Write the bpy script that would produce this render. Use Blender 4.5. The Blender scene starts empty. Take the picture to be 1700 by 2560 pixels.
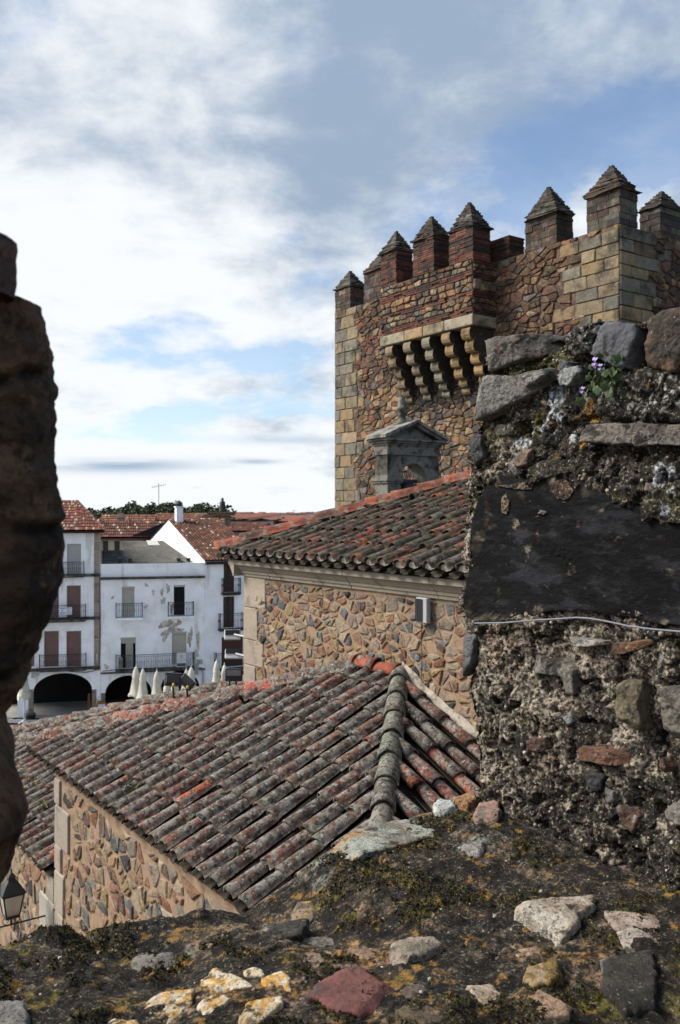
import bpy, bmesh, math, random
import numpy as np
from mathutils import Vector, Matrix, Euler

R = math.radians
random.seed(7)
SC = bpy.context.scene
COL = SC.collection

# ------------------------------------------------------------------ camera, sky, sun, exposure
FPX, CX, CY = 2250.0, 850.0, 1278.0          # focal length and principal point in photograph pixels
cam_d = bpy.data.cameras.new('camera')
cam_d.sensor_fit = 'VERTICAL'
cam_d.sensor_height = 36.0
cam_d.lens = 36.0 * FPX / 2560.0
cam_d.clip_start = 0.02
cam_d.clip_end = 20000
cam_d.dof.use_dof = True
cam_d.dof.focus_distance = 2.4
cam_d.dof.aperture_fstop = 15.0
cam = bpy.data.objects.new('camera', cam_d)
cam.rotation_euler = (R(90), 0, 0)
COL.objects.link(cam)
SC.camera = cam

SUN = Vector((-0.72, 0.05, 0.64)).normalized()
SUN_EL = math.asin(SUN.z)
SUN_AZ = math.atan2(SUN.x, SUN.y)
sun_d = bpy.data.lights.new('sun', 'SUN')
sun_d.energy = 4.9
sun_d.angle = R(28)
sun_d.color = (1.0, 0.93, 0.82)
sun = bpy.data.objects.new('sun', sun_d)
sun.rotation_euler = SUN.to_track_quat('Z', 'Y').to_euler()
sun.location = (-20, -20, 40)
COL.objects.link(sun)

SC.view_settings.view_transform = 'Standard'
SC.view_settings.look = 'None'
SC.view_settings.gamma = 1.0
SC.view_settings.use_curve_mapping = False
SC.view_settings.exposure = 0.42

world = bpy.data.worlds.new('World')
SC.world = world
world.use_nodes = True


class NB:
    """small node builder"""
    def __init__(self, nt):
        self.nt = nt
        self.n = nt.nodes
        self.l = nt.links

    def new(self, t, **kw):
        o = self.n.new(t)
        for k, v in kw.items():
            setattr(o, k, v)
        return o

    def link(self, a, b):
        self.l.new(a, b)

    def _set(self, sock, v):
        if hasattr(v, 'is_linked') or hasattr(v, 'links'):
            self.l.new(v, sock)
        elif v is not None:
            try:
                sock.default_value = v
            except Exception:
                sock.default_value = (v[0], v[1], v[2], 1.0)

    def math(self, op, a, b=None, c=None, clamp=False):
        o = self.new('ShaderNodeMath', operation=op, use_clamp=clamp)
        self._set(o.inputs[0], a)
        if b is not None:
            self._set(o.inputs[1], b)
        if c is not None:
            self._set(o.inputs[2], c)
        return o.outputs[0]

    def vmath(self, op, a, b=None, s=None, out=0):
        o = self.new('ShaderNodeVectorMath', operation=op)
        self._set(o.inputs[0], a)
        if b is not None:
            self._set(o.inputs[1], b)
        if s is not None:
            self._set(o.inputs['Scale'], s)
        return o.outputs[out]

    def noise(self, vec, scale, detail=5.0, rough=0.55, dist=0.0, out=0):
        o = self.new('ShaderNodeTexNoise')
        if vec is not None:
            self.l.new(vec, o.inputs['Vector'])
        o.inputs['Scale'].default_value = scale
        o.inputs['Detail'].default_value = detail
        o.inputs['Roughness'].default_value = rough
        o.inputs['Distortion'].default_value = dist
        return o.outputs[out]

    def ramp01(self, v, lo, hi, smooth=True):
        o = self.new('ShaderNodeMapRange')
        o.interpolation_type = 'SMOOTHSTEP' if smooth else 'LINEAR'
        o.clamp = True
        self._set(o.inputs[0], v)
        o.inputs[1].default_value = lo
        o.inputs[2].default_value = hi
        o.inputs[3].default_value = 0.0
        o.inputs[4].default_value = 1.0
        return o.outputs[0]

    def mix(self, f, a, b, blend='MIX'):
        o = self.new('ShaderNodeMix', data_type='RGBA', blend_type=blend)
        self._set(o.inputs[0], f)
        for s, v in ((o.inputs[6], a), (o.inputs[7], b)):
            if isinstance(v, (tuple, list)):
                s.default_value = (v[0], v[1], v[2], 1.0)
            else:
                self.l.new(v, s)
        return o.outputs[2]


def build_world():
    b = NB(world.node_tree)
    b.n.clear()
    out = b.new('ShaderNodeOutputWorld')
    sky = b.new('ShaderNodeTexSky', sky_type='NISHITA')
    sky.sun_disc = False
    sky.sun_elevation = SUN_EL
    sky.sun_rotation = SUN_AZ
    sky.altitude = 400
    sky.air_density = 1.0
    sky.dust_density = 0.6
    sky.ozone_density = 1.2
    bg1 = b.new('ShaderNodeBackground')
    bg1.inputs['Strength'].default_value = 0.13
    sky.ozone_density = 2.5
    b.link(sky.outputs[0], bg1.inputs['Color'])
    tc = b.new('ShaderNodeTexCoord')
    d = tc.outputs['Generated']
    sep = b.new('ShaderNodeSeparateXYZ')
    b.link(d, sep.inputs[0])
    x, y, z = sep.outputs
    zc = b.math('ADD', b.math('MAXIMUM', z, 0.0), 0.28)
    comb = b.new('ShaderNodeCombineXYZ')
    b.link(b.math('DIVIDE', x, zc), comb.inputs[0])
    b.link(b.math('DIVIDE', y, zc), comb.inputs[1])
    uv = comb.outputs[0]

    def blob(cx, cz, rx, rz):
        """soft patch round a direction of the sky (photograph-side directions; cx=x/y, cz=z/y)"""
        u = b.math('DIVIDE', b.math('SUBTRACT', b.math('DIVIDE', x, b.math('MAXIMUM', b.math('ABSOLUTE', y), 0.05)), cx), rx)
        v = b.math('DIVIDE', b.math('SUBTRACT', b.math('DIVIDE', z, b.math('MAXIMUM', b.math('ABSOLUTE', y), 0.05)), cz), rz)
        r2 = b.math('ADD', b.math('MULTIPLY', u, u), b.math('MULTIPLY', v, v))
        return b.math('EXPONENT', b.math('MULTIPLY', r2, -1.0))

    def px(X, Y):
        return (X - CX) / FPX, (CY - Y) / FPX

    n1 = b.noise(uv, 1.35, 10.0, 0.58, 0.15)
    n2 = b.noise(uv, 4.6, 8.0, 0.60, 0.2)
    cov = b.math('ADD', b.math('MULTIPLY', n1, 0.60), b.math('MULTIPLY', n2, 0.40))
    # clear gaps between the clouds
    for (X, Y, rx, rz, a) in ((1180, 520, .13, .06, .05), (1420, 420, .10, .04, .05), (1660, 330, .06, .06, .12), (980, 650, .07, .05, .08),
                              (410, 825, .06, .024, .13), (290, 865, .045, .022, .10), (640, 890, .11, .02, .115), (480, 1030, .15, .016, .12),
                              (760, 965, .06, .02, .10), (480, 1090, .18, .010, .07), (330, 900, .10, .012, .05)):
        cx, cz = px(X, Y)
        cov = b.math('SUBTRACT', cov, b.math('MULTIPLY', blob(cx, cz, rx, rz), a))
    for (X, Y, rx, rz, a) in ((250, 450, .24, .20, .10), (720, 430, .14, .07, .07), (520, 970, .22, .012, .06), (420, 1190, .4, .030, .10), (1150, 620, .1, .03, .04), (1500, 560, .05, .05, .05)):
        cx, cz = px(X, Y)
        cov = b.math('ADD', cov, b.math('MULTIPLY', blob(cx, cz, rx, rz), a))
    mask = b.ramp01(cov, 0.35, 0.52)
    mask = b.math('MAXIMUM', mask, 0.22)
    mask = b.math('MAXIMUM', mask, b.math('SUBTRACT', 1.0, b.ramp01(z, 0.012, 0.05)))
    # brightness of the cloud layer: white towards the left, greyer and bluer overhead right
    n3 = b.noise(b.vmath('ADD', uv, (7.3, 2.1, 0.0)), 1.5, 9.0, 0.58, 0.2)
    n4 = b.noise(b.vmath('ADD', uv, (1.7, 9.4, 0.0)), 4.4, 8.0, 0.60, 0.2)
    lum = b.math('ADD', b.math('MULTIPLY', n3, 0.75), b.math('MULTIPLY', n4, 0.85))
    lum = b.math('SUBTRACT', lum, 0.30)
    side = b.math('ADD', b.math('MULTIPLY', x, -0.30), b.math('MULTIPLY', z, -0.42))
    lum = b.math('ADD', lum, side)
    for (X, Y, rx, rz, a) in ((1050, 240, .22, .12, -.07), (700, 60, .30, .05, -.05), (280, 640, .20, .17, .12), (200, 330, .12, .05, .06), (760, 330, .12, .05, -.04), (1480, 150, .12, .06, -.03), (1010, 160, .06, .045, .12), (520, 1180, .3, .05, .12), (560, 900, .16, .06, .06), (1300, 620, .1, .05, .16), (1560, 520, .08, .06, .16)):
        cx, cz = px(X, Y)
        lum = b.math('ADD', lum, b.math('MULTIPLY', blob(cx, cz, rx, rz), a))
    f = b.ramp01(lum, 0.16, 0.60)
    col = b.mix(f, (0.33, 0.43, 0.57), (0.93, 0.96, 0.99))
    # thin grey-blue streaks low over the horizon
    st = b.noise(b.vmath('MULTIPLY', d, (3.0, 3.0, 40.0)), 1.3, 4.0, 0.5)
    sx, sz = px(300, 1162)
    stm = b.math('MULTIPLY', b.ramp01(st, 0.36, 0.50), blob(sx, sz, .085, .0075))
    sx, sz = px(640, 1152)
    stm = b.math('MAXIMUM', stm, b.math('MULTIPLY', blob(sx, sz, .024, .003), 0.8))
    sx, sz = px(740, 1098)
    stm = b.math('MAXIMUM', stm, b.math('MULTIPLY', blob(sx, sz, .07, .005), 0.55))
    col = b.mix(b.math('MULTIPLY', stm, 0.9), col, (0.33, 0.46, 0.62))
    mask = b.math('MAXIMUM', mask, stm)
    bg2 = b.new('ShaderNodeBackground')
    b.link(col, bg2.inputs['Color'])
    bg2.inputs['Strength'].default_value = 0.77
    ms = b.new('ShaderNodeMixShader')
    b.link(mask, ms.inputs[0])
    b.link(bg1.outputs[0], ms.inputs[1])
    b.link(bg2.outputs[0], ms.inputs[2])
    b.link(ms.outputs[0], out.inputs['Surface'])


build_world()

# ------------------------------------------------------------------ frames and helpers


class Frame:
    """a horizontal rotated frame: x right along a wall, y into the building, z up"""
    def __init__(self, ang, ox=0.0, oy=0.0, oz=0.0):
        self.a = ang
        self.o = Vector((ox, oy, oz))
        self.ex = Vector((math.cos(ang), math.sin(ang), 0))
        self.ey = Vector((-math.sin(ang), math.cos(ang), 0))

    def w(self, p):
        return self.o + self.ex * p[0] + self.ey * p[1] + Vector((0, 0, p[2]))

    def hit(self, X, Y, axis, val):
        """where the sight line through a photograph pixel meets a plane of this frame"""
        d = Vector(((X - CX) / FPX, 1.0, -(Y - CY) / FPX))
        dl = (d.dot(self.ex), d.dot(self.ey), d.z)
        ol = (-(self.o.dot(self.ex)), -(self.o.dot(self.ey)), -self.o.z)
        s = (val - ol[axis]) / dl[axis]
        return tuple(ol[i] + s * dl[i] for i in range(3))


F0 = Frame(0.0)
K = Frame(math.atan2(0.577, 0.817))           # the frame the old-town walls share: x = q, y = p
BASE = {}
FR = {}


def tag(o, label=None, cat=None, group=None, kind=None):
    if label:
        o['label'] = label
    if cat:
        o['category'] = cat
    if group:
        o['group'] = group
    if kind:
        o['kind'] = kind
    return o


def thing(name, label, cat, base, fr=F0, group=None):
    o = bpy.data.objects.new(name, None)
    COL.objects.link(o)
    o.empty_display_size = 0.2
    o.location = fr.w(base)
    o.rotation_euler = (0, 0, fr.a)
    BASE[o.name] = np.array(base, float)
    FR[o.name] = fr
    return tag(o, label, cat, group)


def mesh(name, V, F, mat=None, smooth=False, col=None):
    me = bpy.data.meshes.new(name)
    me.from_pydata([tuple(map(float, v)) for v in V] if not isinstance(V, np.ndarray) else V.tolist(), [], F)
    if col is not None:
        c = np.ones((len(V), 4), np.float32)
        col = np.asarray(col, np.float32)
        c[:, :3] = col
        a = me.color_attributes.new('Col', 'FLOAT_COLOR', 'POINT')
        a.data.foreach_set('color', c.ravel())
    if mat:
        me.materials.append(mat)
    if smooth:
        me.polygons.foreach_set('use_smooth', [True] * len(me.polygons))
    me.update()
    return me


def mk(name, V, F, mat, parent=None, smooth=False, col=None, fr=None, ocol=None, base=None, kind=None):
    """one mesh object; V in the frame's coordinates"""
    V = np.asarray(V, float).reshape(-1, 3)
    if parent is not None:
        base = BASE[parent.name]
        fr = FR[parent.name]
    else:
        fr = fr or F0
        if base is None:
            base = np.array([(V[:, 0].min() + V[:, 0].max()) / 2, (V[:, 1].min() + V[:, 1].max()) / 2, V[:, 2].min()])
        base = np.asarray(base, float)
    me = mesh(name, V - base, F, mat, smooth, col)
    o = bpy.data.objects.new(name, me)
    COL.objects.link(o)
    if parent is not None:
        o.parent = parent
    else:
        o.location = fr.w(base)
        o.rotation_euler = (0, 0, fr.a)
    BASE[o.name] = base
    FR[o.name] = fr
    if ocol is not None:
        o.color = (ocol[0], ocol[1], ocol[2], 1)
    if kind:
        o['kind'] = kind
    return o


def place(name, me, parent, loc, rot=(0, 0, 0), scale=(1, 1, 1), ocol=None):
    """an object that shares mesh data; loc in the frame's coordinates"""
    o = bpy.data.objects.new(name, me)
    COL.objects.link(o)
    o.parent = parent
    o.location = tuple(np.asarray(loc, float) - BASE[parent.name])
    o.rotation_euler = rot
    o.scale = scale
    if ocol is not None:
        o.color = (ocol[0], ocol[1], ocol[2], 1)
    return o


class G:
    """geometry collector"""
    def __init__(self):
        self.V, self.F, self.C = [], [], []

    def add(self, V, F, c=None):
        n = len(self.V)
        self.V += [tuple(v) for v in V]
        self.F += [tuple(i + n for i in f) for f in F]
        if c is not None:
            self.C += [tuple(c)] * len(V)
        return self

    def box(self, lo, hi, c=None):
        x0, y0, z0 = lo
        x1, y1, z1 = hi
        V = [(x0, y0, z0), (x1, y0, z0), (x1, y1, z0), (x0, y1, z0), (x0, y0, z1), (x1, y0, z1), (x1, y1, z1), (x0, y1, z1)]
        return self.add(V, BOXF, c)

    def bar(self, a, b, r, n=6, c=None, r2=None):
        V, F = tube([a, b], [r, r if r2 is None else r2], n)
        return self.add(V, F, c)

    def tube(self, pts, r, n=6, c=None):
        V, F = tube(pts, r if isinstance(r, (list, tuple)) else [r] * len(pts), n)
        return self.add(V, F, c)

    def obj(self, name, mat, parent=None, smooth=False, **kw):
        return mk(name, self.V, self.F, mat, parent, smooth, col=self.C if self.C else None, **kw)


BOXF = [(0, 3, 2, 1), (4, 5, 6, 7), (0, 1, 5, 4), (1, 2, 6, 5), (2, 3, 7, 6), (3, 0, 4, 7)]


def tube(pts, rad, n=6):
    pts = [Vector(p) for p in pts]
    V, F = [], []
    for i, p in enumerate(pts):
        d = (pts[min(i + 1, len(pts) - 1)] - pts[max(i - 1, 0)]).normalized()
        s = d.cross(Vector((0, 0, 1)))
        if s.length < 1e-3:
            s = Vector((1, 0, 0))
        s.normalize()
        t = s.cross(d)
        for k in range(n):
            a = 2 * math.pi * k / n
            V.append(p + s * (math.cos(a) * rad[i]) + t * (math.sin(a) * rad[i]))
    for i in range(len(pts) - 1):
        for k in range(n):
            a, b_ = i * n + k, i * n + (k + 1) % n
            F.append((a, b_, b_ + n, a + n))
    F.append(tuple(range(n - 1, -1, -1)))
    F.append(tuple((len(pts) - 1) * n + k for k in range(n)))
    return V, F


def lathe(prof, n=12, cx=0, cy=0):
    V, F = [], []
    for r, z in prof:
        for k in range(n):
            a = 2 * math.pi * k / n
            V.append((cx + r * math.cos(a), cy + r * math.sin(a), z))
    m = len(prof)
    for i in range(m - 1):
        for k in range(n):
            a, b_ = i * n + k, i * n + (k + 1) % n
            F.append((a, b_, b_ + n, a + n))
    F.append(tuple(range(n - 1, -1, -1)))
    F.append(tuple((m - 1) * n + k for k in range(n)))
    return V, F


# ---- value noise in numpy
def _hash(ix, iy, iz, seed):
    h = (ix * 374761393 + iy * 668265263 + iz * 2147483647 + seed * 1274126177) & 0xFFFFFFFF
    h = ((h ^ (h >> 13)) * 1274126177) & 0xFFFFFFFF
    h = ((h ^ (h >> 16)) * 2246822519) & 0xFFFFFFFF
    return ((h ^ (h >> 15)) & 0xFFFFFF) / float(0xFFFFFF)


def vnoise(P, scale, seed=0):
    Q = np.asarray(P, float) * scale
    I = np.floor(Q).astype(np.int64)
    f = Q - I
    f = f * f * f * (f * (f * 6 - 15) + 10)
    r = 0
    for dx in (0, 1):
        wx = f[:, 0] if dx else 1 - f[:, 0]
        for dy in (0, 1):
            wy = f[:, 1] if dy else 1 - f[:, 1]
            for dz in (0, 1):
                wz = f[:, 2] if dz else 1 - f[:, 2]
                r = r + wx * wy * wz * _hash(I[:, 0] + dx, I[:, 1] + dy, I[:, 2] + dz, seed)
    return r * 2 - 1


def fbm(P, scale, octv=4, gain=0.5, seed=0):
    P = np.asarray(P, float)
    r, a, t = 0, 1.0, 0
    ca, sa = math.cos(.7), math.sin(.7)
    for o in range(octv):
        r = r + a * vnoise(P + 3.7 * o, scale, seed + o * 17)
        t += a
        a *= gain
        scale *= 2.03
        P = np.stack([P[:, 0] * ca - P[:, 1] * sa, P[:, 0] * sa + P[:, 1] * ca, P[:, 2]], 1)
    return r / t


def cells(P, scale, seed=0):
    """distance to the nearest jittered point (0..~1) and that point's random value"""
    Q = np.asarray(P, float) * scale
    I = np.floor(Q).astype(np.int64)
    best = np.full(len(Q), 9.0)
    val = np.zeros(len(Q))
    for dx in (-1, 0, 1):
        for dy in (-1, 0, 1):
            for dz in (-1, 0, 1):
                J = I + np.array([dx, dy, dz])
                c = np.stack([J[:, k] + _hash(J[:, 0], J[:, 1], J[:, 2], seed + 5 * k) for k in range(3)], 1)
                dd = np.sqrt(((Q - c) ** 2).sum(1))
                m = dd < best
                best[m] = dd[m]
                val[m] = _hash(J[:, 0], J[:, 1], J[:, 2], seed + 91)[m]
    return best, val


def sstep(x, a, b):
    t = np.clip((x - a) / (b - a), 0, 1)
    return t * t * (3 - 2 * t)


def lerp(a, b, t):
    t = np.asarray(t)[..., None]
    return np.asarray(a) * (1 - t) + np.asarray(b) * t


# ------------------------------------------------------------------ materials
MATS = {}


def M(name, src, var=0.35, vscale=6.0, layers=(), rough=0.9, bump=(40.0, 0.5, 0.01), metal=0.0, spec=0.3, stretch=None, gain=0.80):
    """src: 'obj' (object colour), 'attr' (mesh colour) or an rgb; layers: (rgb, scale, threshold, softness, amount)"""
    if name in MATS:
        return MATS[name]
    m = bpy.data.materials.new(name)
    m.use_nodes = True
    b = NB(m.node_tree)
    bs = b.n['Principled BSDF']
    geo = b.new('ShaderNodeNewGeometry')
    pos = geo.outputs['Position']
    if stretch:
        pos = b.vmath('MULTIPLY', pos, stretch)
    if src == 'obj':
        c = b.new('ShaderNodeObjectInfo').outputs['Color']
    elif src == 'attr':
        a = b.new('ShaderNodeAttribute')
        a.attribute_name = 'Col'
        c = a.outputs['Color']
    else:
        rg = b.new('ShaderNodeRGB')
        rg.outputs[0].default_value = (src[0], src[1], src[2], 1)
        c = rg.outputs[0]
    if var:
        n = b.noise(pos, vscale, 6.0, 0.62)
        v = b.math('ADD', b.math('MULTIPLY', b.math('SUBTRACT', n, 0.5), 2.6 * var), 1.0)
        c = b.vmath('SCALE', c, None, s=v)
    for i, (rgb, scale, thr, soft, amt, *st) in enumerate(layers):
        off = b.vmath('ADD', b.vmath('MULTIPLY', pos, st[0]) if st else pos, (3.1 * i + 1.3, 7.7 * i, 2.9 * i))
        n = b.noise(off, scale, 7.0, 0.65)
        f = b.math('MULTIPLY', b.ramp01(n, thr - soft, thr + soft), amt)
        c = b.mix(f, c, rgb)
    c = b.vmath('SCALE', c, None, s=gain)
    b.link(c, bs.inputs['Base Color'])
    bs.inputs['Roughness'].default_value = rough
    bs.inputs['Metallic'].default_value = metal
    bs.inputs['Specular IOR Level'].default_value = spec
    if bump:
        bp = b.new('ShaderNodeBump')
        bp.inputs['Strength'].default_value = bump[1]
        bp.inputs['Distance'].default_value = bump[2]
        b.link(b.noise(pos, bump[0], 6.0, 0.65), bp.inputs['Height'])
        b.link(bp.outputs[0], bs.inputs['Normal'])
    MATS[name] = m
    return m


m_tileA = M('tile_lichened', 'obj', .5, 9, [((.25, .245, .22), 9, .505, .06, .8), ((.12, .115, .10), 19, .55, .05, .7),
                                          ((.022, .020, .018), 20, .54, .05, .85), ((.42, .42, .38), 30, .61, .03, .85)], bump=(60, .7, .012))
m_tileB = M('tile_mossy', 'obj', .5, 9, [((.13, .125, .105), 9, .52, .06, .82), ((.05, .047, .022), 6, .54, .06, .85),
                                       ((.022, .02, .018), 13, .53, .04, .9), ((.36, .36, .31), 36, .65, .03, .7)], bump=(60, .7, .012))
m_tileP = M('tile_plain', 'obj', .55, 7, [((.05, .03, .022), 5, .53, .08, .75), ((.22, .19, .16), 9, .57, .06, .7), ((.03, .025, .02), 20, .60, .05, .6)], bump=(50, .6, .01))
m_deck = M('roof_deck', (.035, .028, .022), .4, 12)
m_mortar_tan = M('wall_mortar', (.33, .225, .15), .4, 9, [((.42, .31, .22), 4, .56, .08, .6), ((.17, .115, .08), 7, .57, .06, .7), ((.07, .055, .045), 3, .62, .06, .6)], bump=(70, .8, .012))
m_mortar_tower = M('tower_mortar', (.15, .10, .07), .5, 5, [((.05, .035, .03), 3, .52, .08, .8), ((.33, .22, .16), 6, .58, .05, .6)], bump=(40, .8, .02))
m_stone = M('wall_stone', 'attr', .65, 12, [((.38, .29, .20), 13, .60, .06, .6), ((.03, .027, .026), 16, .61, .05, .7)], bump=(40, 1.0, .022))
m_stoneT = M('tower_stone', 'attr', .7, 7, [((.028, .024, .022), 2.2, .545, .08, .78), ((.05, .04, .034), 3.0, .57, .07, .7, (1, 1, .22)), ((.42, .31, .18), 9, .64, .05, .45), ((.03, .025, .022), 14, .60, .05, .6)], bump=(24, 1.0, .03))
m_granite = M('granite', 'attr', .35, 30, [((.46, .42, .36), 120, .58, .05, .7), ((.09, .08, .07), 90, .64, .04, .6), ((.10, .095, .08), 2.5, .60, .07, .6)], bump=(90, .8, .008))
m_granite_dark = M('granite_weathered', 'attr', .45, 22, [((.34, .34, .30), 60, .60, .05, .6), ((.03, .03, .028), 5, .54, .07, .8), ((.16, .16, .08), 7, .68, .04, .5)], bump=(60, .8, .01))
m_brick = M('old_brick', 'attr', .6, 10, [((.03, .025, .024), 2.6, .53, .06, .8), ((.25, .22, .19), 14, .68, .04, .5)], bump=(50, .7, .012))
m_rock = M('rock', 'attr', .5, 40, [((.025, .024, .022), 70, .57, .05, .7), ((.5, .48, .43), 120, .64, .04, .5), ((.03, .028, .024), 14, .62, .05, .6)], bump=(95, 1.0, .010))
m_rockfine = M('rock_smooth', 'attr', .45, 40, [((.012, .012, .012), 45, .60, .05, .5), ((.16, .15, .14), 110, .66, .04, .4)], bump=(90, .8, .006))
m_rough = M('rubble_concrete', 'attr', .55, 60, [((.008, .007, .006), 24, .545, .06, .8), ((.008, .007, .006), 130, .51, .05, .88), ((.54, .47, .38), 170, .60, .03, .75)], bump=(150, 1.0, .011), gain=.72)
m_dark = M('dark_stone', 'attr', .6, 45, [((.006, .005, .004), 20, .56, .07, .7), ((.24, .15, .09), 40, .60, .06, .65), ((.008, .007, .006), 120, .58, .05, .6)], bump=(90, 1.0, .014))
m_white = M('white_plaster', (.70, .725, .77), .14, .9, [((.36, .34, .32), 1.6, .61, .06, .55, (1, 1, .16)), ((.50, .49, .47), .5, .56, .10, .4), ((.55, .50, .44), .8, .62, .07, .4), ((.30, .28, .26), 2.2, .70, .03, .6), ((.45, .42, .39), 6, .68, .04, .4)], bump=(9, .3, .02), gain=1.27)
m_whiteA = M('white_plaster_attr', 'attr', .15, .9, bump=None)
m_stain = M('bare_plaster', (.42, .37, .31), .5, 4, [((.70, .70, .70), 3.5, .50, .05, .9)], bump=(12, .5, .02))
m_iron = M('wrought_iron', (.018, .018, .02), .2, 20, rough=.55, bump=None, spec=.5)
m_blackmetal = M('black_metal', (.02, .02, .022), .2, 20, rough=.45, bump=None, spec=.5)
m_wmetal = M('white_metal', (.68, .70, .74), .08, 8, rough=.4, bump=None, spec=.5)
m_gmetal = M('grey_metal', (.40, .41, .43), .1, 8, rough=.45, bump=None, spec=.5)
m_wire = M('galvanised_wire', (.20, .215, .26), .35, 90, rough=.6, bump=None)
m_shutP = M('shutter_brown', (.22, .135, .125), .2, 3, bump=None, rough=.7)
m_shutG = M('shutter_grey', (.50, .50, .53), .12, 3, bump=None, rough=.7)
m_shutC = M('shutter_cream', (.50, .485, .43), .12, 3, bump=None, rough=.7)
m_room_shade = M('room_shade', (.012, .012, .014), .2, 2, bump=None, rough=.9)  # shade of rooms and arcades put into the colour as near-black
m_pane = M('window_pane', (.06, .065, .07), .4, 2, bump=None, rough=.12, spec=.6)
m_wood = M('brown_wood', (.075, .035, .02), .3, 6, bump=None, rough=.6)
m_owood = M('orange_wood', (.30, .10, .025), .3, 6, bump=None, rough=.6)
m_canvas = M('parasol_canvas', (.58, .56, .49), .2, 3, [((.36, .33, .27), 2.2, .60, .06, .5)], bump=(6, .3, .02), rough=.85, gain=1.15)
m_slate = M('black_slate', 'attr', .7, 22, [((.004, .004, .005), 9, .50, .06, .8), ((.035, .035, .042), 26, .62, .03, .55), ((.20, .17, .13), 60, .67, .02, .6), ((.004, .004, .004), 4, .52, .05, .6)], bump=(60, .7, .006), rough=.9, spec=.1, stretch=(1, 1, 2.4))
m_sill = M('wall_top', 'attr', .6, 60, [((.58, .48, .36), 190, .59, .03, .6), ((.006, .005, .005), 22, .505, .05, .9), ((.008, .007, .006), 120, .54, .05, .8), ((.54, .45, .34), 230, .64, .03, .65), ((.55, .30, .07), 26, .62, .04, .65)], bump=(190, 1.0, .010), gain=.72)
m_lich = M('lichen_rock', 'attr', .45, 60, [((.66, .58, .46), 55, .52, .06, .85), ((.52, .27, .045), 38, .55, .05, .85), ((.012, .011, .010), 34, .61, .04, .85)], bump=(140, 1.0, .008), gain=1.0)
m_rockS = M('sill_rock', 'attr', .5, 45, [((.014, .012, .010), 30, .60, .05, .85), ((.02, .018, .016), 130, .58, .05, .7), ((.58, .53, .46), 170, .64, .04, .5)], bump=(150, 1.0, .008))
m_slate_roof = M('corrugated_sheet', (.12, .118, .108), .5, 1.5, [((.30, .29, .26), .9, .60, .05, .6), ((.05, .045, .04), 1.4, .58, .06, .6)], bump=None)
m_pale = M('pale_sheet', (.62, .62, .58), .15, 2, bump=None)
m_paving = M('plaza_paving', (.34, .335, .325), .25, .5, [((.2, .195, .19), .3, .56, .06, .5)], bump=(4, .3, .01))
m_land = M('far_ground', (.09, .085, .055), .5, .02, [((.16, .12, .08), .012, .55, .05, .6)], bump=None)
m_leaf = M('foliage', 'attr', .5, .6, bump=None, rough=.7)
m_bark = M('bark', (.09, .065, .045), .4, 4, bump=None)
m_facade = M('far_wall', 'attr', .12, .2, bump=None)
m_paint = M('painted', 'attr', .05, 5, bump=None, rough=.6)
m_cloth = M('cloth', 'attr', .2, 20, bump=None, rough=.9)
m_plant = M('plant_leaf', 'attr', .35, 60, bump=None, rough=.6)
m_moss = M('moss', 'attr', .5, 120, bump=(200, .8, .006), rough=.95)


def glass_mat():
    m = bpy.data.materials.new('lantern_glass')
    m.use_nodes = True
    b = m.node_tree.nodes['Principled BSDF']
    b.inputs['Base Color'].default_value = (.75, .72, .66, 1)
    b.inputs['Roughness'].default_value = .35
    b.inputs['Transmission Weight'].default_value = .6
    b.inputs['Alpha'].default_value = .75
    return m


m_glass = glass_mat()


# ------------------------------------------------------------------ stonework tools
def clip(poly, nx, ny, d):
    out = []
    n = len(poly)
    for i in range(n):
        a, b_ = poly[i], poly[(i + 1) % n]
        da, db = a[0] * nx + a[1] * ny - d, b_[0] * nx + b_[1] * ny - d
        if da <= 0:
            out.append(a)
        if (da < 0 < db) or (db < 0 < da):
            t = da / (da - db)
            out.append((a[0] + (b_[0] - a[0]) * t, a[1] + (b_[1] - a[1]) * t))
    return out


def voronoi(a0, a1, b0, b1, sa, sb, rnd, jit=0.42, big=0.0):
    """irregular stone outlines that fill a rectangle, about sa wide and sb tall"""
    st = sa / sb
    pts = []
    nb = max(1, round((b1 - b0) / sb))
    for j in range(nb):
        off = rnd.random()
        na = max(1, round((a1 - a0) / sa))
        for i in range(-1, na + 2):
            if rnd.random() < big:
                continue
            a = a0 + (i + off + (rnd.random() - .5) * 2 * jit) * (a1 - a0) / na
            b_ = b0 + (j + .5 + (rnd.random() - .5) * 2 * jit) * (b1 - b0) / nb
            pts.append((a, b_ * st))
    P = np.array(pts)
    out = []
    for i in range(len(P)):
        c = P[i]
        d2 = ((P - c) ** 2).sum(1)
        o = np.argsort(d2)[1:22]
        poly = [(a0, b0 * st), (a1, b0 * st), (a1, b1 * st), (a0, b1 * st)]
        for k in o:
            n = P[k] - c
            mid = (P[k] + c) / 2
            poly = clip(poly, n[0], n[1], float(n @ mid))
            if len(poly) < 3:
                break
        if len(poly) >= 3:
            poly = [(x, y / st) for x, y in poly]
            ar = area(poly)
            if ar > 0.12 * sa * sb:
                out.append(poly)
    return out


def area(p):
    return abs(sum(p[i][0] * p[(i + 1) % len(p)][1] - p[(i + 1) % len(p)][0] * p[i][1] for i in range(len(p)))) / 2


def centroid(p):
    return (sum(v[0] for v in p) / len(p), sum(v[1] for v in p) / len(p))


def inset(poly, g):
    c = centroid(poly)
    out = []
    for v in poly:
        dx, dy = v[0] - c[0], v[1] - c[1]
        L = math.hypot(dx, dy) + 1e-9
        k = max(0.35, 1 - g * 1.25 / L)
        out.append((c[0] + dx * k, c[1] + dy * k))
    return out


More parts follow.
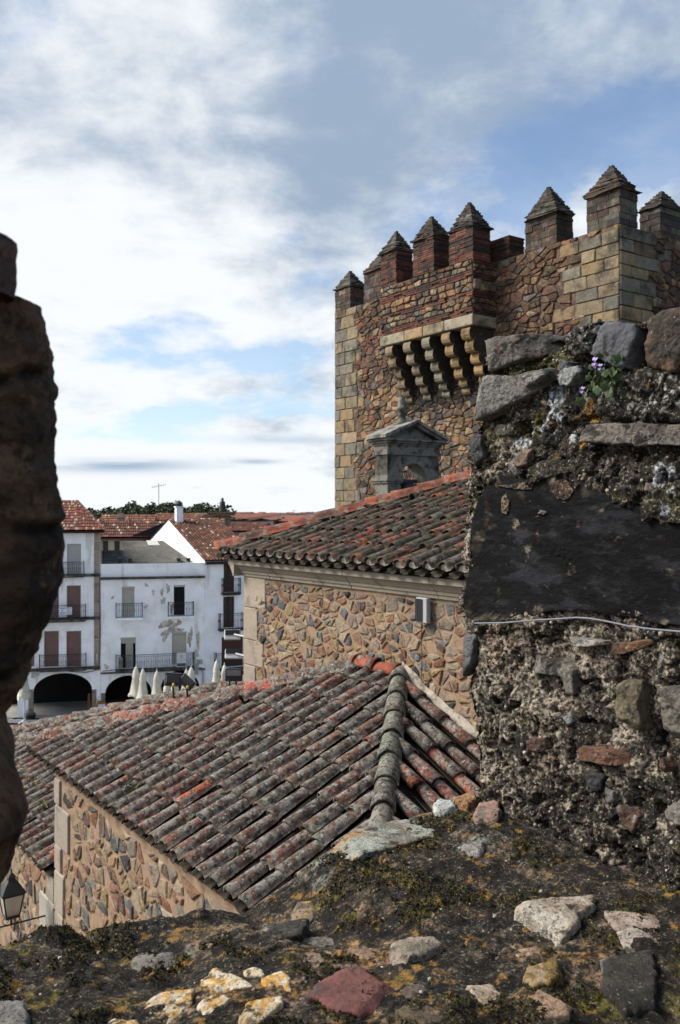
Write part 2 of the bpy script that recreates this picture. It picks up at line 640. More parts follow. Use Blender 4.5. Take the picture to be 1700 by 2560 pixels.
def chaikin(poly, t=0.25):
    out = []
    n = len(poly)
    for i in range(n):
        a, b_ = poly[i], poly[(i + 1) % n]
        out.append((a[0] + (b_[0] - a[0]) * t, a[1] + (b_[1] - a[1]) * t))
        out.append((a[0] + (b_[0] - a[0]) * (1 - t), a[1] + (b_[1] - a[1]) * (1 - t)))
    return out


def simplify(poly, mind):
    out = []
    for v in poly:
        if not out or math.hypot(v[0] - out[-1][0], v[1] - out[-1][1]) > mind:
            out.append(v)
    if len(out) > 3 and math.hypot(out[0][0] - out[-1][0], out[0][1] - out[-1][1]) < mind:
        out.pop()
    return out


def stone_geo(poly, mp, proud, bevel, rnd, rounded=True, back=-0.012, rough=0.1):
    """a stone with sides, bevel and uneven cap; mp(a, b, d) puts it on its wall, d = towards the viewer"""
    s = math.sqrt(area(poly))
    poly = simplify(poly, s * (0.30 if rounded else .05))
    if len(poly) < 3:
        return None
    if rounded:
        if rnd.random() < .75:
            poly = chaikin(poly, 0.06 + .10 * rnd.random())
        poly = [(v[0] + (rnd.random() - .5) * s * .09, v[1] + (rnd.random() - .5) * s * .09) for v in poly]
    n = len(poly)
    c = centroid(poly)
    top = []
    for v in poly:
        dx, dy = v[0] - c[0], v[1] - c[1]
        L = math.hypot(dx, dy) + 1e-9
        k = max(.3, 1 - bevel * (0.8 + .8 * rnd.random()) / L)
        top.append((c[0] + dx * k, c[1] + dy * k))
    ta, tb = (rnd.random() - .5) * rough * 2, (rnd.random() - .5) * rough * 2
    V, F = [], []
    for v in poly:
        V.append(mp(v[0], v[1], back))
    for v in poly:
        V.append(mp(v[0], v[1], proud * .45))
    for v in top:
        V.append(mp(v[0], v[1], proud * (.9 + .3 * rnd.random()) + (v[0] - c[0]) * ta + (v[1] - c[1]) * tb))
    V.append(mp(c[0], c[1], proud * (1.05 + .25 * rnd.random())))
    m = 3 * n
    for i in range(n):
        j = (i + 1) % n
        F.append((i, j, n + j, n + i))
        F.append((n + i, n + j, 2 * n + j, 2 * n + i))
        F.append((2 * n + i, 2 * n + j, m))
    return V, F


def inside(poly, x, y):
    r = False
    n = len(poly)
    for i in range(n):
        x0, y0 = poly[i]
        x1, y1 = poly[(i + 1) % n]
        if (y0 > y) != (y1 > y) and x < (x1 - x0) * (y - y0) / (y1 - y0) + x0:
            r = not r
    return r


def vary(c, rnd, a=.16):
    k = 1 + (rnd.random() - .5) * 2 * a
    return tuple(max(.005, v * k * (1 + (rnd.random() - .5) * a * .5)) for v in c)


def lay_stones(root, polys, mp, palette, mat, rnd, proud, bevel, joint, name='stone', rounded=True, limit=300, seen=None, counter=None, rough=.1, tint=None):
    """each stone an object of its own (the biggest first), the rest joined as one part"""
    items = []
    for p in polys:
        q = inset(p, joint * (0.6 + .8 * rnd.random()))
        if area(q) < 1e-4:
            continue
        c = centroid(q)
        col = vary(rnd.choices(palette[0], palette[1])[0], rnd)
        if tint:
            col = tint(c[0], c[1], col, rnd)
        items.append((area(q) if (seen is None or seen(*c)) else -1, q, col))
    items.sort(key=lambda t: -t[0])
    rest = G()
    k = 0 if counter is None else counter[0]
    for i, (a, q, col) in enumerate(items):
        g = stone_geo(q, mp, proud * (.5 + rnd.random()), bevel, rnd, rounded, rough=rough)
        if g is None:
            continue
        if k < limit and a > 0:
            mk(name, g[0], g[1], mat, root, col=[col] * len(g[0]))
            k += 1
        else:
            rest.add(g[0], g[1], col)
    if counter is not None:
        counter[0] = k
    return rest

# ================================================================== the tower
def proj(fr, p):
    w = fr.w(p)
    if w.y <= 0.01:
        return (-9999, -9999)
    return (CX + w.x / w.y * FPX, CY - w.z / w.y * FPX)


def over_parapet(fr, p):
    X, Y = proj(fr, p)
    return 0 < X < 1710 and not (X > 1160 and Y > 850 - (X - 1180) * .12)


TQ, TP0, TP1, TQ1 = 15.5, 11.9, 22.2, 25.5
rnd = random.Random(11)
tower = thing('stone_tower', 'tall square medieval stone tower with battlements and a projecting box on corbels', 'tower', (20.5, 17.0, -14.5), K)
PAL_T = ([(.31, .195, .105), (.22, .125, .072), (.19, .085, .054), (.17, .155, .14), (.07, .055, .048), (.36, .265, .165), (.26, .15, .085), (.15, .11, .085), (.27, .205, .14)],
         [5, 5, 3, 3, 3, 3, 4, 4, 4])
ASH = ([(.25, .20, .13), (.21, .195, .16), (.28, .195, .11), (.17, .155, .13), (.17, .125, .08), (.30, .235, .15)], [4, 3, 3, 3, 2, 1.5])

g = G()
g.box((TQ, TP0, -14.5), (TQ1, TP1, 4.7))
g.obj('tower_core', m_mortar_tower, tower)
g = G()
g.box((TQ, TP0, 4.702), (TQ + .55, TP1, 5.98))
g.box((TQ + .552, TP0, 4.702), (TQ1, TP0 + .55, 5.98))
g.box((TQ + .552, TP1 - .55, 4.702), (TQ1, TP1, 5.98))
g.box((TQ1 - .55, TP0 + .552, 4.702), (TQ1, TP1 - .552, 5.98))
g.obj('parapet', m_mortar_tower, tower)

mpL = lambda a, b, d: (TQ - d, a, b)
mpR = lambda a, b, d: (a, TP0 - d, b)

# quoins at both edges of the left face: courses of squared blocks
quoin_zone = []          # (a0,a1,b0,b1) on the left face


def course_blocks(edge, sign, z0, z1, lens, mp, ncourse_h, mat_name, both=None):
    z = z0
    i = 0
    while z < z1 - .1:
        h = ncourse_h * (.9 + .22 * rnd.random())
        if z + h > z1:
            h = z1 - z
        a = 0.0
        L = [l * (.85 + .3 * rnd.random()) for l in lens[i % len(lens)]]
        for k, l in enumerate(L):
            p0, p1 = edge + sign * a, edge + sign * (a + l)
            lo, hi = min(p0, p1), max(p0, p1)
            col = vary(rnd.choices(*ASH)[0], rnd, .12)
            j = .007
            poly = [(lo + j, z + j), (hi - j, z + j), (hi - j, z + h - j), (lo + j, z + h - j)]
            if k > 0:
                poly = [(x + (rnd.random() - .5) * .05, y + (rnd.random() - .5) * .022) for x, y in poly]
            gq = stone_geo(chaikin(poly, .05), mp, .022 + .012 * rnd.random(), .018, rnd, False, rough=.015)
            mk('quoin_block', gq[0], gq[1], m_granite_t, tower, col=[col] * len(gq[0]))
            a += l
        quoin_zone.append((min(edge, edge + sign * a), max(edge, edge + sign * a), z, z + h, mp is mpL))
        z += h
        i += 1


m_granite_t = M('tower_ashlar', 'attr', .55, 5, [((.040, .037, .032), 1.8, .56, .08, .8), ((.40, .34, .24), 16, .62, .05, .5), ((.03, .028, .024), 22, .62, .05, .6)], bump=(30, 1.0, .02))
course_blocks(TP0, 1, 2.0, 5.98, [(.72, .66), (.34, .60, .5), (.62, .42), (.40, .66, .55), (.55, .62)], mpL, .275, 'a')
course_blocks(TP1, -1, -1.3, 6.0, [(.30, .62), (.55, .55, .3), (.42, .70), (.62, .5)], mpL, .33, 'b')
course_blocks(TQ, 1, 2.0, 5.98, [(.46, .72), (.70, .5), (.36, .66), (.62, .72)], mpR, .275, 'c')


def in_quoin(a, b, left):
    for a0, a1, b0, b1, l in quoin_zone:
        if l == left and a0 - .02 < a < a1 + .02 and b0 < b < b1:
            return True
    return False


BP0, BP1, BQ = 15.44, 18.96, 14.72
cells_l = [p for p in voronoi(TP0, TP1, -1.3, 5.98, .265, .17, rnd, .5, .08)
           if not in_quoin(*centroid(p), True) and not (BP0 < centroid(p)[0] < BP1 and centroid(p)[1] > 4.3)]
# split a share of the stones so that chips fill the joints
pieces = []
for p in cells_l:
    if rnd.random() < .42 and area(p) > .03:
        c = centroid(p)
        an = rnd.random() * math.pi if rnd.random() < .4 else math.pi / 2 + (rnd.random() - .5) * .5
        nx, ny = math.cos(an), math.sin(an)
        d = c[0] * nx + c[1] * ny + (rnd.random() - .5) * .06
        for s in (1, -1):
            q = clip(p, nx * s, ny * s, d * s)
            if len(q) > 2:
                pieces.append(q)
    else:
        pieces.append(p)


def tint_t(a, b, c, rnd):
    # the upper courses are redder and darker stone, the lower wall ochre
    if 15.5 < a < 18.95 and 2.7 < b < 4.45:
        return vary((.035, .028, .024), rnd, .3)       # shade under the projecting box painted into the stones, with damp staining
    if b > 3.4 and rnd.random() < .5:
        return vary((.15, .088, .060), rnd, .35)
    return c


cnt = [0]
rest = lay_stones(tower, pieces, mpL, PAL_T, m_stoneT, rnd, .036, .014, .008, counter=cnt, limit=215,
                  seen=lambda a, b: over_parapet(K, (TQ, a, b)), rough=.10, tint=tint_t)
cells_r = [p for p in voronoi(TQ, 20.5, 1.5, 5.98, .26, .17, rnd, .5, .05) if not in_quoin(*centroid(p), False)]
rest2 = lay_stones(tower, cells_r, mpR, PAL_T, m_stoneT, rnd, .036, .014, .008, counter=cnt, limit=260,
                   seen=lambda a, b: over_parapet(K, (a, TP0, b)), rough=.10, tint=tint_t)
rest.add(rest2.V, rest2.F)
rest.C += rest2.C
rest.obj('small_stones', m_stoneT, tower, kind='stuff')

# thin courses of tile-brick levelling the rubble of the left face
g = G()
for (pa, pb, z) in ((20.9, 19.2, 5.35), (20.6, 19.0, 4.9), (20.4, 18.6, 1.35), (19.6, 18.4, .8), (20.2, 19.0, 2.2), (19.9, 18.9, 1.75)):
    a = pb
    while a < pa:
        l = .2 + .12 * rnd.random()
        for k in range(rnd.choice((1, 2, 2, 3))):
            c = vary((.24, .07, .04), rnd, .3)
            zz = z + k * .055 + (rnd.random() - .5) * .02
            g.box((TQ - .04 - .02 * rnd.random(), a, zz), (TQ + .05, a + l - .015, zz + .04), c)
        a += l
g.obj('levelling_bricks', m_brick, tower, kind='stuff')


def course_body(q0, q1, p0, p1, z0, z1, brick, rnd, dark=1.0):
    """thin uneven courses, each a row of bricks or flat stones"""
    g = G()
    g.box((q0 + .03, p0 + .03, z0), (q1 - .03, p1 - .03, z1 - .01), (.07, .05, .045))
    z = z0
    while z < z1 - .012:
        h = (.048 + .012 * rnd.random()) if brick else (.075 + .085 * rnd.random())
        h = min(h, z1 - z)
        jt = .010
        n = max(2, round((p1 - p0) / ((.24 if brick else .26) * (.8 + .5 * rnd.random()))))
        cuts = [p0] + [p0 + (p1 - p0) * (i + (rnd.random() - .5) * .5) / n for i in range(1, n)] + [p1]
        o = (rnd.random() - .5) * .012
        for i in range(n):
            if brick:
                c = vary(rnd.choice([(.16, .058, .036), (.12, .048, .033), (.085, .045, .035), (.055, .038, .033), (.19, .08, .05)]), rnd, .25)
            else:
                c = vary(rnd.choice([(.14, .125, .11), (.10, .065, .05), (.065, .056, .05), (.19, .16, .125), (.14, .075, .05)]), rnd, .25)
            c = tuple(v * dark for v in c)
            e = [(rnd.random() - .5) * .022 for _ in range(4)]
            m = (cuts[i] + cuts[i + 1]) / 2
            qm = (q0 + q1) / 2 + (rnd.random() - .5) * .1
            lo, hi = cuts[i] + (jt / 2 if i else -e[0]), cuts[i + 1] - (jt / 2 if i < n - 1 else e[1])
            g.box((q0 + o + e[2], lo, z + jt * .5), (qm - .005, hi, z + h - jt * .3), c)
            c2 = tuple(v * (.8 + .4 * rnd.random()) for v in c)
            g.box((qm + .005, lo, z + jt * .5), (q1 + o + e[3], hi, z + h - jt * .3), c2)
        z += h
    return g


def cap_geo(q0, q1, p0, p1, z0, z1, rnd, red=0.0):
    """weathered pyramid of ever smaller thin courses"""
    g = G()
    n = max(9, int((z1 - z0) / .052))
    cq, cp = (q0 + q1) / 2, (p0 + p1) / 2
    for i in range(n):
        t0 = i / n
        k = 1 - t0 * .97
        za, zb = z0 + (z1 - z0) * t0, z0 + (z1 - z0) * (i + 1) / n
        hq, hp = (q1 - q0) / 2 * k, (p1 - p0) / 2 * k
        m = 14
        V, c = [], vary(rnd.choice([(.085, .08, .07), (.055, .05, .044), (.14, .13, .11), (.045, .036, .03), (.10, .06, .042)]), rnd, .25)
        for zz, kk in ((za, 1.0), (zb - .004, .93)):
            for s in range(4):
                for j in range(4):
                    u = -1 + j * .5
                    x, y = [(-1, u), (u, 1), (1, -u), (-u, -1)][s]
                    ro = 1 + (rnd.random() - .5) * .26
                    V.append((cq + x * hq * kk * ro, cp + y * hp * kk * ro, zz + (rnd.random() - .5) * .022))
        F = [(j, (j + 1) % 16, 16 + (j + 1) % 16, 16 + j) for j in range(16)]
        F += [tuple(range(15, -1, -1)), tuple(range(16, 32))]
        g.add(V, F, c)
    return g


def merlon(q0, q1, p0, p1, zb, ze, za, brick, parent, dark=1.0, over=.055):
    body = course_body(q0, q1, p0, p1, zb, ze, brick, rnd, dark).obj('merlon', m_brick if brick else m_stoneT, parent)
    if za:
        cap_geo(q0 - over, q1 + over, p0 - over, p1 + over, ze + .002, za, rnd).obj('merlon_cap', m_stoneT, body)
    return body


# merlons on the walls (q0,q1,p0,p1, base, eave, apex, brick?)
merlon(15.5, 16.05, 21.42, 22.2, 6.0, 6.64, 7.2, False, tower)
merlon(15.52, 16.05, 19.8, 20.78, 5.985, 6.84, 7.42, False, tower)
merlon(15.52, 16.05, 18.2, 19.0, 5.985, 6.75, None, False, tower)
merlon(15.53, 16.05, 15.07, 15.95, 5.985, 6.55, None, True, tower, .75)
merlon(15.5, 16.05, 13.59, 14.53, 5.985, 6.69, 7.43, False, tower, .8)
merlon(15.5, 16.09, 11.9, 12.75, 5.985, 6.72, 7.38, False, tower, .85)
merlon(16.88, 17.75, 11.9, 12.42, 5.985, 6.62, 7.08, False, tower)
merlon(18.6, 19.45, 11.9, 12.45, 5.985, 6.62, 7.1, False, tower)
# the far sides of the battlements
for a in (17.2, 19.4, 21.6, 23.8):
    merlon(a, a + .9, TP1 - .55, TP1, 5.985, 6.65, 7.2, False, tower)
for a in (13.0, 15.2, 17.4, 19.6):
    merlon(TQ1 - .55, TQ1, a, a + .9, 5.985, 6.65, 7.2, False, tower)

# ---- the box on corbels
g = G()
g.box((BQ + .03, BP0 + .03, 4.66), (TQ - .001, BP1 - .03, 5.95))
box_o = g.obj('projecting_box', m_mortar_tower, tower)
mpB = lambda a, b, d: (BQ + .03 - d, a, b)
mpS = lambda a, b, d: (a, BP0 + .03 - d, b)
for face, (a0, a1), mp in (('front', (BP0, BP1), mpB), ('side', (BQ, TQ), mpS)):
    bands = []
    z = 4.66
    gb = G()
    kind = 0
    while z < 5.93:
        if kind % 2 == 0:
            nrow = rnd.choice((2, 2, 3))
            for r_ in range(nrow):
                a = a0
                while a < a1 - .02:
                    l = min(.2 + .14 * rnd.random(), a1 - a)
                    if rnd.random() < .82 or face == 'side':
                        c = vary(rnd.choice([(.165, .058, .040), (.13, .05, .036), (.09, .042, .034)]), rnd, .25)
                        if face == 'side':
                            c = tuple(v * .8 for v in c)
                        P = [mp(a, z + .006, 0), mp(a + l - .012, z + .05, .035 + .02 * rnd.random())]
                        lo = [min(P[0][i], P[1][i]) for i in range(3)]
                        hi = [max(P[0][i], P[1][i]) for i in range(3)]
                        gb.box(lo, hi, c)
                    a += l
                z += .056
        else:
            h = min(.24 + .08 * rnd.random(), 5.95 - z)
            if h > .1:
                polys = voronoi(a0, a1, z, z + h, .27, h * rnd.choice((.5, .9, 1.0)), rnd, .3)
                for p in polys:
                    q = inset(p, .012)
                    gg = stone_geo(q, mp, .035 + .03 * rnd.random(), .016, rnd, True, rough=.1)
                    if gg:
                        c = vary(rnd.choices(*PAL_T)[0], rnd)
                        mk('stone', gg[0], gg[1], m_stoneT, box_o, col=[c] * len(gg[0]))
            z += h
        kind += 1
    gb.obj('brick_courses', m_brick, box_o, kind='stuff')
merlon(BQ, 15.29, 15.44, 16.27, 5.955, 6.72, 7.43, True, box_o, .95)
merlon(BQ, 15.27, 16.83, 17.63, 5.955, 6.83, 7.45, True, box_o, .95)
merlon(BQ, 15.27, 18.31, 18.96, 5.955, 6.84, 7.44, True, box_o, .95)
# lintel stones
a = BP0 - .02
for l in (1.0, .80, .72, 1.02):
    c = vary(rnd.choice([(.40, .28, .16), (.36, .29, .19), (.33, .29, .22)]), rnd, .1)
    poly = [(a + .006, 4.40), (a + l - .006, 4.40), (a + l - .006, 4.655), (a + .006, 4.655)]
    V, F = [], []
    gq = G()
    e = .02 * rnd.random()
    gq.box((BQ - .03 - e, a + .006, 4.395), (TQ + .01, a + l - .006, 4.655), c)
    o = gq.obj('lintel_stone', m_granite_t, box_o)
    md = o.modifiers.new('bevel', 'BEVEL')
    md.width = .025
    md.segments = 2
    a += l


def corbel(pc, wdt, parent, light):
    pts = []
    zt = 4.385
    D = [(.80, .29), (.68, .29), (.50, .26), (.38, .26), (.22, .20), (.12, .18)]
    for d, h in D:
        for k in range(6):
            t = math.pi * (k / 5)
            pts.append((d - .09 + .09 * math.sin(t), zt - h * (1 - math.cos(t)) / 2))
        zt -= h
    out = [(-.02, 4.385)] + pts + [(-.02, zt)]
    n = len(out)
    V, F = [], []
    for s in (-1, 1):
        for d, z in out:
            V.append((TQ - d, pc + s * wdt / 2 * (1 - .04 * rnd.random()), z))
    for i in range(n):
        j = (i + 1) % n
        F.append((i, j, n + j, n + i))
    # the shade on the flanks is painted in as near-black vertex colour
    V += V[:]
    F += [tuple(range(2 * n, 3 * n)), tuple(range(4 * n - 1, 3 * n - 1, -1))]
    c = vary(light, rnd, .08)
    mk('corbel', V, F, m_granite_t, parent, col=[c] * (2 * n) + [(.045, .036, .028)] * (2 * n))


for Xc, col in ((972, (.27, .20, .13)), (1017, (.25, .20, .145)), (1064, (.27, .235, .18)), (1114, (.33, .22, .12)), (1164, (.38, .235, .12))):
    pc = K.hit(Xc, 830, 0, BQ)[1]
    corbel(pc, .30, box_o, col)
# the openings between the corbels look dark from the shade painted on flanks and wall

# ================================================================== tiles
def tile_mesh(name, L, r0, r1, th, seg, up, rnd, nl=3):
    """half-round clay tile along +X, wide end at x=0 (cover) ; up=1 convex, -1 concave"""
    V, F = [], []
    wob = [rnd.random() * .22 - .11 for _ in range(nl + 1)]
    for lay, dr in ((0, 0.0), (1, -th)):
        for i in range(nl + 1):
            t = i / nl
            r = (r0 + (r1 - r0) * t) * (1 + wob[i] * .4)
            for k in range(seg + 1):
                a = math.pi * (.04 + .92 * k / seg)
                rr = (r + dr) * (1 + .03 * (rnd.random() - .5))
                V.append((t * L + (.008 * math.sin(3 * a + wob[0] * 40) if i == 0 else 0), -math.cos(a) * rr, up * (math.sin(a) * rr * (1.15 if up > 0 else .75))))
    n = (nl + 1) * (seg + 1)
    for lay in range(2):
        o = lay * n
        for i in range(nl):
            for k in range(seg):
                a, b_ = o + i * (seg + 1) + k, o + i * (seg + 1) + k + 1
                f = (a, b_, b_ + seg + 1, a + seg + 1)
                F.append(f if lay else f[::-1])
    for k in range(seg):
        F.append((k, k + 1, n + k + 1, n + k))
        e = nl * (seg + 1)
        F.append((e + k, e + k + 1, n + e + k + 1, n + e + k))
    for i in range(nl):
        for k in (0, seg):
            a = i * (seg + 1) + k
            F.append((a, a + seg + 1, n + a + seg + 1, n + a))
    return V, F


m_channel = M('channel_dirt_shade', 'obj', .5, 12, [((.10, .09, .075), 16, .60, .05, .6), ((.04, .045, .012), 6, .58, .05, .6), ((.14, .05, .03), 9, .64, .04, .6)], bump=(60, .7, .012))  # channel dirt and the shade of the row gaps in one dark colour
rt = random.Random(5)
TILE_L = .46
COVERS, CHANNELS, HIPS, PLUGS = {}, {}, {}, {}
for key, mat in (('A', m_tileA), ('B', m_tileB), ('P', m_tileP)):
    COVERS[key] = [mesh('tile', *tile_mesh('tile', TILE_L, .084, .060, .014, 8, 1, rt), mat, True) for _ in range(5)]
    CHANNELS[key] = [mesh('channel_tile', *tile_mesh('ch', TILE_L, .085, .105, .014, 5, -1, rt, 1), m_channel, True) for _ in range(3)]
    HIPS[key] = [mesh('ridge_tile', *tile_mesh('ridge', TILE_L + .02, .125, .100, .016, 8, 1, rt), mat, True) for _ in range(4)]


def plug_mesh():
    V, F = [], []
    n = 8
    for d in (0.0, .04):
        V.append((d, 0, -.02))
        for k in range(n + 1):
            a = math.pi * k / n
            V.append((d, -math.cos(a) * .074, math.sin(a) * .060))
    for k in range(n):
        F.append((0, 1 + k, 2 + k))
        F.append((1 + k, 2 + k, n + 4 + k - 1 + 1 - 1, n + 3 + k))
    return V, F


m_limeplug = M('lime_mortar', (.52, .49, .43), .3, 30, [((.10, .09, .07), 25, .58, .05, .7)], bump=None)
PLUG = mesh('mortar_plug', *plug_mesh(), m_limeplug)

TERRA = [(.30, .085, .045), (.25, .075, .045), (.20, .08, .055), (.17, .10, .075), (.22, .12, .085), (.14, .095, .075)]


class Roof:
    """one slope: x or y rows running up from an eave"""
    def __init__(self, root, key, rnd, palette=None, hot=0.03):
        self.root, self.key, self.rnd, self.n, self.nc = root, key, rnd, 0, 0
        self.pal = palette or TERRA
        self.hot = hot

    def colour(self):
        r = self.rnd
        if r.random() < self.hot:
            return vary((.36, .10, .045), r, .2)
        return vary(r.choice(self.pal), r, .25)

    def row(self, along, fixed, s0, s1, z0, slope, sgn=1, step=.40, channel=True, cover=True, plug=False, half=.125, edge_in=0):
        """along: 'x' or 'y' — the axis a row climbs; sgn the way it climbs"""
        r = self.rnd
        pitch = math.atan(slope)
        ds = step * math.cos(pitch)
        yaw = {('x', 1): 0, ('x', -1): math.pi, ('y', 1): math.pi / 2, ('y', -1): -math.pi / 2}[(along, sgn)]
        n = max(0, int(math.ceil(abs(s1 - s0) / ds - .25)))
        fixed0 = fixed
        ph = r.random() * 6
        for kind in (0, 1):
            if (kind == 0 and not channel) or (kind == 1 and not cover):
                continue
            for i in range(n):
                s = s0 + sgn * i * ds * (1 + 0) + sgn * (0.03 * (r.random() - .5) if i else 0)
                d = abs(s - s0)
                left = abs(s1 - s)
                if left < .10:
                    continue
                sc = min(1.0, (left + .05) / TILE_L)
                slip = kind == 1 and i > 0 and r.random() < .045
                if slip:
                    s -= sgn * (.04 + .06 * r.random())
                    d = abs(s - s0)
                z = z0 + d * slope
                fx = fixed0 + .016 * math.sin(i * .8 + ph) + (r.random() - .5) * .013
                if kind == 0:
                    fx += half
                loc = (s, fx, z) if along == 'x' else (fx, s, z)
                dz = (.028 if kind == 1 else .022) + (r.random() - .5) * .016
                loc = (loc[0], loc[1], loc[2] + dz + (.050 if kind == 1 else .030))
                me = r.choice(COVERS[self.key] if kind == 1 else CHANNELS[self.key])
                o = place('tile' if kind == 1 else 'channel_tile', me, self.root, loc,
                          (0, -(pitch - .035), yaw + (r.random() - .5) * (.20 if slip else .05)), (sc, 1 + (r.random() - .5) * .08, 1 + (r.random() - .5) * .1), self.colour() if kind == 1 else vary((.045, .035, .028), r, .3))
                if kind == 1 and i == 0 and plug:
                    place('mortar_plug', PLUG, self.root, (loc[0] + (.025 * sgn if along == 'x' else 0), loc[1] + (.025 * sgn if along == 'y' else 0), loc[2] + .004),
                          (0, -pitch, yaw))

    def ridge(self, a, b, step=.38, hot=None, key=None, lift=.06, scale=1.0):
        a, b = Vector(a), Vector(b)
        L = (b - a).length
        d = (b - a) / L
        yaw = math.atan2(d.y, d.x)
        pitch = math.asin(d.z)
        n = int(math.ceil(L / step))
        for i in range(n):
            p = a + d * (i * step) + Vector((0, 0, lift + (self.rnd.random() - .5) * .015))
            c = self.colour() if not (hot and self.rnd.random() < hot) else vary((.30, .08, .045), self.rnd, .35)
            place('ridge_tile', self.rnd.choice(HIPS[key or self.key]), self.root, p, (0, -(pitch - .03), yaw + (self.rnd.random() - .5) * .05),
                  (min(1, (L - i * step + .06) / TILE_L), scale, scale), c)


# ================================================================== the chapel (upper roof)
rnd = random.Random(21)
chapel = thing('chapel', 'rubble stone chapel with granite cornice under a mossy pyramid tile roof', 'building', (9.5, 8.0, -14.5), K)
CQ, CP0, CP1 = 6.36, 2.6, 11.4            # wall plane (x), right and left ends (y)
EQ, EZ, EM = 6.10, -.665, .400             # eave line, eave height, pitch
g = G()
g.box((CQ, CP0, -14.5), (12.6, CP1, -.72))
g.obj('wall', m_mortar_tan, chapel)
mpC = lambda a, b, d: (CQ - d, a, b)
# quoin at the far corner
z = -3.1
k = 0
while z < -.93:
    h = (.50, .42, .36, .46)[k % 4]
    h = min(h, -.915 - z)
    l = (.62, .34, .55, .40)[k % 4]
    c = vary((.36, .30, .24), rnd, .12)
    poly = [(CP1 - l, z + .005), (CP1 - .004, z + .005), (CP1 - .004, z + h - .005), (CP1 - l, z + h - .005)]
    gq = stone_geo(chaikin(poly, .04), mpC, .016, .012, rnd, False, rough=.01)
    mk('quoin_block', gq[0], gq[1], m_granite, chapel, col=[c] * len(gq[0]))
    z += h
    k += 1
PAL_W = ([(.28, .18, .12), (.15, .16, .165), (.035, .035, .04), (.23, .11, .065), (.31, .22, .12), (.12, .075, .065), (.36, .29, .21), (.24, .20, .16), (.10, .105, .11), (.26, .15, .095), (.31, .23, .17)],
         [5, 2.2, 1.5, 3, 3.5, 2.5, 3, 5, 1.5, 3.5, 7])


def split_some(polys, rnd, share):
    """break a share of the stones in two so that sizes vary"""
    out = []
    for p in polys:
        if rnd.random() < share:
            c = centroid(p)
            an = rnd.random() * math.pi
            nx, ny = math.cos(an), math.sin(an)
            d = c[0] * nx + c[1] * ny + (rnd.random() - .5) * .05
            for sg in (1, -1):
                q = clip(p, nx * sg, ny * sg, d * sg)
                if len(q) > 2 and area(q) > .002:
                    out.append(q)
        else:
            out.append(p)
    return out


def scatter_wall(a0, a1, b0, b1, sa, sb, rnd, keep, lean=0.0):
    out = []
    for p in split_some(voronoi(a0, a1, b0, b1, sa, sb, rnd, .85), rnd, .42):
        if rnd.random() > keep:
            continue
        c = centroid(p)
        k = .83 + .16 * rnd.random()
        ky = k * (.88 + .2 * rnd.random())
        an = (rnd.random() - .5) * .2
        q = []
        for v in p:
            x, y = (v[0] - c[0]) * k, (v[1] - c[1]) * min(ky, 1.0)
            q.append((c[0] + x * math.cos(an) - y * math.sin(an), c[1] + x * math.sin(an) + y * math.cos(an)))
        out.append(q)
    return out


polys = [p for p in scatter_wall(6.3, CP1 - .35, -3.05, -.95, .165, .115, rnd, .97)]
rest = lay_stones(chapel, polys, mpC, PAL_W, m_stone, rnd, .014, .012, .006, limit=300, rough=.05,
                  seen=lambda a, b: 560 < proj(K, (CQ, a, b))[0] < 1165)
rest.obj('small_stones', m_stone, chapel, kind='stuff')
# cornice: long granite blocks with a moulded profile
prof = [(.0, -.915), (.035, -.915), (.04, -.875), (.06, -.87), (.065, -.84), (.085, -.825), (.13, -.77), (.17, -.75), (.175, -.685), (.0, -.685)]
cuts = [CP1 + .17, 10.62, 9.55, 8.72, 7.92, 7.15, 6.3, 5.2, 4.0, CP0]
for i in range(len(cuts) - 1):
    b1, b0 = cuts[i], cuts[i + 1]
    c = vary((.37, .32, .26), rnd, .10)
    V, F = [], []
    n = len(prof)
    jit = (rnd.random() - .5) * .008
    for pp in (b0 + .004, b1 - .004):
        for d, zz in prof:
            V.append((CQ - d + jit * (d > .01), pp, zz))
    for k in range(n):
        F.append((k, (k + 1) % n, n + (k + 1) % n, n + k))
    F += [tuple(range(n)), tuple(range(2 * n - 1, n - 1, -1))]
    mk('cornice_block', V, F, m_granite, chapel, col=[c] * len(V))
# the cornice returns on the far end
V, F = [], []
for qq in (CQ - .17, 12.6):
    for d, zz in prof:
        V.append((qq, CP1 + d + .001, zz))
for k in range(len(prof)):
    n = len(prof)
    F.append((k, (k + 1) % n, n + (k + 1) % n, n + k))
F += [tuple(range(n)), tuple(range(2 * n - 1, n - 1, -1))]
mk('cornice_block', V, F, m_granite, chapel, col=[(.36, .31, .25)] * len(V))

# roof: -x slope towards us, hip at the far end
HP = 11.70                                   # eave corner (y)
RQ = 9.4
RZ = EZ + EM * (RQ - EQ)
rp = HP - (RQ - EQ)
g = G()
V = [(EQ + .03, HP - .03, EZ), (EQ + .03, CP0, EZ), (RQ, CP0, RZ), (RQ, rp, RZ), (12.7, HP - .03, EZ), (12.7, CP0, EZ)]
g.add(V, [(0, 1, 2, 3), (0, 3, 4), (4, 3, 2, 5), (0, 4, 5, 1)])
g.obj('roof_deck', m_deck, chapel)
PAL_B = [(.19, .07, .045), (.14, .065, .045), (.10, .065, .05), (.12, .085, .065), (.09, .07, .05), (.15, .08, .055)]
rb = Roof(chapel, 'B', random.Random(33), PAL_B, hot=.05)
y = HP - .16
i = 0
while y > 5.2:
    top = RQ if y < rp else EQ + (HP - y)
    rb.row('x', y, EQ - .02, top - .02, EZ, EM, plug=True)
    y -= .25
    i += 1
rb.ridge((EQ - .02, HP, EZ + .01), (RQ, rp, RZ), hot=.9, key='P', lift=.10)
rb.ridge((RQ, rp, RZ), (RQ, 5.2, RZ), hot=.2)
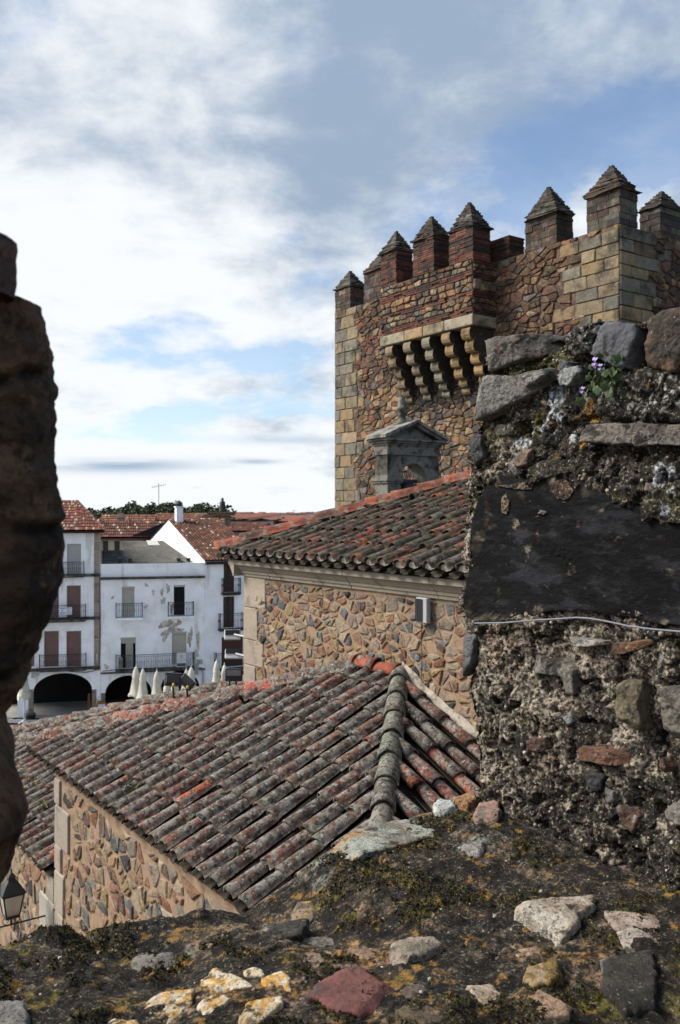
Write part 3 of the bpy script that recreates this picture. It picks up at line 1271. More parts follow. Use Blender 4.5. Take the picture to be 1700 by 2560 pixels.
# far and rear slopes, seen only from aside: rows of the same tiles, sparser
x = EQ + .3
while x < 12.6:
    top = HP - min(abs(x - EQ), abs(12.7 - x))
    rb.row('y', x, HP, top, EZ, EM, sgn=-1, channel=False)
    x += .25

# bell gable on the far wall
BGP, BGT = 11.44, .33
GC = (.20, .195, .175)


def bell_gable(chapel):
    y0, y1 = BGP, BGP + BGT
    q0, q1 = 9.02, 10.12
    qc, r, zs = 9.57, .275, .53
    base = np.array([0, 0, 0])
    V, F = [], []
    # front outline with arch (polyline), built as a strip between outer and inner outlines
    n = 16
    inner = [(qc - r, -.95)] + [(qc - r * math.cos(math.pi * k / n), zs + r * math.sin(math.pi * k / n)) for k in range(n + 1)] + [(qc + r, -.95)]
    outer = []
    for (x, zz) in inner:
        if zz <= zs:
            outer.append((q0 if x < qc else q1, zz))
        else:
            a = math.atan2(zz - zs, x - qc)
            # project on the rectangle q0..q1, zs..0.93
            dx, dz = math.cos(a), math.sin(a)
            t = 1e9
            if abs(dx) > 1e-6:
                t = min(t, ((q1 - qc) if dx > 0 else (qc - q0)) / abs(dx))
            if dz > 1e-6:
                t = min(t, (.93 - zs) / dz)
            outer.append((qc + dx * t, zs + dz * t))
    m = len(inner)
    for yy in (y0, y1):
        V += [(x, yy, zz) for x, zz in inner] + [(x, yy, zz) for x, zz in outer]
    for k in range(m - 1):
        F.append((k, k + 1, m + k + 1, m + k))
        F.append((2 * m + k, 3 * m + k, 3 * m + k + 1, 2 * m + k + 1))
        F.append((k, 2 * m + k, 2 * m + k + 1, k + 1))
        F.append((m + k, m + k + 1, 3 * m + k + 1, 3 * m + k))
    # corners of the rectangle
    body = mk('bell_gable', V, F, m_granite_dark, chapel, col=[GC] * len(V))
    # spandrel fill so that the top corners are square
    g = G()
    g.add([(q0, y0, .60), (q0, y0, .93), (q0 + .25, y0, .93), (q0, y1, .60), (q0, y1, .93), (q0 + .25, y1, .93)], [(0, 1, 2), (3, 5, 4), (0, 3, 4, 1), (1, 4, 5, 2)], GC)
    g.obj('spandrel', m_granite_dark, body)
    g = G()
    g.add([(q1, y0, .60), (q1, y0, .93), (q1 - .25, y0, .93), (q1, y1, .60), (q1, y1, .93), (q1 - .25, y1, .93)], [(0, 2, 1), (3, 4, 5), (0, 1, 4, 3), (1, 2, 5, 4)], GC)
    g.obj('spandrel', m_granite_dark, body)
    g = G()
    for (a, b_, z0, z1) in ((q0, qc - r, .47, .505), (q0, qc - r, .505, .56), (qc + r, q1, .47, .505), (qc + r, q1, .505, .56)):
        e = .025 if z0 < .5 else .045
        g.box((a - e, y0 - e, z0), (b_ + e * .6, y1 + e, z1), GC)
    g.obj('impost_band', m_granite_dark, body)
    g = G()
    for z0, z1, e in ((.932, .985, .03), (.986, 1.085, .012), (1.086, 1.12, .035), (1.121, 1.16, .065), (1.161, 1.195, .10)):
        g.box((q0 - e, y0 - e, z0), (q1 + e, y1 + e, z1), vary(GC, rnd, .1))
    g.obj('cornice', m_granite_dark, body)
    # pediment: tympanum, raking mouldings and roof slabs
    za = 1.47
    a0, a1 = q0 - .13, q1 + .13
    g = G()
    g.add([(a0 + .2, y0 + .04, 1.197), (a1 - .2, y0 + .04, 1.197), (qc, y0 + .04, za - .06), (a0 + .2, y1, 1.197), (a1 - .2, y1, 1.197), (qc, y1, za - .06)],
          [(0, 1, 2), (3, 5, 4), (0, 2, 5, 3), (1, 4, 5, 2)], GC)
    g.obj('pediment', m_granite_dark, body)
    for sx, xa in ((1, a0), (-1, a1)):
        for e, t0, t1 in ((.11, 0, .05), (.06, -.055, -.001)):
            g = G()
            V = []
            for yy in (y0 - e, y1 + e):
                V += [(xa + sx * (.0 if e > .1 else .12), yy, 1.197 + max(t0, 0)), (qc, yy, za + t0), (qc, yy, za + t1), (xa, yy, 1.197 + max(t1, .003))]
            g.add(V, [(0, 1, 2, 3), (7, 6, 5, 4), (0, 4, 5, 1), (1, 5, 6, 2), (2, 6, 7, 3), (3, 7, 4, 0)], vary((.27, .265, .24) if e > .1 else GC, rnd, .08))
            g.obj('roof_slab' if e > .1 else 'raking_moulding', m_granite_dark, body)
    V, F = lathe([(.075, 1.44), (.07, 1.50), (.062, 1.66), (.10, 1.69), (.105, 1.73), (.07, 1.755), (.062, 1.83), (.058, 1.90), (.0, 1.91)], 12, qc - .12, (y0 + y1) / 2)
    mk('finial', V, F, m_granite_dark, body, True, col=[GC] * len(V))
    ym = (y0 + y1) / 2
    V, F = lathe([(.215, .14), (.225, .17), (.19, .24), (.16, .33), (.145, .42), (.11, .475), (.05, .50), (.0, .505)], 18, qc - .02, ym)
    bell = mk('bell', V, F, m_iron, body, True)
    g = G()
    g.box((qc - .20, ym - .05, .48), (qc + .18, ym + .05, .54))
    for k in range(11):
        x = qc - .20 + .38 * k / 10
        g.bar((x, ym, .53), (x + (rnd.random() - .5) * .04, ym + (rnd.random() - .5) * .08, .585 + .06 * rnd.random()), .006, 4)
    g.obj('bell_yoke', m_iron, body)


bell_gable(chapel)

# ================================================================== the lower porch: pyramid roof against the chapel wall
rnd = random.Random(41)
porch = thing('porch', 'low rubble stone porch with a wide lichened tile roof leaning on the chapel', 'building', (5.0, 8.5, -14.5), K)
PQ, PZ, PM = 3.5, -3.20, .469
PW = 3.62                                  # wall plane
PP0, PP1 = 4.73, 12.35                     # eave corners
PK0, PK1 = 7.82, 8.44                      # short ridge on the chapel wall
PTOP = -1.86
WC = 11.32                                 # far corner of the wall
g = G()
g.box((PW, 4.95, -14.5), (CQ - .002, WC, PZ - .10))
g.obj('wall', m_mortar_tan, porch)
mpP = lambda a, b, d: (PW - d, a, b)
polys = [p for p in scatter_wall(4.95, WC - .05, -6.8, PZ - .16, .20, .155, rnd, .82)]
# quoin column at the far corner
QZ = [(-3.33, -3.66, .20), (-3.66, -4.16, .52), (-4.16, -4.48, .24), (-4.48, -5.0, .34), (-5.0, -5.55, .30), (-5.55, -6.4, .36), (-6.4, -7.3, .3)]
for z1, z0, l in QZ:
    c = vary((.36, .31, .26), rnd, .1)
    poly = [(WC - l, z0 + .006), (WC - .003, z0 + .006), (WC - .003, z1 - .006), (WC - l, z1 - .006)]
    gq = stone_geo(chaikin(poly, .04), mpP, .028, .012, rnd, False, rough=.01)
    mk('quoin_block', gq[0], gq[1], m_granite, porch, col=[c] * len(gq[0]))
polys = [p for p in polys if not any(centroid(p)[0] > WC - l - .12 and z0 - .05 < centroid(p)[1] < z1 + .05 for z1, z0, l in QZ)]
rest = lay_stones(porch, polys, mpP, PAL_W, m_stone, rnd, .015, .014, .008, limit=300, rough=.05,
                  seen=lambda a, b: proj(K, (PW, a, b))[1] < 2350)
rest.obj('small_stones', m_stone, porch, kind='stuff')
g = G()
V = [(PQ + .04, PP0 + .03, PZ), (PQ + .04, PP1, PZ), (CQ - .003, PK1, PTOP), (CQ - .003, PK0, PTOP), (CQ - .003, PP0 + .03, PZ), (CQ - .003, PP1, PZ)]
g.add(V, [(0, 1, 2, 3), (0, 3, 4), (1, 5, 2), (0, 4, 5, 1)])
g.obj('roof_deck', m_deck, porch)
PAL_A = [(.19, .072, .048), (.17, .07, .048), (.14, .075, .056), (.12, .075, .06), (.18, .085, .06), (.11, .068, .055)]
ra = Roof(porch, 'A', random.Random(55), PAL_A, hot=.022)
sl0 = (PK0 - PP0) / (CQ - PQ)
sl1 = (PP1 - PK1) / (CQ - PQ)
y = PP1 - .10
while y > PP0 + .1:
    top = CQ - .05
    if y < PK0:
        top = PQ + (y - PP0) / sl0 - .03
    if y > PK1:
        top = PQ + (PP1 - y) / sl1 - .03
    ra.row('x', y, PQ - .02, top, PZ, PM)
    y -= .25
# slope to the right of the near hip
pm2 = (PTOP - PZ) / (PK0 - PP0)
x = CQ - .14
j = 0
rc = Roof(porch, 'A', random.Random(56), [(.20, .062, .044), (.15, .065, .048), (.11, .07, .058), (.10, .075, .065), (.25, .066, .045), (.28, .07, .045)], hot=.14)
while x > PQ + .15:
    top = PP0 + (x - PQ) * sl0 - .04
    rc.row('y', x, PP0, top, PZ, pm2)
    x -= .25
rg = Roof(porch, 'A', random.Random(58), [(.15, .145, .11), (.12, .11, .085), (.17, .15, .12), (.16, .11, .08)], 0)
rg.ridge((PQ - .02, PP0 - .03, PZ + .01), (CQ - .02, PK0, PTOP), hot=0.0, lift=.065, scale=.95)
ra.ridge((PQ, PP1, PZ + .01), (CQ - .02, PK1, PTOP), hot=.12)
rh = Roof(porch, 'P', random.Random(57), [(.33, .09, .05), (.27, .085, .05)], 0)
rh.ridge((CQ - .06, PK0 - .05, PTOP + .02), (CQ - .06, PK1 + .12, PTOP + .02), lift=.035, scale=.92)
# lime mortar fillet where the right slope meets the chapel wall
V, F = [], []
N = 24
for i in range(N + 1):
    t = i / N
    yy = PK0 - .05 + (PP0 - PK0) * t
    zz = PTOP + (PZ - PTOP) * t
    V += [(CQ - .08 + .03 * rnd.random(), yy, zz + .08 + .02 * rnd.random()), (CQ - .02, yy, zz + .15 + .05 * rnd.random()), (CQ + .02, yy, zz + .05)]
for i in range(N):
    for k in range(2):
        F.append((3 * i + k, 3 * i + k + 1, 3 * i + 4 + k, 3 * i + 3 + k))
mk('mortar_fillet', V, F, M('fillet_mortar', (.44, .39, .33), .5, 14, [((.10, .085, .07), 9, .55, .06, .7)], bump=(60, .8, .01)), porch)

# ================================================================== the house with the longer roof behind it
rnd = random.Random(61)
arcade = thing('gallery_house', 'lower wing beyond the porch with a weedy lichened tile roof over the lantern', 'building', (7.0, 14.5, -14.5), K)
AQ, AZ, AM = 3.5, -4.58, .479
g = G()
g.box((PW, WC + .002, -14.5), (9.5, 18.0, AZ - .10))
g.obj('wall', m_mortar_tan, arcade)
polys = scatter_wall(WC + .45, 13.4, -7.2, AZ - .14, .24, .19, rnd, .93)
rest = lay_stones(arcade, polys, mpP, PAL_W, m_stone, rnd, .015, .014, .008, limit=200, rough=.05)
rest.obj('small_stones', m_stone, arcade, kind='stuff')
for z1, z0, l in ((-4.62, -4.95, .30), (-4.955, -5.52, .62), (-5.525, -6.4, .38), (-6.4, -7.2, .6)):
    c = vary((.40, .37, .33) if l > .5 else (.34, .30, .25), rnd, .08)
    poly = [(WC + .01, z0 + .006), (WC + l, z0 + .006), (WC + l, z1 - .006), (WC + .01, z1 - .006)]
    gq = stone_geo(chaikin(poly, .04), mpP, .03, .012, rnd, False, rough=.01)
    mk('quoin_block', gq[0], gq[1], m_granite, arcade, col=[c] * len(gq[0]))
# hip line found from the sight lines of its two ends
H0, H1 = (8.2, 11.2), (3.5, 18.35)
hz = lambda x: AZ + AM * (x - AQ)
g = G()
V = [(AQ + .04, WC + .03, AZ), (AQ + .04, H1[1], AZ), (H0[0], H0[1], hz(H0[0])), (H0[0], WC + .03, hz(H0[0])), (9.6, 18.3, AZ), (9.6, WC + .03, AZ)]
g.add(V, [(0, 1, 2, 3), (1, 4, 2), (4, 5, 3, 2), (0, 5, 4, 1)])
g.obj('roof_deck', m_deck, arcade)
rr = Roof(arcade, 'A', random.Random(66), PAL_A, hot=.03)
y = WC + .16
while y < H1[1] - .1:
    top = AQ + (H1[1] - y) / (H1[1] - H0[1]) * (H0[0] - AQ)
    rr.row('x', y, AQ - .02, min(top, H0[0]) - .03, AZ, AM, channel=(y < 17.5))
    y += .25
rr.ridge((H1[0], H1[1], AZ + .01), (H0[0], H0[1], hz(H0[0])), hot=.06)
place('tile', COVERS['P'][0], arcade, (AQ + .12, WC + .16, AZ + .16), (0, -math.atan(AM), 0), (1, 1.1, 1.1), (.36, .085, .045))

# ================================================================== the square and its houses
GZ = -14.5
def ground_sheet():
    xs = np.concatenate([np.linspace(-2500, -130, 14), np.linspace(-120, 120, 49), np.linspace(130, 2500, 14)])
    ys = np.concatenate([np.linspace(-300, -20, 5), np.linspace(-10, 130, 29), np.linspace(140, 700, 57), np.linspace(760, 6000, 20)])
    V = []
    for y in ys:
        for x in xs:
            t = min(max((y - 110) / 260, 0), 1)
            t = t * t * (3 - 2 * t)
            V.append((x, y, GZ + t * (9.3 + 1.2 * math.sin(x * .013 + y * .006))))
    n = len(xs)
    F = [(j * n + i, j * n + i + 1, (j + 1) * n + i + 1, (j + 1) * n + i) for j in range(len(ys) - 1) for i in range(n - 1)]
    o = mk('ground', V, F, m_land, None, True, base=(0, 0, 0), kind='structure')


ground_sheet()
g = G()
# paving slabs of the square, a sheet just above the ground
for i in range(18):
    for j in range(24):
        x0, y0 = -34 + i * 2.0, 42 + j * 1.0
        if y0 > 64:
            continue
        g.add([(x0 + .01, y0 + .01, GZ + .012), (x0 + 1.99, y0 + .01, GZ + .012), (x0 + 1.99, y0 + .99, GZ + .012), (x0 + .01, y0 + .99, GZ + .012)], [(0, 1, 2, 3)])
g.obj('paving_slabs', m_paving, None, kind='structure')
g = G()
g.add([(-60, 20, GZ + .004), (30, 20, GZ + .004), (30, 90, GZ + .004), (-60, 90, GZ + .004)], [(0, 1, 2, 3)])
g.obj('plaza', m_paving, None, kind='structure')


def facade(name, root, mat, x0, x1, z0, z1, holes, depth=.28, arches=(), zone=None, thick=.4):
    """a wall with real openings; holes (x0,x1,z0,z1); arches (xa,xb,spring,crown) in the zone below 'zone'"""
    g = G()
    zb = zone if zone is not None else z0
    xs = sorted({x0, x1, *[h[0] for h in holes], *[h[1] for h in holes]})
    zs = sorted({zb, z1, *[h[2] for h in holes], *[h[3] for h in holes]})
    for i in range(len(xs) - 1):
        for j in range(len(zs) - 1):
            xm, zm = (xs[i] + xs[i + 1]) / 2, (zs[j] + zs[j + 1]) / 2
            if any(h[0] < xm < h[1] and h[2] < zm < h[3] for h in holes):
                continue
            g.add([(xs[i], 0, zs[j]), (xs[i + 1], 0, zs[j]), (xs[i + 1], 0, zs[j + 1]), (xs[i], 0, zs[j + 1])], [(0, 1, 2, 3)])
    for a, b_, c, d in holes:
        g.add([(a, 0, c), (b_, 0, c), (b_, 0, d), (a, 0, d), (a, depth, c), (b_, depth, c), (b_, depth, d), (a, depth, d)],
              [(0, 4, 5, 1), (1, 5, 6, 2), (2, 6, 7, 3), (3, 7, 4, 0)])
    if zone is not None:
        edges = [x0]
        for xa, xb, sp, cr in arches:
            edges += [xa, xb]
        edges.append(x1)
        for k in range(0, len(edges), 2):
            a, b_ = edges[k], edges[k + 1]
            if b_ > a:
                g.add([(a, 0, z0), (b_, 0, z0), (b_, 0, zone), (a, 0, zone), (a, thick, z0), (b_, thick, z0), (b_, thick, zone), (a, thick, zone)],
                      [(0, 1, 2, 3), (1, 5, 6, 2), (0, 3, 7, 4)])
        for xa, xb, sp, cr in arches:
            n = 22
            xc, r = (xa + xb) / 2, (xb - xa) / 2
            pts = [(xc - r * math.cos(math.pi * k / n), sp + (cr - sp) * math.sin(math.pi * k / n)) for k in range(n + 1)]
            V = []
            for x, zz in pts:
                V += [(x, 0, zz), (x, 0, zone), (x, thick, zz)]
            F = []
            for k in range(n):
                a = 3 * k
                F += [(a, a + 3, a + 4, a + 1), (a, a + 2, a + 5, a + 3)]
            g.add(V, F)
            g.add([(xa, 0, z0), (xa, thick, z0), (xa, thick, sp), (xa, 0, sp), (xb, 0, z0), (xb, thick, z0), (xb, thick, sp), (xb, 0, sp)], [(0, 1, 2, 3), (4, 7, 6, 5)])
    return g.obj(name, mat, root)


def railing(root, x0, x1, z0, z1, d, mat=None, ornate=True, name='railing'):
    """iron railing round a balcony: front and two returns"""
    g = G()
    r = .011
    segs = [((x0, -d), (x1, -d)), ((x0, -d), (x0, 0)), ((x1, -d), (x1, 0))]
    for (a, b_) in segs:
        g.bar((a[0], a[1], z1), (b_[0], b_[1], z1), .022, 5)
        g.bar((a[0], a[1], z0 + .06), (b_[0], b_[1], z0 + .06), .016, 4)
        if ornate:
            g.bar((a[0], a[1], z1 - .14), (b_[0], b_[1], z1 - .14), .010, 4)
        L = math.hypot(b_[0] - a[0], b_[1] - a[1])
        n = max(2, int(L / .125))
        for k in range(n + 1):
            t = k / n
            x, y = a[0] + (b_[0] - a[0]) * t, a[1] + (b_[1] - a[1]) * t
            g.bar((x, y, z0), (x, y, z1), r, 4)
            if ornate and k % 2 == 0:
                g.bar((x, y, z0 + (z1 - z0) * .45), (x, y, z0 + (z1 - z0) * .60), .026, 5)
    for x in (x0, x1):
        g.bar((x, -d, z0 - .02), (x, -d, z1 + .07), .030, 6)
    return g.obj(name, mat or m_iron, root)


def balcony(root, x0, x1, zf, zr, d=.62, thick=.13, slab=None):
    g = G()
    g.box((x0 - .05, -d - .05, zf - thick), (x1 + .05, -.002, zf))
    g.box((x0 + .02, -d + .05, zf - thick - .06), (x1 - .02, -.002, zf - thick - .002))
    b = g.obj('balcony', slab or m_granite_slab, root)
    railing(b, x0, x1, zf + .002, zr, d)
    return b


m_granite_slab = M('balcony_slab', (.13, .12, .11), .5, 3, [((.02, .02, .02), 2.5, .5, .08, .8), ((.4, .38, .34), 5, .62, .05, .5)], bump=None)


def shutter(root, h, mat, name='shutter', slats=True, y=.10, bottom=0.0, vertical=False):
    x0, x1, z0, z1 = h
    z0 = z0 + (z1 - z0) * bottom
    g = G()
    g.box((x0 + .002, y, z0 + .002), (x1 - .002, y + .03, z1 - .002))
    if vertical:
        n = 6
        for k in range(n):
            xx = x0 + (x1 - x0) * (k + .5) / n
            w = (x1 - x0) / n * .36
            g.box((xx - w, y - .025, z0 + .03), (xx + w, y - .001, z1 - .03))
    elif slats:
        n = max(4, int((z1 - z0) / .09))
        for k in range(n):
            zz = z0 + (z1 - z0) * k / n
            g.box((x0 + .012, y - .012, zz + .008), (x1 - .012, y - .0005, zz + (z1 - z0) / n - .006))
    return g.obj(name, mat, root)


def frame_of(root, h, t=.05, y=-.012, mat=None):
    x0, x1, z0, z1 = h
    g = G()
    g.box((x0 - t, y, z0), (x0 - .001, .03, z1 + t))
    g.box((x1 + .001, y, z0), (x1 + t, .03, z1 + t))
    g.box((x0, y, z1 + .001), (x1, .03, z1 + t))
    return g.obj('window', mat or m_gmetal, root)


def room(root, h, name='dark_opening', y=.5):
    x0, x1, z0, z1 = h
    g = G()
    g.box((x0 - .3, y, z0 - .2), (x1 + .3, y + .02, z1 + .2))  # flat dark sheet stands for the unlit room
    return g.obj(name, m_room_shade, root)


def far_tiles(g, eave_a, eave_b, ridge_a, ridge_b, pitch, rnd, pal, n_up, r=.085, pale=.05):
    """rows of half-round tiles over a sloping quad"""
    A, B, C, D = (np.array(v, float) for v in (eave_a, eave_b, ridge_a, ridge_b))
    L = np.linalg.norm(B - A)
    n = max(2, int(L / pitch))
    up = np.cross(B - A, C - A)
    up = up / np.linalg.norm(up)
    if up[2] < 0:
        up = -up
    side = (B - A) / L
    for i in range(n):
        t = (i + .5) / n
        P0, P1 = A + (B - A) * t, C + (D - C) * t
        for k in range(n_up):
            a, b_ = P0 + (P1 - P0) * (k / n_up), P0 + (P1 - P0) * ((k + 1.08) / n_up if k < n_up - 1 else 1.0)
            c = vary(rnd.choice(pal), rnd, .25)
            if rnd.random() < pale:
                c = vary((.42, .34, .26), rnd, .15)
            V = []
            for P, rr, e in ((a, r, .028), (b_, r * .8, .0)):
                for j in range(4):
                    an = math.pi * j / 3
                    V.append(P + side * (-math.cos(an) * rr) + up * (math.sin(an) * rr + e))
            g.add(V, [(0, 1, 5, 4), (1, 2, 6, 5), (2, 3, 7, 6)], c)


PAL_R = [(.20, .08, .052), (.15, .068, .048), (.11, .055, .042), (.23, .10, .062), (.085, .05, .04)]
m_rooftile = M('far_roof_tile', 'attr', .4, 1.2, bump=None)
rnd = random.Random(77)

# ---------------------------------------------------------------- left house
D0 = 65.0
x251 = (251 - CX) / FPX * D0
H1 = Frame(R(14.5), x251, D0, 0)
hx = lambda X, Y: (H1.hit(X, Y, 1, 0)[0], H1.hit(X, Y, 1, 0)[2])


def hr(fr, X0, Y0, X1, Y1):
    a, b_ = fr.hit(X0, Y0, 1, 0), fr.hit(X1, Y1, 1, 0)
    return (a[0], b_[0], b_[2], a[2])


house1 = thing('white_house', 'white arcaded house with brown shutters, hipped tile roof and iron balconies', 'house', (-5, 4, GZ), H1)
x0 = H1.hit(-60, 1500, 1, 0)[0]
zt = hr(H1, 200, 1331, 240, 1440)[3]
win = [hr(H1, 169, 1359, 201, 1434), hr(H1, 168, 1463, 201, 1543), hr(H1, 111, 1577, 146, 1664), hr(H1, 167, 1577, 202, 1664),
       hr(H1, 111, 1463, 146, 1543), hr(H1, 111, 1359, 146, 1434), hr(H1, 50, 1577, 85, 1664)]
win = [(round(a, 3), round(b_, 3), round(c, 3), round(d, 3)) for a, b_, c, d in win]
arch = hr(H1, 83, 1684, 230, 1722)
zone1 = hr(H1, 0, 1674, 10, 1700)[3]
facade('wall', house1, m_white, x0, 0, GZ, zt, win, arches=[(x0 + 1.2, arch[0] - 1.05, arch[2], arch[3]), (arch[0], arch[1], arch[2], arch[3])], zone=zone1)
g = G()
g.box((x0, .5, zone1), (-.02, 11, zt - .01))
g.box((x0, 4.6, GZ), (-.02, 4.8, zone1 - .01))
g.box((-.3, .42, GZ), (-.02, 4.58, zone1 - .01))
g.obj('inner_wall_shade', m_room_shade, house1)
for i, h in enumerate(win):
    f = frame_of(house1, h, .035, mat=m_gmetal)
    shutter(f, h, m_shutG if i in (0, 5) else m_shutP, vertical=True)
bl = [(60, 210, 1404, 1434), (60, 214, 1512, 1544), (100, 215, 1634, 1665)]
for X0, X1, Yr, Yf in bl:
    a, b_, zf, zr = hr(H1, X0, Yr, X1, Yf)
    balcony(house1, a, b_, zf, zr, .55)
for Y in (1435, 1545, 1672):
    a, b_, _, zz = hr(H1, 0, Y, 250, Y + 5)
    g = G()
    g.box((x0, -.14, zz - .16), (-.02, -.003, zz - .02))
    g.box((x0, -.09, zz - .24), (-.02, -.003, zz - .162))
    g.obj('string_course', m_granite_slab, house1)
# granite pilaster on its right edge, block by block
a, b_, zb, _ = hr(H1, 235, 1331, 251, 1674)
z = zb
while z < zt - .05:
    h = min(.72 * (.8 + .4 * rnd.random()), zt - z)
    g = G()
    g.box((a, -.045, z + .012), (b_ - .03, -.002, z + h - .012), vary((.36, .29, .23), rnd, .15))
    g.obj('pilaster_block', m_granite, house1)
    z += h
for X0, X1 in ((71, 83), (230, 241)):
    a, b_, zb, ztp = hr(H1, X0, 1722, X1, 1779)
    g = G()
    g.box((a, -.02, GZ), (b_, .42, ztp), (.30, .26, .22))
    g.obj('pillar', m_granite, house1)
# hipped roof
ez = hr(H1, 190, 1326, 245, 1330)[3]
RY, RZ1 = 5.2, None
rd = H1.hit(190, 1251, 1, RY)
rl = H1.hit(-60, 1251, 1, RY)
g = G()
V = [(x0 - .4, -.45, ez), (.30, -.45, ez), (rd[0], RY, rd[2]), (x0 - .4, RY, rd[2]), (.30, 11.3, ez), (x0 - .4, 11.3, ez)]
g.add(V, [(0, 1, 2, 3), (1, 4, 2), (4, 5, 3, 2)])
g.box((x0 - .4, -.42, ez - .13), (.26, 11.2, ez - .01))
g.obj('roof', m_deck, house1)
g = G()
W = .30 - (x0 - .4)
for i in range(int(W / .24)):
    x = .30 - .12 - i * .24
    top = 1.0 if x < rd[0] else (.30 - x) / (.30 - rd[0])
    P1 = np.array([x, -.45 + (RY + .45) * top, ez + (rd[2] - ez) * top])
    nu = max(1, int(11 * top))
    far_tiles(g, (x - .12, -.45, ez + .03), (x + .12, -.45, ez + .03), (x - .12, P1[1], P1[2] + .03), (x + .12, P1[1], P1[2] + .03), .15, rnd, [(.30, .10, .06), (.22, .075, .05), (.16, .06, .05)], nu, .095, .20)
g.obj('roof_tiles', m_rooftile, house1, kind='stuff')
g = G()
far_tiles(g, (.30, -.45, ez + .05), (.30, -.25, ez + .05), (rd[0] - .1, RY - .1, rd[2] + .05), (rd[0] + .1, RY + .1, rd[2] + .05), .15, rnd, PAL_R, 14, .13, .15)
g.obj('hip_tiles', m_rooftile, house1, kind='stuff')

# folded white and blue notice on the balcony rail
a, b_, zb, ztp = hr(H1, 149, 1514, 181, 1532)
nt = thing('balcony_sign', 'folded white notice with blue print hung on the balcony rail of the brown-shuttered house', 'sign', ((a + b_) / 2, -.70, zb), H1)
xm = (a + b_) / 2
for nm, xa, xb, ya, yb, blue in (('left_panel', a, xm, -.66, -.76, True), ('right_panel', xm, b_, -.76, -.66, False)):
    V = [(xa, ya, zb), (xb, yb, zb), (xb, yb, ztp), (xa, ya, ztp), (xa, ya + .015, zb), (xb, yb + .015, zb), (xb, yb + .015, ztp), (xa, ya + .015, ztp)]
    p = mk('panel', V, [(0, 1, 2, 3), (7, 6, 5, 4), (0, 4, 5, 1), (3, 2, 6, 7), (0, 3, 7, 4), (1, 5, 6, 2)], m_paint, nt, col=[(.72, .74, .80)] * 8)
    g = G()
    for z0, z1, u0, u1 in ((.82, .93, .12, .92), (.48, .66, .40, .62), (.28, .36, .10, .90), (.08, .18, .14, .45), (.08, .18, .50, .88)):
        P = lambda u, v: (xa + (xb - xa) * u, ya + (yb - ya) * u - .004, zb + (ztp - zb) * v)
        g.add([P(u0, z0), P(u1, z0), P(u1, z1), P(u0, z1)], [(0, 1, 2, 3)], (.05, .22, .50) if blue else (.30, .42, .60))
    g.obj('print', m_paint, p)

# ---------------------------------------------------------------- middle house
H2 = Frame(R(14.0), x251, D0, 0)
house2 = thing('peeling_house', 'white arcaded house with peeling plaster and a grey corrugated roof', 'house', (6, 4, GZ), H2)
xr = H2.hit(512, 1500, 1, 0)[0]
ptop = hr(H2, 260, 1408, 500, 1440)[3]
w2 = [hr(H2, 305, 1465, 336, 1540), hr(H2, 434.5, 1461, 462, 1536), hr(H2, 302, 1592, 339, 1668), hr(H2, 430, 1578, 466, 1658)]
zc = hr(H2, 260, 1441, 500, 1445)[3]
zone2 = hr(H2, 260, 1676, 300, 1690)[3]
a1 = hr(H2, 263, 1689, 379, 1728)
a2 = hr(H2, 400, 1676, 500, 1722)
facade('wall', house2, m_white, .02, xr, GZ, ptop, w2, arches=[a1[:2] + (a1[2], a1[3]), a2[:2] + (a2[2], a2[3])], zone=zone2)
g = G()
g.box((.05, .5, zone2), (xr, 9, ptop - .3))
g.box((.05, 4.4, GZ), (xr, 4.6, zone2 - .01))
g.obj('inner_wall_shade', m_room_shade, house2)
for i, h in enumerate(w2):
    f = frame_of(house2, (h[0], h[1], h[2], h[3]), .045, mat=m_white)
    hgt = h[3] - h[2]
    # shutter box
    g = G()
    g.box((h[0] - .03, -.03, h[3] - .13), (h[1] + .03, .03, h[3] + .005))
    g.obj('shutter_box', m_shutC, f)
    if i in (0, 3):
        shutter(f, (h[0], h[1], h[2], h[3] - .13), m_shutC)
    elif i == 1:
        room(f, h, 'dark_doorway', .3)
    else:
        room(f, h, 'dark_doorway', .3)
        g = G()
        for k in range(9):
            x = h[0] + (h[1] - h[0]) * (.36 + .055 * k)
            g.bar((x, .12 + .02 * (k % 2), h[2]), (x, .12 + .02 * (k % 2), h[3] - .25), .032, 6)
        g.obj('curtain', m_shutC, f)
        shutter(f, (h[0], h[1], h[3] - .45, h[3] - .13), m_shutC)
a, b_, zf, zr = hr(H2, 290, 1506, 355, 1540)
balcony(house2, a, b_, zf, zr, .55, slab=m_white)
a, b_, zf, zr = hr(H2, 420, 1503, 482, 1536)
balcony(house2, a, b_, zf, zr, .55, slab=m_white)
a, b_, zf, zr = hr(H2, 290, 1634, 483, 1663)
lb = balcony(house2, a, b_, zf, zr, .62, .16)
LBX, LBZF, LBZR = (a, b_), zf, zr
g = G()
g.box((.02, -.30, zc - .10), (xr, -.002, zc))
g.box((.02, -.20, zc - .18), (xr, -.002, zc - .102))
g.obj('cornice', m_granite_slab, house2)
a, b_, _, zz = hr(H2, 252, 1680, 500, 1690)
g = G()
g.box((.02, -.10, zz - .09), (xr, -.003, zz + .02))
g.obj('string_course', m_granite_slab, house2)
for X0, X1 in ((252, 263), (379, 400)):
    a, b_, zb, ztp = hr(H2, X0, 1731, X1, 1790)
    g = G()
    g.box((max(a, .05), -.02, GZ), (b_, .42, ztp), (.22, .19, .16))
    g.obj('pillar', m_granite, house2)
# corrugated roof behind the parapet: two sheets as in the photograph
rz = ptop + .05


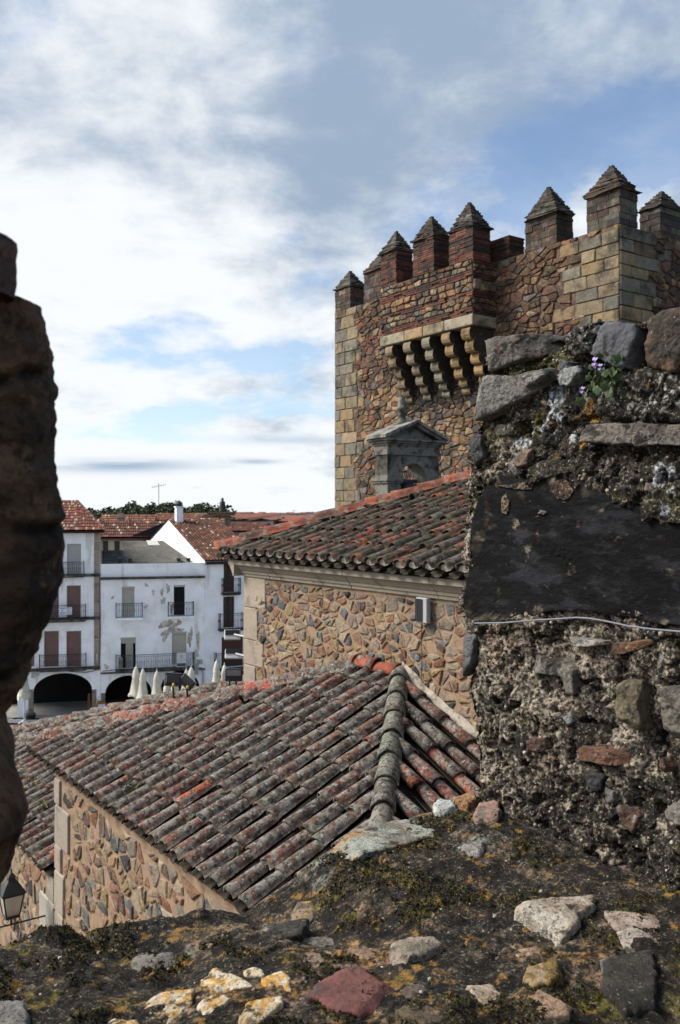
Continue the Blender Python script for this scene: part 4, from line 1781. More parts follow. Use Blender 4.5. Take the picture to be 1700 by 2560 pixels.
def corrugated(root, P, n):
    """P: eave-left, eave-right, top-right, top-left"""
    A, B, C, D = (np.array(v, float) for v in P)
    V, F = [], []
    m = n * 4
    for i in range(m + 1):
        t = i / m
        h = .05 * math.sin(i * math.pi / 2)
        for q in (A + (B - A) * t, (A + D) / 2 + ((B + C) / 2 - (A + D) / 2) * t, D + (C - D) * t):
            V.append((q[0], q[1], q[2] + h))
    for i in range(m):
        for k in range(2):
            F.append((3 * i + k, 3 * i + 3 + k, 3 * i + 4 + k, 3 * i + 1 + k))
    return mk('corrugated_roof', V, F, m_slate_roof, root, True)


def at_depth(fr, X, Y, y):
    return fr.hit(X, Y, 1, y)


P = [at_depth(H2, 254, 1408, .4), at_depth(H2, 372, 1405, .4), at_depth(H2, 322, 1373, 4.5), at_depth(H2, 254, 1374, 4.5)]
corrugated(house2, P, 18)
P = [at_depth(H2, 330, 1407, .42), at_depth(H2, 482, 1403, .42), at_depth(H2, 408, 1350, 8.0), at_depth(H2, 301, 1351, 8.0)]
corrugated(house2, P, 24)
P = [at_depth(H2, 371, 1364, 6.2), at_depth(H2, 400, 1364, 6.2), at_depth(H2, 392, 1352, 7.8), at_depth(H2, 366, 1352, 7.8)]
mk('skylight', [(v[0], v[1], v[2] + .10) for v in P] + [(v[0], v[1], v[2] + .06) for v in P], [(0, 1, 2, 3), (4, 7, 6, 5), (0, 4, 5, 1), (1, 5, 6, 2), (2, 6, 7, 3), (3, 7, 4, 0)], m_pale, house2)
for X in (300, 325, 447, 471):
    v = at_depth(H2, X, 1404, .6)
    g = G()
    g.box((v[0] - .13, v[1], v[2]), (v[0] + .13, v[1] + .3, v[2] + .26))
    g.box((v[0] - .17, v[1] - .04, v[2] + .262), (v[0] + .17, v[1] + .34, v[2] + .31))
    g.obj('vent_cowl', m_blackmetal, house2)
# bare patches where the plaster has fallen
def patch(root, fr, pts, k, seed, mat=m_stain):
    r = random.Random(seed)
    V, F = [], []
    for (X, Y, rx, ry) in pts:
        c = fr.hit(X, Y, 1, 0)
        sx = rx / FPX * (fr.w(c).y)
        sy = ry / FPX * (fr.w(c).y)
        n = 22
        b0 = len(V)
        ph = [r.random() * 6.28 for _ in range(5)]
        for i in range(n):
            a = 2 * math.pi * i / n
            q = 1 + .28 * math.sin(2 * a + ph[0]) + .2 * math.sin(3 * a + ph[1]) + .16 * math.sin(5 * a + ph[2]) + .12 * math.sin(8 * a + ph[3])
            V.append((c[0] + math.cos(a) * sx * q, -.006 - .0007 * k, c[2] + math.sin(a) * sy * q))
        F.append(tuple(range(b0, b0 + n)))
        k += 1
    for f, p in zip(F, pts):
        vs = [V[i] for i in f]
        mk('bare_patch', vs + [(v[0], -.001, v[2]) for v in vs], [tuple(range(len(vs)))] + [(i, (i + 1) % len(vs), len(vs) + (i + 1) % len(vs), len(vs) + i) for i in range(len(vs))], mat, root)


patch(house2, H2, [(420, 1558, 17, 13), (413, 1585, 9, 16), (446, 1556, 8, 7), (408, 1500, 5, 10), (420, 1468, 6, 9), (475, 1592, 6, 22), (495, 1598, 5, 18),
                   (487, 1640, 8, 15), (497, 1655, 11, 8), (366, 1461, 4, 5), (383, 1479, 4, 6), (405, 1478, 3, 12), (440, 1573, 24, 5), (365, 1515, 4, 5), (266, 1665, 5, 7), (282, 1492, 3, 4), (430, 1520, 5, 12)], 0, 3)
# signboard on the long balcony
a, b_, zb, ztp = hr(H2, 440, 1627, 464, 1661)
sb = thing('signboard', 'white upright board with a small square emblem and dark foot band on the long balcony', 'sign', ((a + b_) / 2, -.70, zb), H2)
g = G()
g.box((a, -.70, zb), (b_, -.665, ztp), (.72, .73, .75))
bd = g.obj('board', m_paint, sb)
g = G()
W_, H_ = b_ - a, ztp - zb
g.box((a + .05 * W_, -.703, zb + .04 * H_), (a + .95 * W_, -.7005, zb + .27 * H_), (.10, .10, .12))
g.obj('foot_band', m_paint, bd)
g = G()
ex, ez0, es = a + .37 * W_, zb + .62 * H_, .24 * W_
for lo, hi in (((0, 0), (.12, 1.3)), ((0, 1.18), (.45, 1.3)), ((0, 0), (1, .12)), ((.88, 0), (1, 1.3)), ((.55, 1.18), (1, 1.3)), ((.3, .3), (.42, 1.0)), ((.3, .88), (.75, 1.0)), ((.3, .58), (.7, .68))):
    g.box((ex + lo[0] * es, -.703, ez0 + lo[1] * es), (ex + hi[0] * es, -.7005, ez0 + hi[1] * es), (.22, .22, .22))
g.obj('emblem', m_paint, bd)
g = G()
for k in range(3):
    zz = zb + (.50 - .055 * k) * H_
    g.box((a + .12 * W_, -.703, zz), (a + (.86 - .1 * k) * W_, -.7005, zz + .018 * H_), (.5, .5, .5))
g.obj('small_print', m_paint, bd)
# air conditioner at the balcony's left end
a, b_, zb, ztp = hr(H2, 296, 1640, 306, 1667)
ac = thing('air_conditioner', 'grey air conditioning unit at the left end of the long balcony', 'air conditioner', ((a + b_) / 2, -.3, zb), H2)
g = G()
g.box((a, -.56, zb), (b_, -.12, ztp))
cs = g.obj('casing', m_gmetal, ac)
g = G()
for k in range(7):
    zz = zb + (ztp - zb) * (.12 + .11 * k)
    g.box((a + .03, -.575, zz), (b_ - .03, -.561, zz + .035))
g.obj('grille', m_blackmetal, cs)

# ---------------------------------------------------------------- right house with the white gable
o3 = H2.w((xr, 0, 0))
H3 = Frame(R(25.0), o3.x, o3.y, 0)
house3 = thing('gabled_house', 'white house with a tall side gable, brown balcony doors and dark red tile roof', 'house', (5, 4, GZ), H3)
x1 = 7.0
zt3 = H3.hit(530, 1401, 1, 0)[2]
w3 = [hr(H3, 559, 1408, 586, 1478), hr(H3, 558, 1490, 586, 1566), hr(H3, 554, 1591, 608, 1662)]
a3 = hr(H3, 526, 1676, 640, 1722)
zone3 = hr(H3, 520, 1672, 530, 1680)[3]
facade('wall', house3, m_white, .01, x1, GZ, zt3, w3, arches=[(a3[0], min(a3[1], x1 - .4), a3[2], a3[3])], zone=zone3)
rid = H3.hit(422, 1296, 0, 0)
ry3, rz3 = rid[1], rid[2]
g = G()
V = [(0.0, 0, zone3), (0.0, 0, zt3 + .15), (0, ry3, rz3), (0, ry3 * 2, zt3), (0, ry3 * 2, zone3)]
V += [(.3, v[1], v[2]) for v in V]
g.add(V, [(0, 1, 2, 3, 4), (9, 8, 7, 6, 5), (1, 6, 7, 2), (2, 7, 8, 3), (3, 8, 9, 4), (0, 4, 9, 5)])
g.obj('gable_wall', m_white, house3)
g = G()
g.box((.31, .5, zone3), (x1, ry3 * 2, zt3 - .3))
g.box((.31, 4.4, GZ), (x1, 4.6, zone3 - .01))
g.obj('inner_wall_shade', m_room_shade, house3)
for i, h in enumerate(w3):
    f = frame_of(house3, h, .05, mat=m_white)
    if i < 2:
        g = G()
        for xa, xb in ((h[0], (h[0] + h[1]) / 2 - .01), ((h[0] + h[1]) / 2 + .01, h[1])):
            g.box((xa + .01, .10, h[2]), (xa + .09, .16, h[3]))
            g.box((xb - .09, .10, h[2]), (xb - .01, .16, h[3]))
            for k in range(5):
                zz = h[2] + (h[3] - h[2]) * k / 4.3
                g.box((xa + .091, .10, zz), (xb - .091, .15, zz + (.07 if k else .45)))
        g.obj('door_leaf', m_wood, f)
        g = G()
        g.box((h[0], .17, h[2]), (h[1], .18, h[3]))
        g.obj('pane', m_pane, f)
    else:
        g = G()
        g.box((h[0], .12, h[2]), (h[1], .16, h[3]))
        g.obj('door_leaf', m_wood, f)
for X0, X1, Yr, Yf in ((554, 596, 1444, 1479), (546, 604, 1532, 1567), (536, 612, 1630, 1664)):
    a, b_, zf, zr = hr(H3, X0, Yr, X1, Yf)
    balcony(house3, a, b_, zf, zr, .5, .10, slab=m_iron)
# roof
XR3 = H3.hit(546, 1296, 1, ry3)[0]
ov = .35
A_ = (-.15, -ov, zt3 + .22)
sl3 = (rz3 - zt3 - .15) / ry3
g = G()
V = [(-.12, -ov, zt3 + .15 - ov * sl3), (XR3, -ov, zt3 + .15 - ov * sl3), (XR3, ry3, rz3 + .02), (-.12, ry3, rz3 + .02), (-.12, 2 * ry3, zt3), (XR3, 2 * ry3, zt3)]
g.add(V, [(0, 1, 2, 3), (3, 2, 5, 4)])
g.add([(0.0, -ov + .02, zt3 - .22), (x1, -ov + .02, zt3 - .22), (x1, -ov + .02, zt3 - .02), (0.0, -ov + .02, zt3 - .02), (0.0, 0, zt3 - .25), (x1, 0, zt3 - .25)], [(0, 1, 2, 3), (0, 4, 5, 1)])
g.obj('roof', m_deck, house3)
g = G()
far_tiles(g, (-.12, -ov, zt3 + .17 - ov * sl3), (XR3, -ov, zt3 + .17 - ov * sl3), (-.12, ry3, rz3 + .04), (XR3, ry3, rz3 + .04), .23, rnd, PAL_R, 30, .095, .05)
g.obj('roof_tiles', m_rooftile, house3, kind='stuff')
cpos = H3.hit(447, 1296, 1, ry3 - .9)
g = G()
cz = cpos[2]
g.box((cpos[0] - .28, ry3 - 1.2, cz - .8), (cpos[0] + .28, ry3 - .64, cz + 1.0))
g.box((cpos[0] - .34, ry3 - 1.26, cz + 1.001), (cpos[0] + .34, ry3 - .58, cz + 1.08))
ch = g.obj('chimney', m_white, house3)
g = G()
V, F = lathe([(.22, cz + 1.081), (.22, cz + 1.3), (.36, cz + 1.31), (.30, cz + 1.40), (.0, cz + 1.62)], 10, cpos[0], ry3 - .92)
g.add(V, F)
g.obj('chimney_cowl', m_blackmetal, ch)

# ---------------------------------------------------------------- things on the square
def umbrella(name, label, X, Ytop, depth, hgt, spread=.30, lean=0.0, group='closed parasols in front of the arcades', skirt=.75, base=True):
    x = (X - CX) / FPX * depth
    zt = -(Ytop - CY) / FPX * depth
    zg = GZ + .02
    u = thing(name, label, 'parasol', (x, depth, zg), F0, group)
    r = random.Random(int(X * 7))
    spread *= 1.3
    n = 24
    V, F = [], []
    z0 = zt - hgt * skirt
    prof = [(zt, .035), (zt - .10, .10), (zt - hgt * .12, .16), (zt - hgt * .26, .22), (zt - hgt * .30, .19), (zt - hgt * .5, .27), (zt - hgt * .66, .34), (z0 + .1, spread), (z0, spread * .96)]
    ph = r.random() * 6
    for zz, rr in prof:
        for k in range(n):
            a = 2 * math.pi * k / n
            q = rr * (1 + .24 * (-1) ** k * min(1, (zt - zz) / .5)) * (1 + .10 * math.sin(2 * a + ph))
            V.append((x + q * math.cos(a) + lean * (zt - zz), depth + q * math.sin(a), zz + (.10 * math.sin(3 * a + ph) if zz == z0 else 0)))
    for i in range(len(prof) - 1):
        for k in range(n):
            a, b_ = i * n + k, i * n + (k + 1) % n
            F.append((a, a + n, b_ + n, b_))
    F.append(tuple(range(n)))
    mk('canopy', V, F, m_canvas, u, True)
    g = G()
    g.bar((x + lean * hgt, depth, zg + .06), (x, depth, zt + .06), .035, 8)
    g.obj('pole', m_wmetal, u)
    V, F = lathe([(.0, zt + .16), (.03, zt + .13), (.03, zt + .04)], 8, x, depth)
    mk('finial', V, F, m_wmetal, u)
    if base:
        g = G()
        g.box((x - .42, depth - .42, zg), (x + .42, depth + .42, zg + .08))
        g.obj('base', m_blackmetal, u)
    return u


umbrella('parasol', 'tallest closed cream parasol, leftmost of the pair before the second arch', 340, 1664, 62.6, 2.75, .34)
umbrella('parasol', 'closed cream parasol just right of the tallest one, a stain near its hem', 357, 1670, 62.2, 2.75, .33)
umbrella('parasol', 'closed cream parasol standing alone between the pair and the black floodlights', 392, 1675, 62.0, 2.6, .31)
umbrella('parasol', 'short flared cream parasol left under the black floodlights', 420, 1697, 60.5, 2.3, .42, -.12, skirt=.95)
umbrella('parasol', 'small cream parasol half hidden below the black floodlights', 436, 1700, 61.5, 2.2, .40, .05, skirt=.95)
umbrella('parasol', 'closed cream parasol behind the right edge of the black floodlights', 466, 1672, 63.3, 2.5, .27)
umbrella('parasol', 'closed cream parasol right of the black floodlights by the drainpipe', 478, 1666, 62.4, 2.7, .27)
umbrella('parasol', 'closed cream parasol before the iron rail of the gabled house', 541, 1650, 62.0, 2.9, .27)
umbrella('parasol', 'narrow closed cream parasol next to the black floodlight at the chapel corner', 561, 1660, 62.5, 2.7, .24)
# the one with the white cross base, left
u = umbrella('parasol', 'closed white parasol on a cross-shaped white base on dark ballast slabs, far left', 60, 1676, 62.0, 2.5, .26, group=None, base=False)
ux, uz = BASE[u.name][0], GZ + .02
g = G()
for dx in (-.52, .52):
    for dy in (-.5, .5):
        lo = (ux + dx - .50, 62.0 + dy - .48, uz)
        g.box(lo, (ux + dx + .50, 62.0 + dy + .48, uz + .09))
g.obj('ballast_slabs', m_blackmetal, u)
g = G()
g.box((ux - 1.0, 61.94, uz + .10), (ux + 1.0, 62.06, uz + .16))
g.box((ux - .06, 61.0, uz + .10), (ux + .06, 61.93, uz + .16))
g.box((ux - .06, 62.07, uz + .10), (ux + .06, 63.0, uz + .16))
g.box((ux - 1.0, 61.2, uz + .165), (ux + 1.0, 61.3, uz + .2))
g.bar((ux + .09, 62.0, uz + .1), (ux + .09, 62.0, uz + 1.5), .03, 6)
g.obj('cross_base', m_wmetal, u)
# menu stand with flowers, wooden A-frame, planter
a, b_, zb, ztp = hr(H1, 243, 1750, 266, 1774)
ms = thing('menu_stand', 'orange wooden menu stand with a white sheet by the pillar between the arches', 'menu stand', ((a + b_) / 2, -1.2, GZ + .02), H1)
g = G()
g.box((a, -1.25, zb - .05), (b_, -1.19, ztp + .12))
st = g.obj('panel', m_owood, ms)
g = G()
g.box((a + .07, -1.262, zb + .02), (b_ - .07, -1.252, ztp), (.66, .70, .82))
g.obj('sheet', m_paint, st)
g = G()
for k in range(4):
    zz = zb + .1 + k * .13
    g.box((a + .10, -1.268, zz), (a + .18, -1.2635, zz + .05), (.3, .25, .3))
    g.box((b_ - .18, -1.268, zz), (b_ - .10, -1.2635, zz + .05), (.3, .25, .3))
    g.box((a + .24, -1.268, zz), (b_ - .24, -1.2635, zz + .03), (.35, .4, .6))
g.obj('print', m_paint, st)
g = G()
for x in (a + .04, b_ - .04):
    g.bar((x, -1.15, GZ + .02), (x, -1.15, zb + .1), .03, 6)
g.obj('legs', m_owood, ms)
r_ = random.Random(4)
fl = thing('flower_pot', 'pot of small yellow flowers above the orange menu stand', 'flower pot', ((a + b_) / 2 - .25, -1.0, GZ + .02), H1)
V, F = lathe([(.11, GZ + .02), (.15, ztp - .25), (.17, ztp - .1), (.0, ztp - .1)], 10, (a + b_) / 2 - .25, -1.0)
mk('pot', V, F, m_owood, fl)
g = G()
for k in range(40):
    x, y, z = (a + b_) / 2 - .25 + r_.gauss(0, .16), -1.0 + r_.gauss(0, .1), ztp + .12 + r_.gauss(0, .09)
    c = (.55, .38, .03) if k % 3 == 0 else (.06, .09, .03)
    s = .05
    g.add([(x - s, y, z), (x, y - s, z - s * .3), (x + s, y, z), (x, y + s, z + s), (x, y, z + s)], [(0, 1, 4), (1, 2, 4), (2, 3, 4), (3, 0, 4)], c)
g.obj('flowers', m_plant, fl)
a, b_, zb, ztp = hr(H1, 218, 1738, 226, 1775)
af = thing('sandwich_board', 'narrow orange wooden folding board standing inside the big left arch', 'folding board', ((a + b_) / 2, .9, GZ + .02), H1)
for s in (-1, 1):
    V = [(a, .9 + s * .28, GZ + .02), (b_, .9 + s * .28, GZ + .02), (b_ - .03, .9 + s * .03, ztp), (a + .03, .9 + s * .03, ztp)]
    V += [(v[0], v[1] + .025 * s, v[2]) for v in V]
    mk('leaf_panel', V, [(0, 1, 2, 3), (7, 6, 5, 4), (0, 4, 5, 1), (1, 5, 6, 2), (2, 6, 7, 3), (3, 7, 4, 0)], m_owood, af)
a, b_, zb, ztp = hr(H1, 72, 1765, 88, 1792)
pt = thing('planter', 'round dark planter with a low shrub beside the white parasol', 'planter', ((a + b_) / 2, -1.6, GZ + .02), H1)
V, F = lathe([(.28, GZ + .02), (.38, GZ + .5), (.40, GZ + .55), (.33, GZ + .55), (.0, GZ + .5)], 14, (a + b_) / 2, -1.6)
mk('pot', V, F, m_blackmetal, pt, True)
g = G()
for k in range(90):
    th, ph = r_.random() * 6.28, r_.random() * 1.5
    rr = .34 * r_.random() ** .4
    x, y, z = (a + b_) / 2 + rr * math.cos(th) * math.cos(ph), -1.6 + rr * math.sin(th) * math.cos(ph), GZ + .56 + rr * math.sin(ph)
    s = .05
    g.add([(x - s, y, z), (x + s, y - .02, z + .02), (x, y + .02, z + s)], [(0, 1, 2)], vary((.035, .05, .02), r_, .4))
g.obj('shrub', m_plant, pt)
# cables and boxes on the house fronts
def cable(label, fr, pts, r=.018, mat=m_iron):
    P = []
    for (X, Y) in pts:
        h = fr.hit(X, Y, 1, -.06)
        P.append(h)
    V, F = tube(P, [r] * len(P), 5)
    o = mk('cable', V, F, mat, None, True, fr=fr)
    tag(o, label, 'cable')


cable('black cable sagging along the string course above the big left arch', H1, [(66, 1672), (100, 1676), (140, 1673), (180, 1677), (215, 1679), (235, 1675), (249, 1664), (250, 1560), (249, 1440)], .025)
cable('dark cable running under the long balcony to the drainpipe', H2, [(256, 1676), (290, 1672), (340, 1674), (400, 1668), (470, 1664), (506, 1668), (511, 1674)], .022)
for nm, lab, fr, X0, Y0, X1, Y1 in (('meter_box', 'pale grey meter box on the pier left of the big arch', H1, 78, 1678, 86, 1692), ('meter_box', 'small brown-grey box next to the pale meter box', H1, 89, 1679, 97, 1687),
                                    ('meter_box', 'light blue-white box beside the drainpipe right of the black floodlights', H2, 486, 1670, 496, 1684)):
    a, b_, zb, ztp = hr(fr, X0, Y0, X1, Y1)
    t = thing(nm, lab, 'meter box', ((a + b_) / 2, -.1, zb), fr)
    g = G()
    g.box((a, -.14, zb), (b_, -.002, ztp))
    bx = g.obj('casing', m_wmetal if 'pale' in lab or 'blue' in lab else m_gmetal, t)
    g = G()
    g.box((a + .03, -.150, zb + .03), (b_ - .03, -.1405, ztp - .03))
    g.obj('lid', m_gmetal, t)
dp = [H1.hit(243, 1655, 1, -.08), H1.hit(242, 1632, 1, -.08)]
V, F = tube(dp, [.045, .045], 8)
tag(mk('pipe', V, F, m_wmetal, None, True, fr=H1), 'short white pipe stub on the granite pilaster', 'pipe')
dp = [H2.hit(X, Y, 1, -.10) for X, Y in ((506, 1672), (508, 1690), (507, 1712), (509, 1730))]
V, F = tube(dp, [.05] * 4, 8)
tag(mk('drainpipe', V, F, m_gmetal, None, True, fr=H2), 'grey drainpipe with a bend between the peeling house and the gabled house', 'drainpipe')

# ---------------------------------------------------------------- people
def person(label, loc, yaw, hgt, top, legs, hair=(.012, .01, .01), lean=0.0, fr=F0, skin=(.42, .24, .17)):
    """a standing figure grown from a skin-modified skeleton"""
    k = hgt / 1.75
    root = thing('person', label, 'person', loc, fr)
    root.rotation_euler = (0, 0, fr.a + yaw)

    def skinobj(name, verts, edges, rad, mat, col, rootv=0):
        me = bpy.data.meshes.new(name)
        me.from_pydata([Vector((v[0] * k + lean * v[2] * k, v[1] * k, v[2] * k)) for v in verts], edges, [])
        o = bpy.data.objects.new(name, me)
        COL.objects.link(o)
        o.parent = root
        md = o.modifiers.new('skin', 'SKIN')
        for i, r in enumerate(rad):
            sv = me.skin_vertices[0].data[i]
            sv.radius = (r * k, r * k)
            sv.use_root = (i == rootv)
        o.modifiers.new('sub', 'SUBSURF').levels = 1
        o.modifiers['sub'].render_levels = 2
        me.materials.append(M('person_%s_%.2f_%.2f' % (name, col[0], col[2]), col, .15, 10, bump=None))
        return o
    v = [(0, 0, .95), (0, 0, 1.15), (0, 0, 1.40), (0, 0, 1.50), (0, .01, 1.62), (0, .012, 1.70),
         (.10, 0, .90), (.11, -.01, .50), (.11, .02, .08), (.12, -.12, .04), (-.10, 0, .90), (-.11, -.01, .50), (-.11, .02, .08), (-.12, -.12, .04),
         (.19, 0, 1.40), (.25, .01, 1.13), (.24, -.08, .90), (.24, -.11, .80), (-.19, 0, 1.40), (-.25, .01, 1.13), (-.24, -.08, .90), (-.24, -.11, .80)]
    e = [(0, 1), (1, 2), (2, 3), (3, 4), (4, 5), (0, 6), (6, 7), (7, 8), (8, 9), (0, 10), (10, 11), (11, 12), (12, 13), (2, 14), (14, 15), (15, 16), (16, 17), (2, 18), (18, 19), (19, 20), (20, 21)]
    rad = [.13, .12, .13, .055, .088, .07, .088, .06, .045, .04, .088, .06, .045, .04, .06, .045, .035, .03, .06, .045, .035, .03]
    skinobj('body', v, e, rad, None, skin)
    vt = [(0, 0, .92), (0, 0, 1.15), (0, 0, 1.41), (.19, 0, 1.40), (.252, .01, 1.13), (.243, -.07, .93), (-.19, 0, 1.40), (-.252, .01, 1.13), (-.243, -.07, .93)]
    skinobj('jacket', vt, [(0, 1), (1, 2), (2, 3), (3, 4), (4, 5), (2, 6), (6, 7), (7, 8)], [.155, .145, .145, .075, .06, .05, .075, .06, .05], None, top)
    vl = [(0, 0, .96), (.10, 0, .88), (.11, -.01, .50), (.11, .02, .10), (-.10, 0, .88), (-.11, -.01, .50), (-.11, .02, .10)]
    skinobj('trousers', vl, [(0, 1), (1, 2), (2, 3), (0, 4), (4, 5), (5, 6)], [.14, .10, .075, .06, .10, .075, .06], None, legs)
    skinobj('hair', [(0, .03, 1.66), (0, .022, 1.735)], [(0, 1)], [.095, .075], None, hair)


person('dark-haired person crossing the square, only the head above the roof edge', ((26 - CX) / FPX * 54, 54, GZ + .02), .6, 1.66, (.04, .045, .06), (.03, .03, .035))
person('person in dark clothes leaning at the battlement gap behind the corner merlon', (16.35, 12.98, 4.72), 2.2, 1.74, (.012, .012, .014), (.015, .015, .018), lean=.12, fr=K)

# ================================================================== roofs, trees and town farther away
rnd = random.Random(88)


def far_house(name, label, cat, X0, X1, Yeave, Yridge, depth, deep, wall, roofc, yaw=0.0, hip=.0, zbase=None, wins=0, group=None, tiles=True, Ybase=None, rows=1):
    """a tiled house placed by where its front stands; ridge parallel to the front"""
    xa, xb = (X0 - CX) / FPX * depth, (X1 - CX) / FPX * depth
    ze = -(Yeave - CY) / FPX * depth
    zr = -(Yridge - CY) / FPX * (depth + deep / 2)
    fr = Frame(R(yaw), (xa + xb) / 2, depth, 0)
    w = (xb - xa) / 2 / max(.5, math.cos(R(yaw)))
    zb = zbase if zbase is not None else ze - 9
    h = thing(name, label, cat, (0, deep / 2, zb), fr, group)
    g = G()
    V = [(-w, 0, zb), (w, 0, zb), (w, deep, zb), (-w, deep, zb), (-w, 0, ze), (w, 0, ze), (w, deep, ze), (-w, deep, ze)]
    Fc = [(0, 1, 5, 4), (1, 2, 6, 5), (2, 3, 7, 6), (3, 0, 4, 7)]
    if hip == 0:
        V += [(-w, deep / 2, zr - .05), (w, deep / 2, zr - .05)]
        Fc += [(4, 8, 7), (5, 6, 9)]
    g.add(V, Fc, wall)
    wl = g.obj('wall', m_facade, h)
    g = G()
    o = .35
    hh = hip * deep / 2
    V = [(-w - o, -o, ze), (w + o, -o, ze), (w + o - hh, deep / 2, zr), (-w - o + hh, deep / 2, zr), (w + o, deep + o, ze), (-w - o, deep + o, ze)]
    V += [(v[0], v[1], v[2] - .12) for v in V]
    g.add(V, [(0, 1, 2, 3), (3, 2, 4, 5), (1, 4, 2), (0, 3, 5), (6, 7, 1, 0), (7, 10, 4, 1), (10, 11, 5, 4), (11, 6, 0, 5)], roofc)
    g.obj('roof', m_rooftile, h)
    if tiles:
        g = G()
        n = int(min(60, 2 * w / .35))
        for i in range(n):
            x = -w - o + (2 * w + 2 * o) * (i + .5) / n
            t = 1.0
            if hh > 0:
                t = min(1, (w + o - abs(x)) / hh)
            pit = (2 * w + 2 * o) / n
            P1 = (-o + (deep / 2 + o) * t, ze + (zr - ze) * t)
            far_tiles(g, (x - pit / 2, -o, ze + .02), (x + pit / 2, -o, ze + .02), (x - pit / 2, P1[0], P1[1] + .02), (x + pit / 2, P1[0], P1[1] + .02), pit * .95, rnd,
                      [roofc, tuple(c * .7 for c in roofc), tuple(c * 1.25 for c in roofc)], max(2, int(6 * t)), pit * .40, .06)
        g.obj('roof_tiles', m_rooftile, h, kind='stuff')
    for r_ in range(rows):
        for k in range(wins):
            x = -w + 2 * w * (k + .5) / wins
            ww = min(.5, w / wins * .5)
            z1 = ze - .7 - r_ * 2.9
            g = G()
            g.box((x - ww, -.05, z1 - 1.4), (x + ww, -.002, z1), (.62, .62, .62))
            f = g.obj('window', m_facade, wl)
    return h, fr, ze, zr, w


RED, ORG, DRK = (.20, .075, .05), (.28, .115, .068), (.13, .05, .035)
WH = (.72, .73, .75)
# house behind the corrugated roof: long dark red roof rising to the right, dark end wall
h, fr, ze, zr, w = far_house('house', 'cream house with a long dark red roof behind the corrugated sheets', 'house', 257, 420, 1344, 1304, 84, 13, (.46, .42, .35), (.15, .06, .042), yaw=12, zbase=GZ)
for X in (264, 293):
    p = fr.hit(X, 1364, 1, 0)
    g = G()
    g.box((p[0] - .22, -.06, p[2] - .55), (p[0] + .22, -.002, p[2] + .5), (.05, .04, .035))
    g.obj('window', m_facade, h)
p = [fr.hit(X, Y, 1, -.2) for X, Y in ((301, 1349), (407, 1349), (407, 1305))]
g = G()
g.add([p[0], p[1], p[2]] + [(v[0], v[1] + .25, v[2]) for v in p], [(0, 1, 2), (5, 4, 3), (0, 3, 4, 1), (1, 4, 5, 2), (2, 5, 3, 0)], (.035, .032, .03))
g.obj('end_wall', m_facade, h)
far_house('house', 'wide house with a bright orange-red roof under the tree line', 'house', 245, 372, 1320, 1287, 110, 16, WH, ORG, yaw=8, zbase=GZ)
far_house('house', 'house with a broad orange roof behind the white gable and chimney', 'house', 362, 482, 1302, 1283, 120, 15, WH, ORG, yaw=-4, zbase=GZ)
far_house('house', 'house with a red hipped roof right of the stone belfry', 'house', 570, 618, 1300, 1282, 118, 16, WH, RED, yaw=-8, hip=.8, zbase=GZ)
far_house('house', 'low white-walled house with a dull red roof behind the dark red tile roof', 'house', 560, 642, 1328, 1308, 96, 12, (.62, .64, .70), RED, yaw=-6, zbase=GZ)
far_house('house', 'pale warehouse with a flat white roof below the trees', 'house', 215, 285, 1305, 1297, 150, 20, (.55, .60, .70), (.50, .55, .65), yaw=3, zbase=GZ, tiles=False)
far_house('house', 'white house with a curved gable and two dark windows on the skyline', 'house', 604, 632, 1290, 1283, 190, 12, WH, (.45, .45, .48), zbase=-12, wins=2, tiles=False)
far_house('apartment_block', 'brick apartment block with white balcony windows', 'apartment block', 655, 686, 1297, 1294, 150, 10, (.33, .12, .085), (.2, .08, .06), zbase=GZ, wins=2, rows=2, tiles=False)
far_house('apartment_block', 'dark brick apartment block with one small window', 'apartment block', 685, 717, 1301, 1299, 152, 12, (.20, .07, .055), (.16, .06, .05), zbase=GZ, wins=1, tiles=False)
far_house('apartment_block', 'long low red-brown block left of the brick apartments', 'apartment block', 617, 660, 1300, 1296, 160, 12, (.22, .08, .06), (.15, .06, .05), zbase=GZ, wins=2, tiles=False)
far_house('apartment_block', 'blue-grey apartment block with rows of windows', 'apartment block', 705, 735, 1300, 1294, 200, 14, (.45, .50, .56), RED, zbase=-12, wins=4, rows=2, tiles=False)
far_house('apartment_block', 'orange brick block at the chapel roof edge', 'apartment block', 734, 775, 1298, 1295, 170, 14, (.42, .16, .08), (.25, .1, .07), zbase=GZ, wins=1, tiles=False)
far_house('house', 'white row house with a long red roof under the skyline', 'house', 626, 700, 1295, 1289, 220, 16, (.55, .58, .62), RED, zbase=-12, wins=7, tiles=False)
far_house('house', 'pale row house with a red roof right of the long one', 'house', 700, 790, 1294, 1287, 240, 16, (.58, .60, .64), (.28, .09, .05), zbase=-12, wins=8, tiles=False)
# tower blocks and roofs on the skyline: nothing tells the small ones apart
for i in range(22):
    X = 560 + i * 13 + rnd.random() * 8
    d = 330 + rnd.random() * 160
    wd = 9 + rnd.random() * 9
    Yr = 1277 + rnd.random() * 5
    far_house('far_house', 'tiny house among the red roofs on the skyline', 'house', X - wd / 2, X + wd / 2, Yr + 2.6, Yr, d, 12, rnd.choice([WH, (.55, .52, .48), (.60, .60, .62)]),
              rnd.choice([RED, ORG, (.28, .10, .06), (.20, .08, .055)]), zbase=-8, wins=3, group='houses along the skyline', tiles=False)
for i in range(18):
    X = 215 + i * 22 + rnd.random() * 10
    d = 230 + rnd.random() * 40
    far_house('far_house', 'tiny house at the foot of the wooded hill', 'house', X - 7, X + 7, 1297 + rnd.random() * 3, 1294, d, 9, rnd.choice([WH, (.5, .45, .42)]), rnd.choice([RED, ORG]),
              zbase=-13, wins=2, group='houses below the wooded hill', tiles=False)

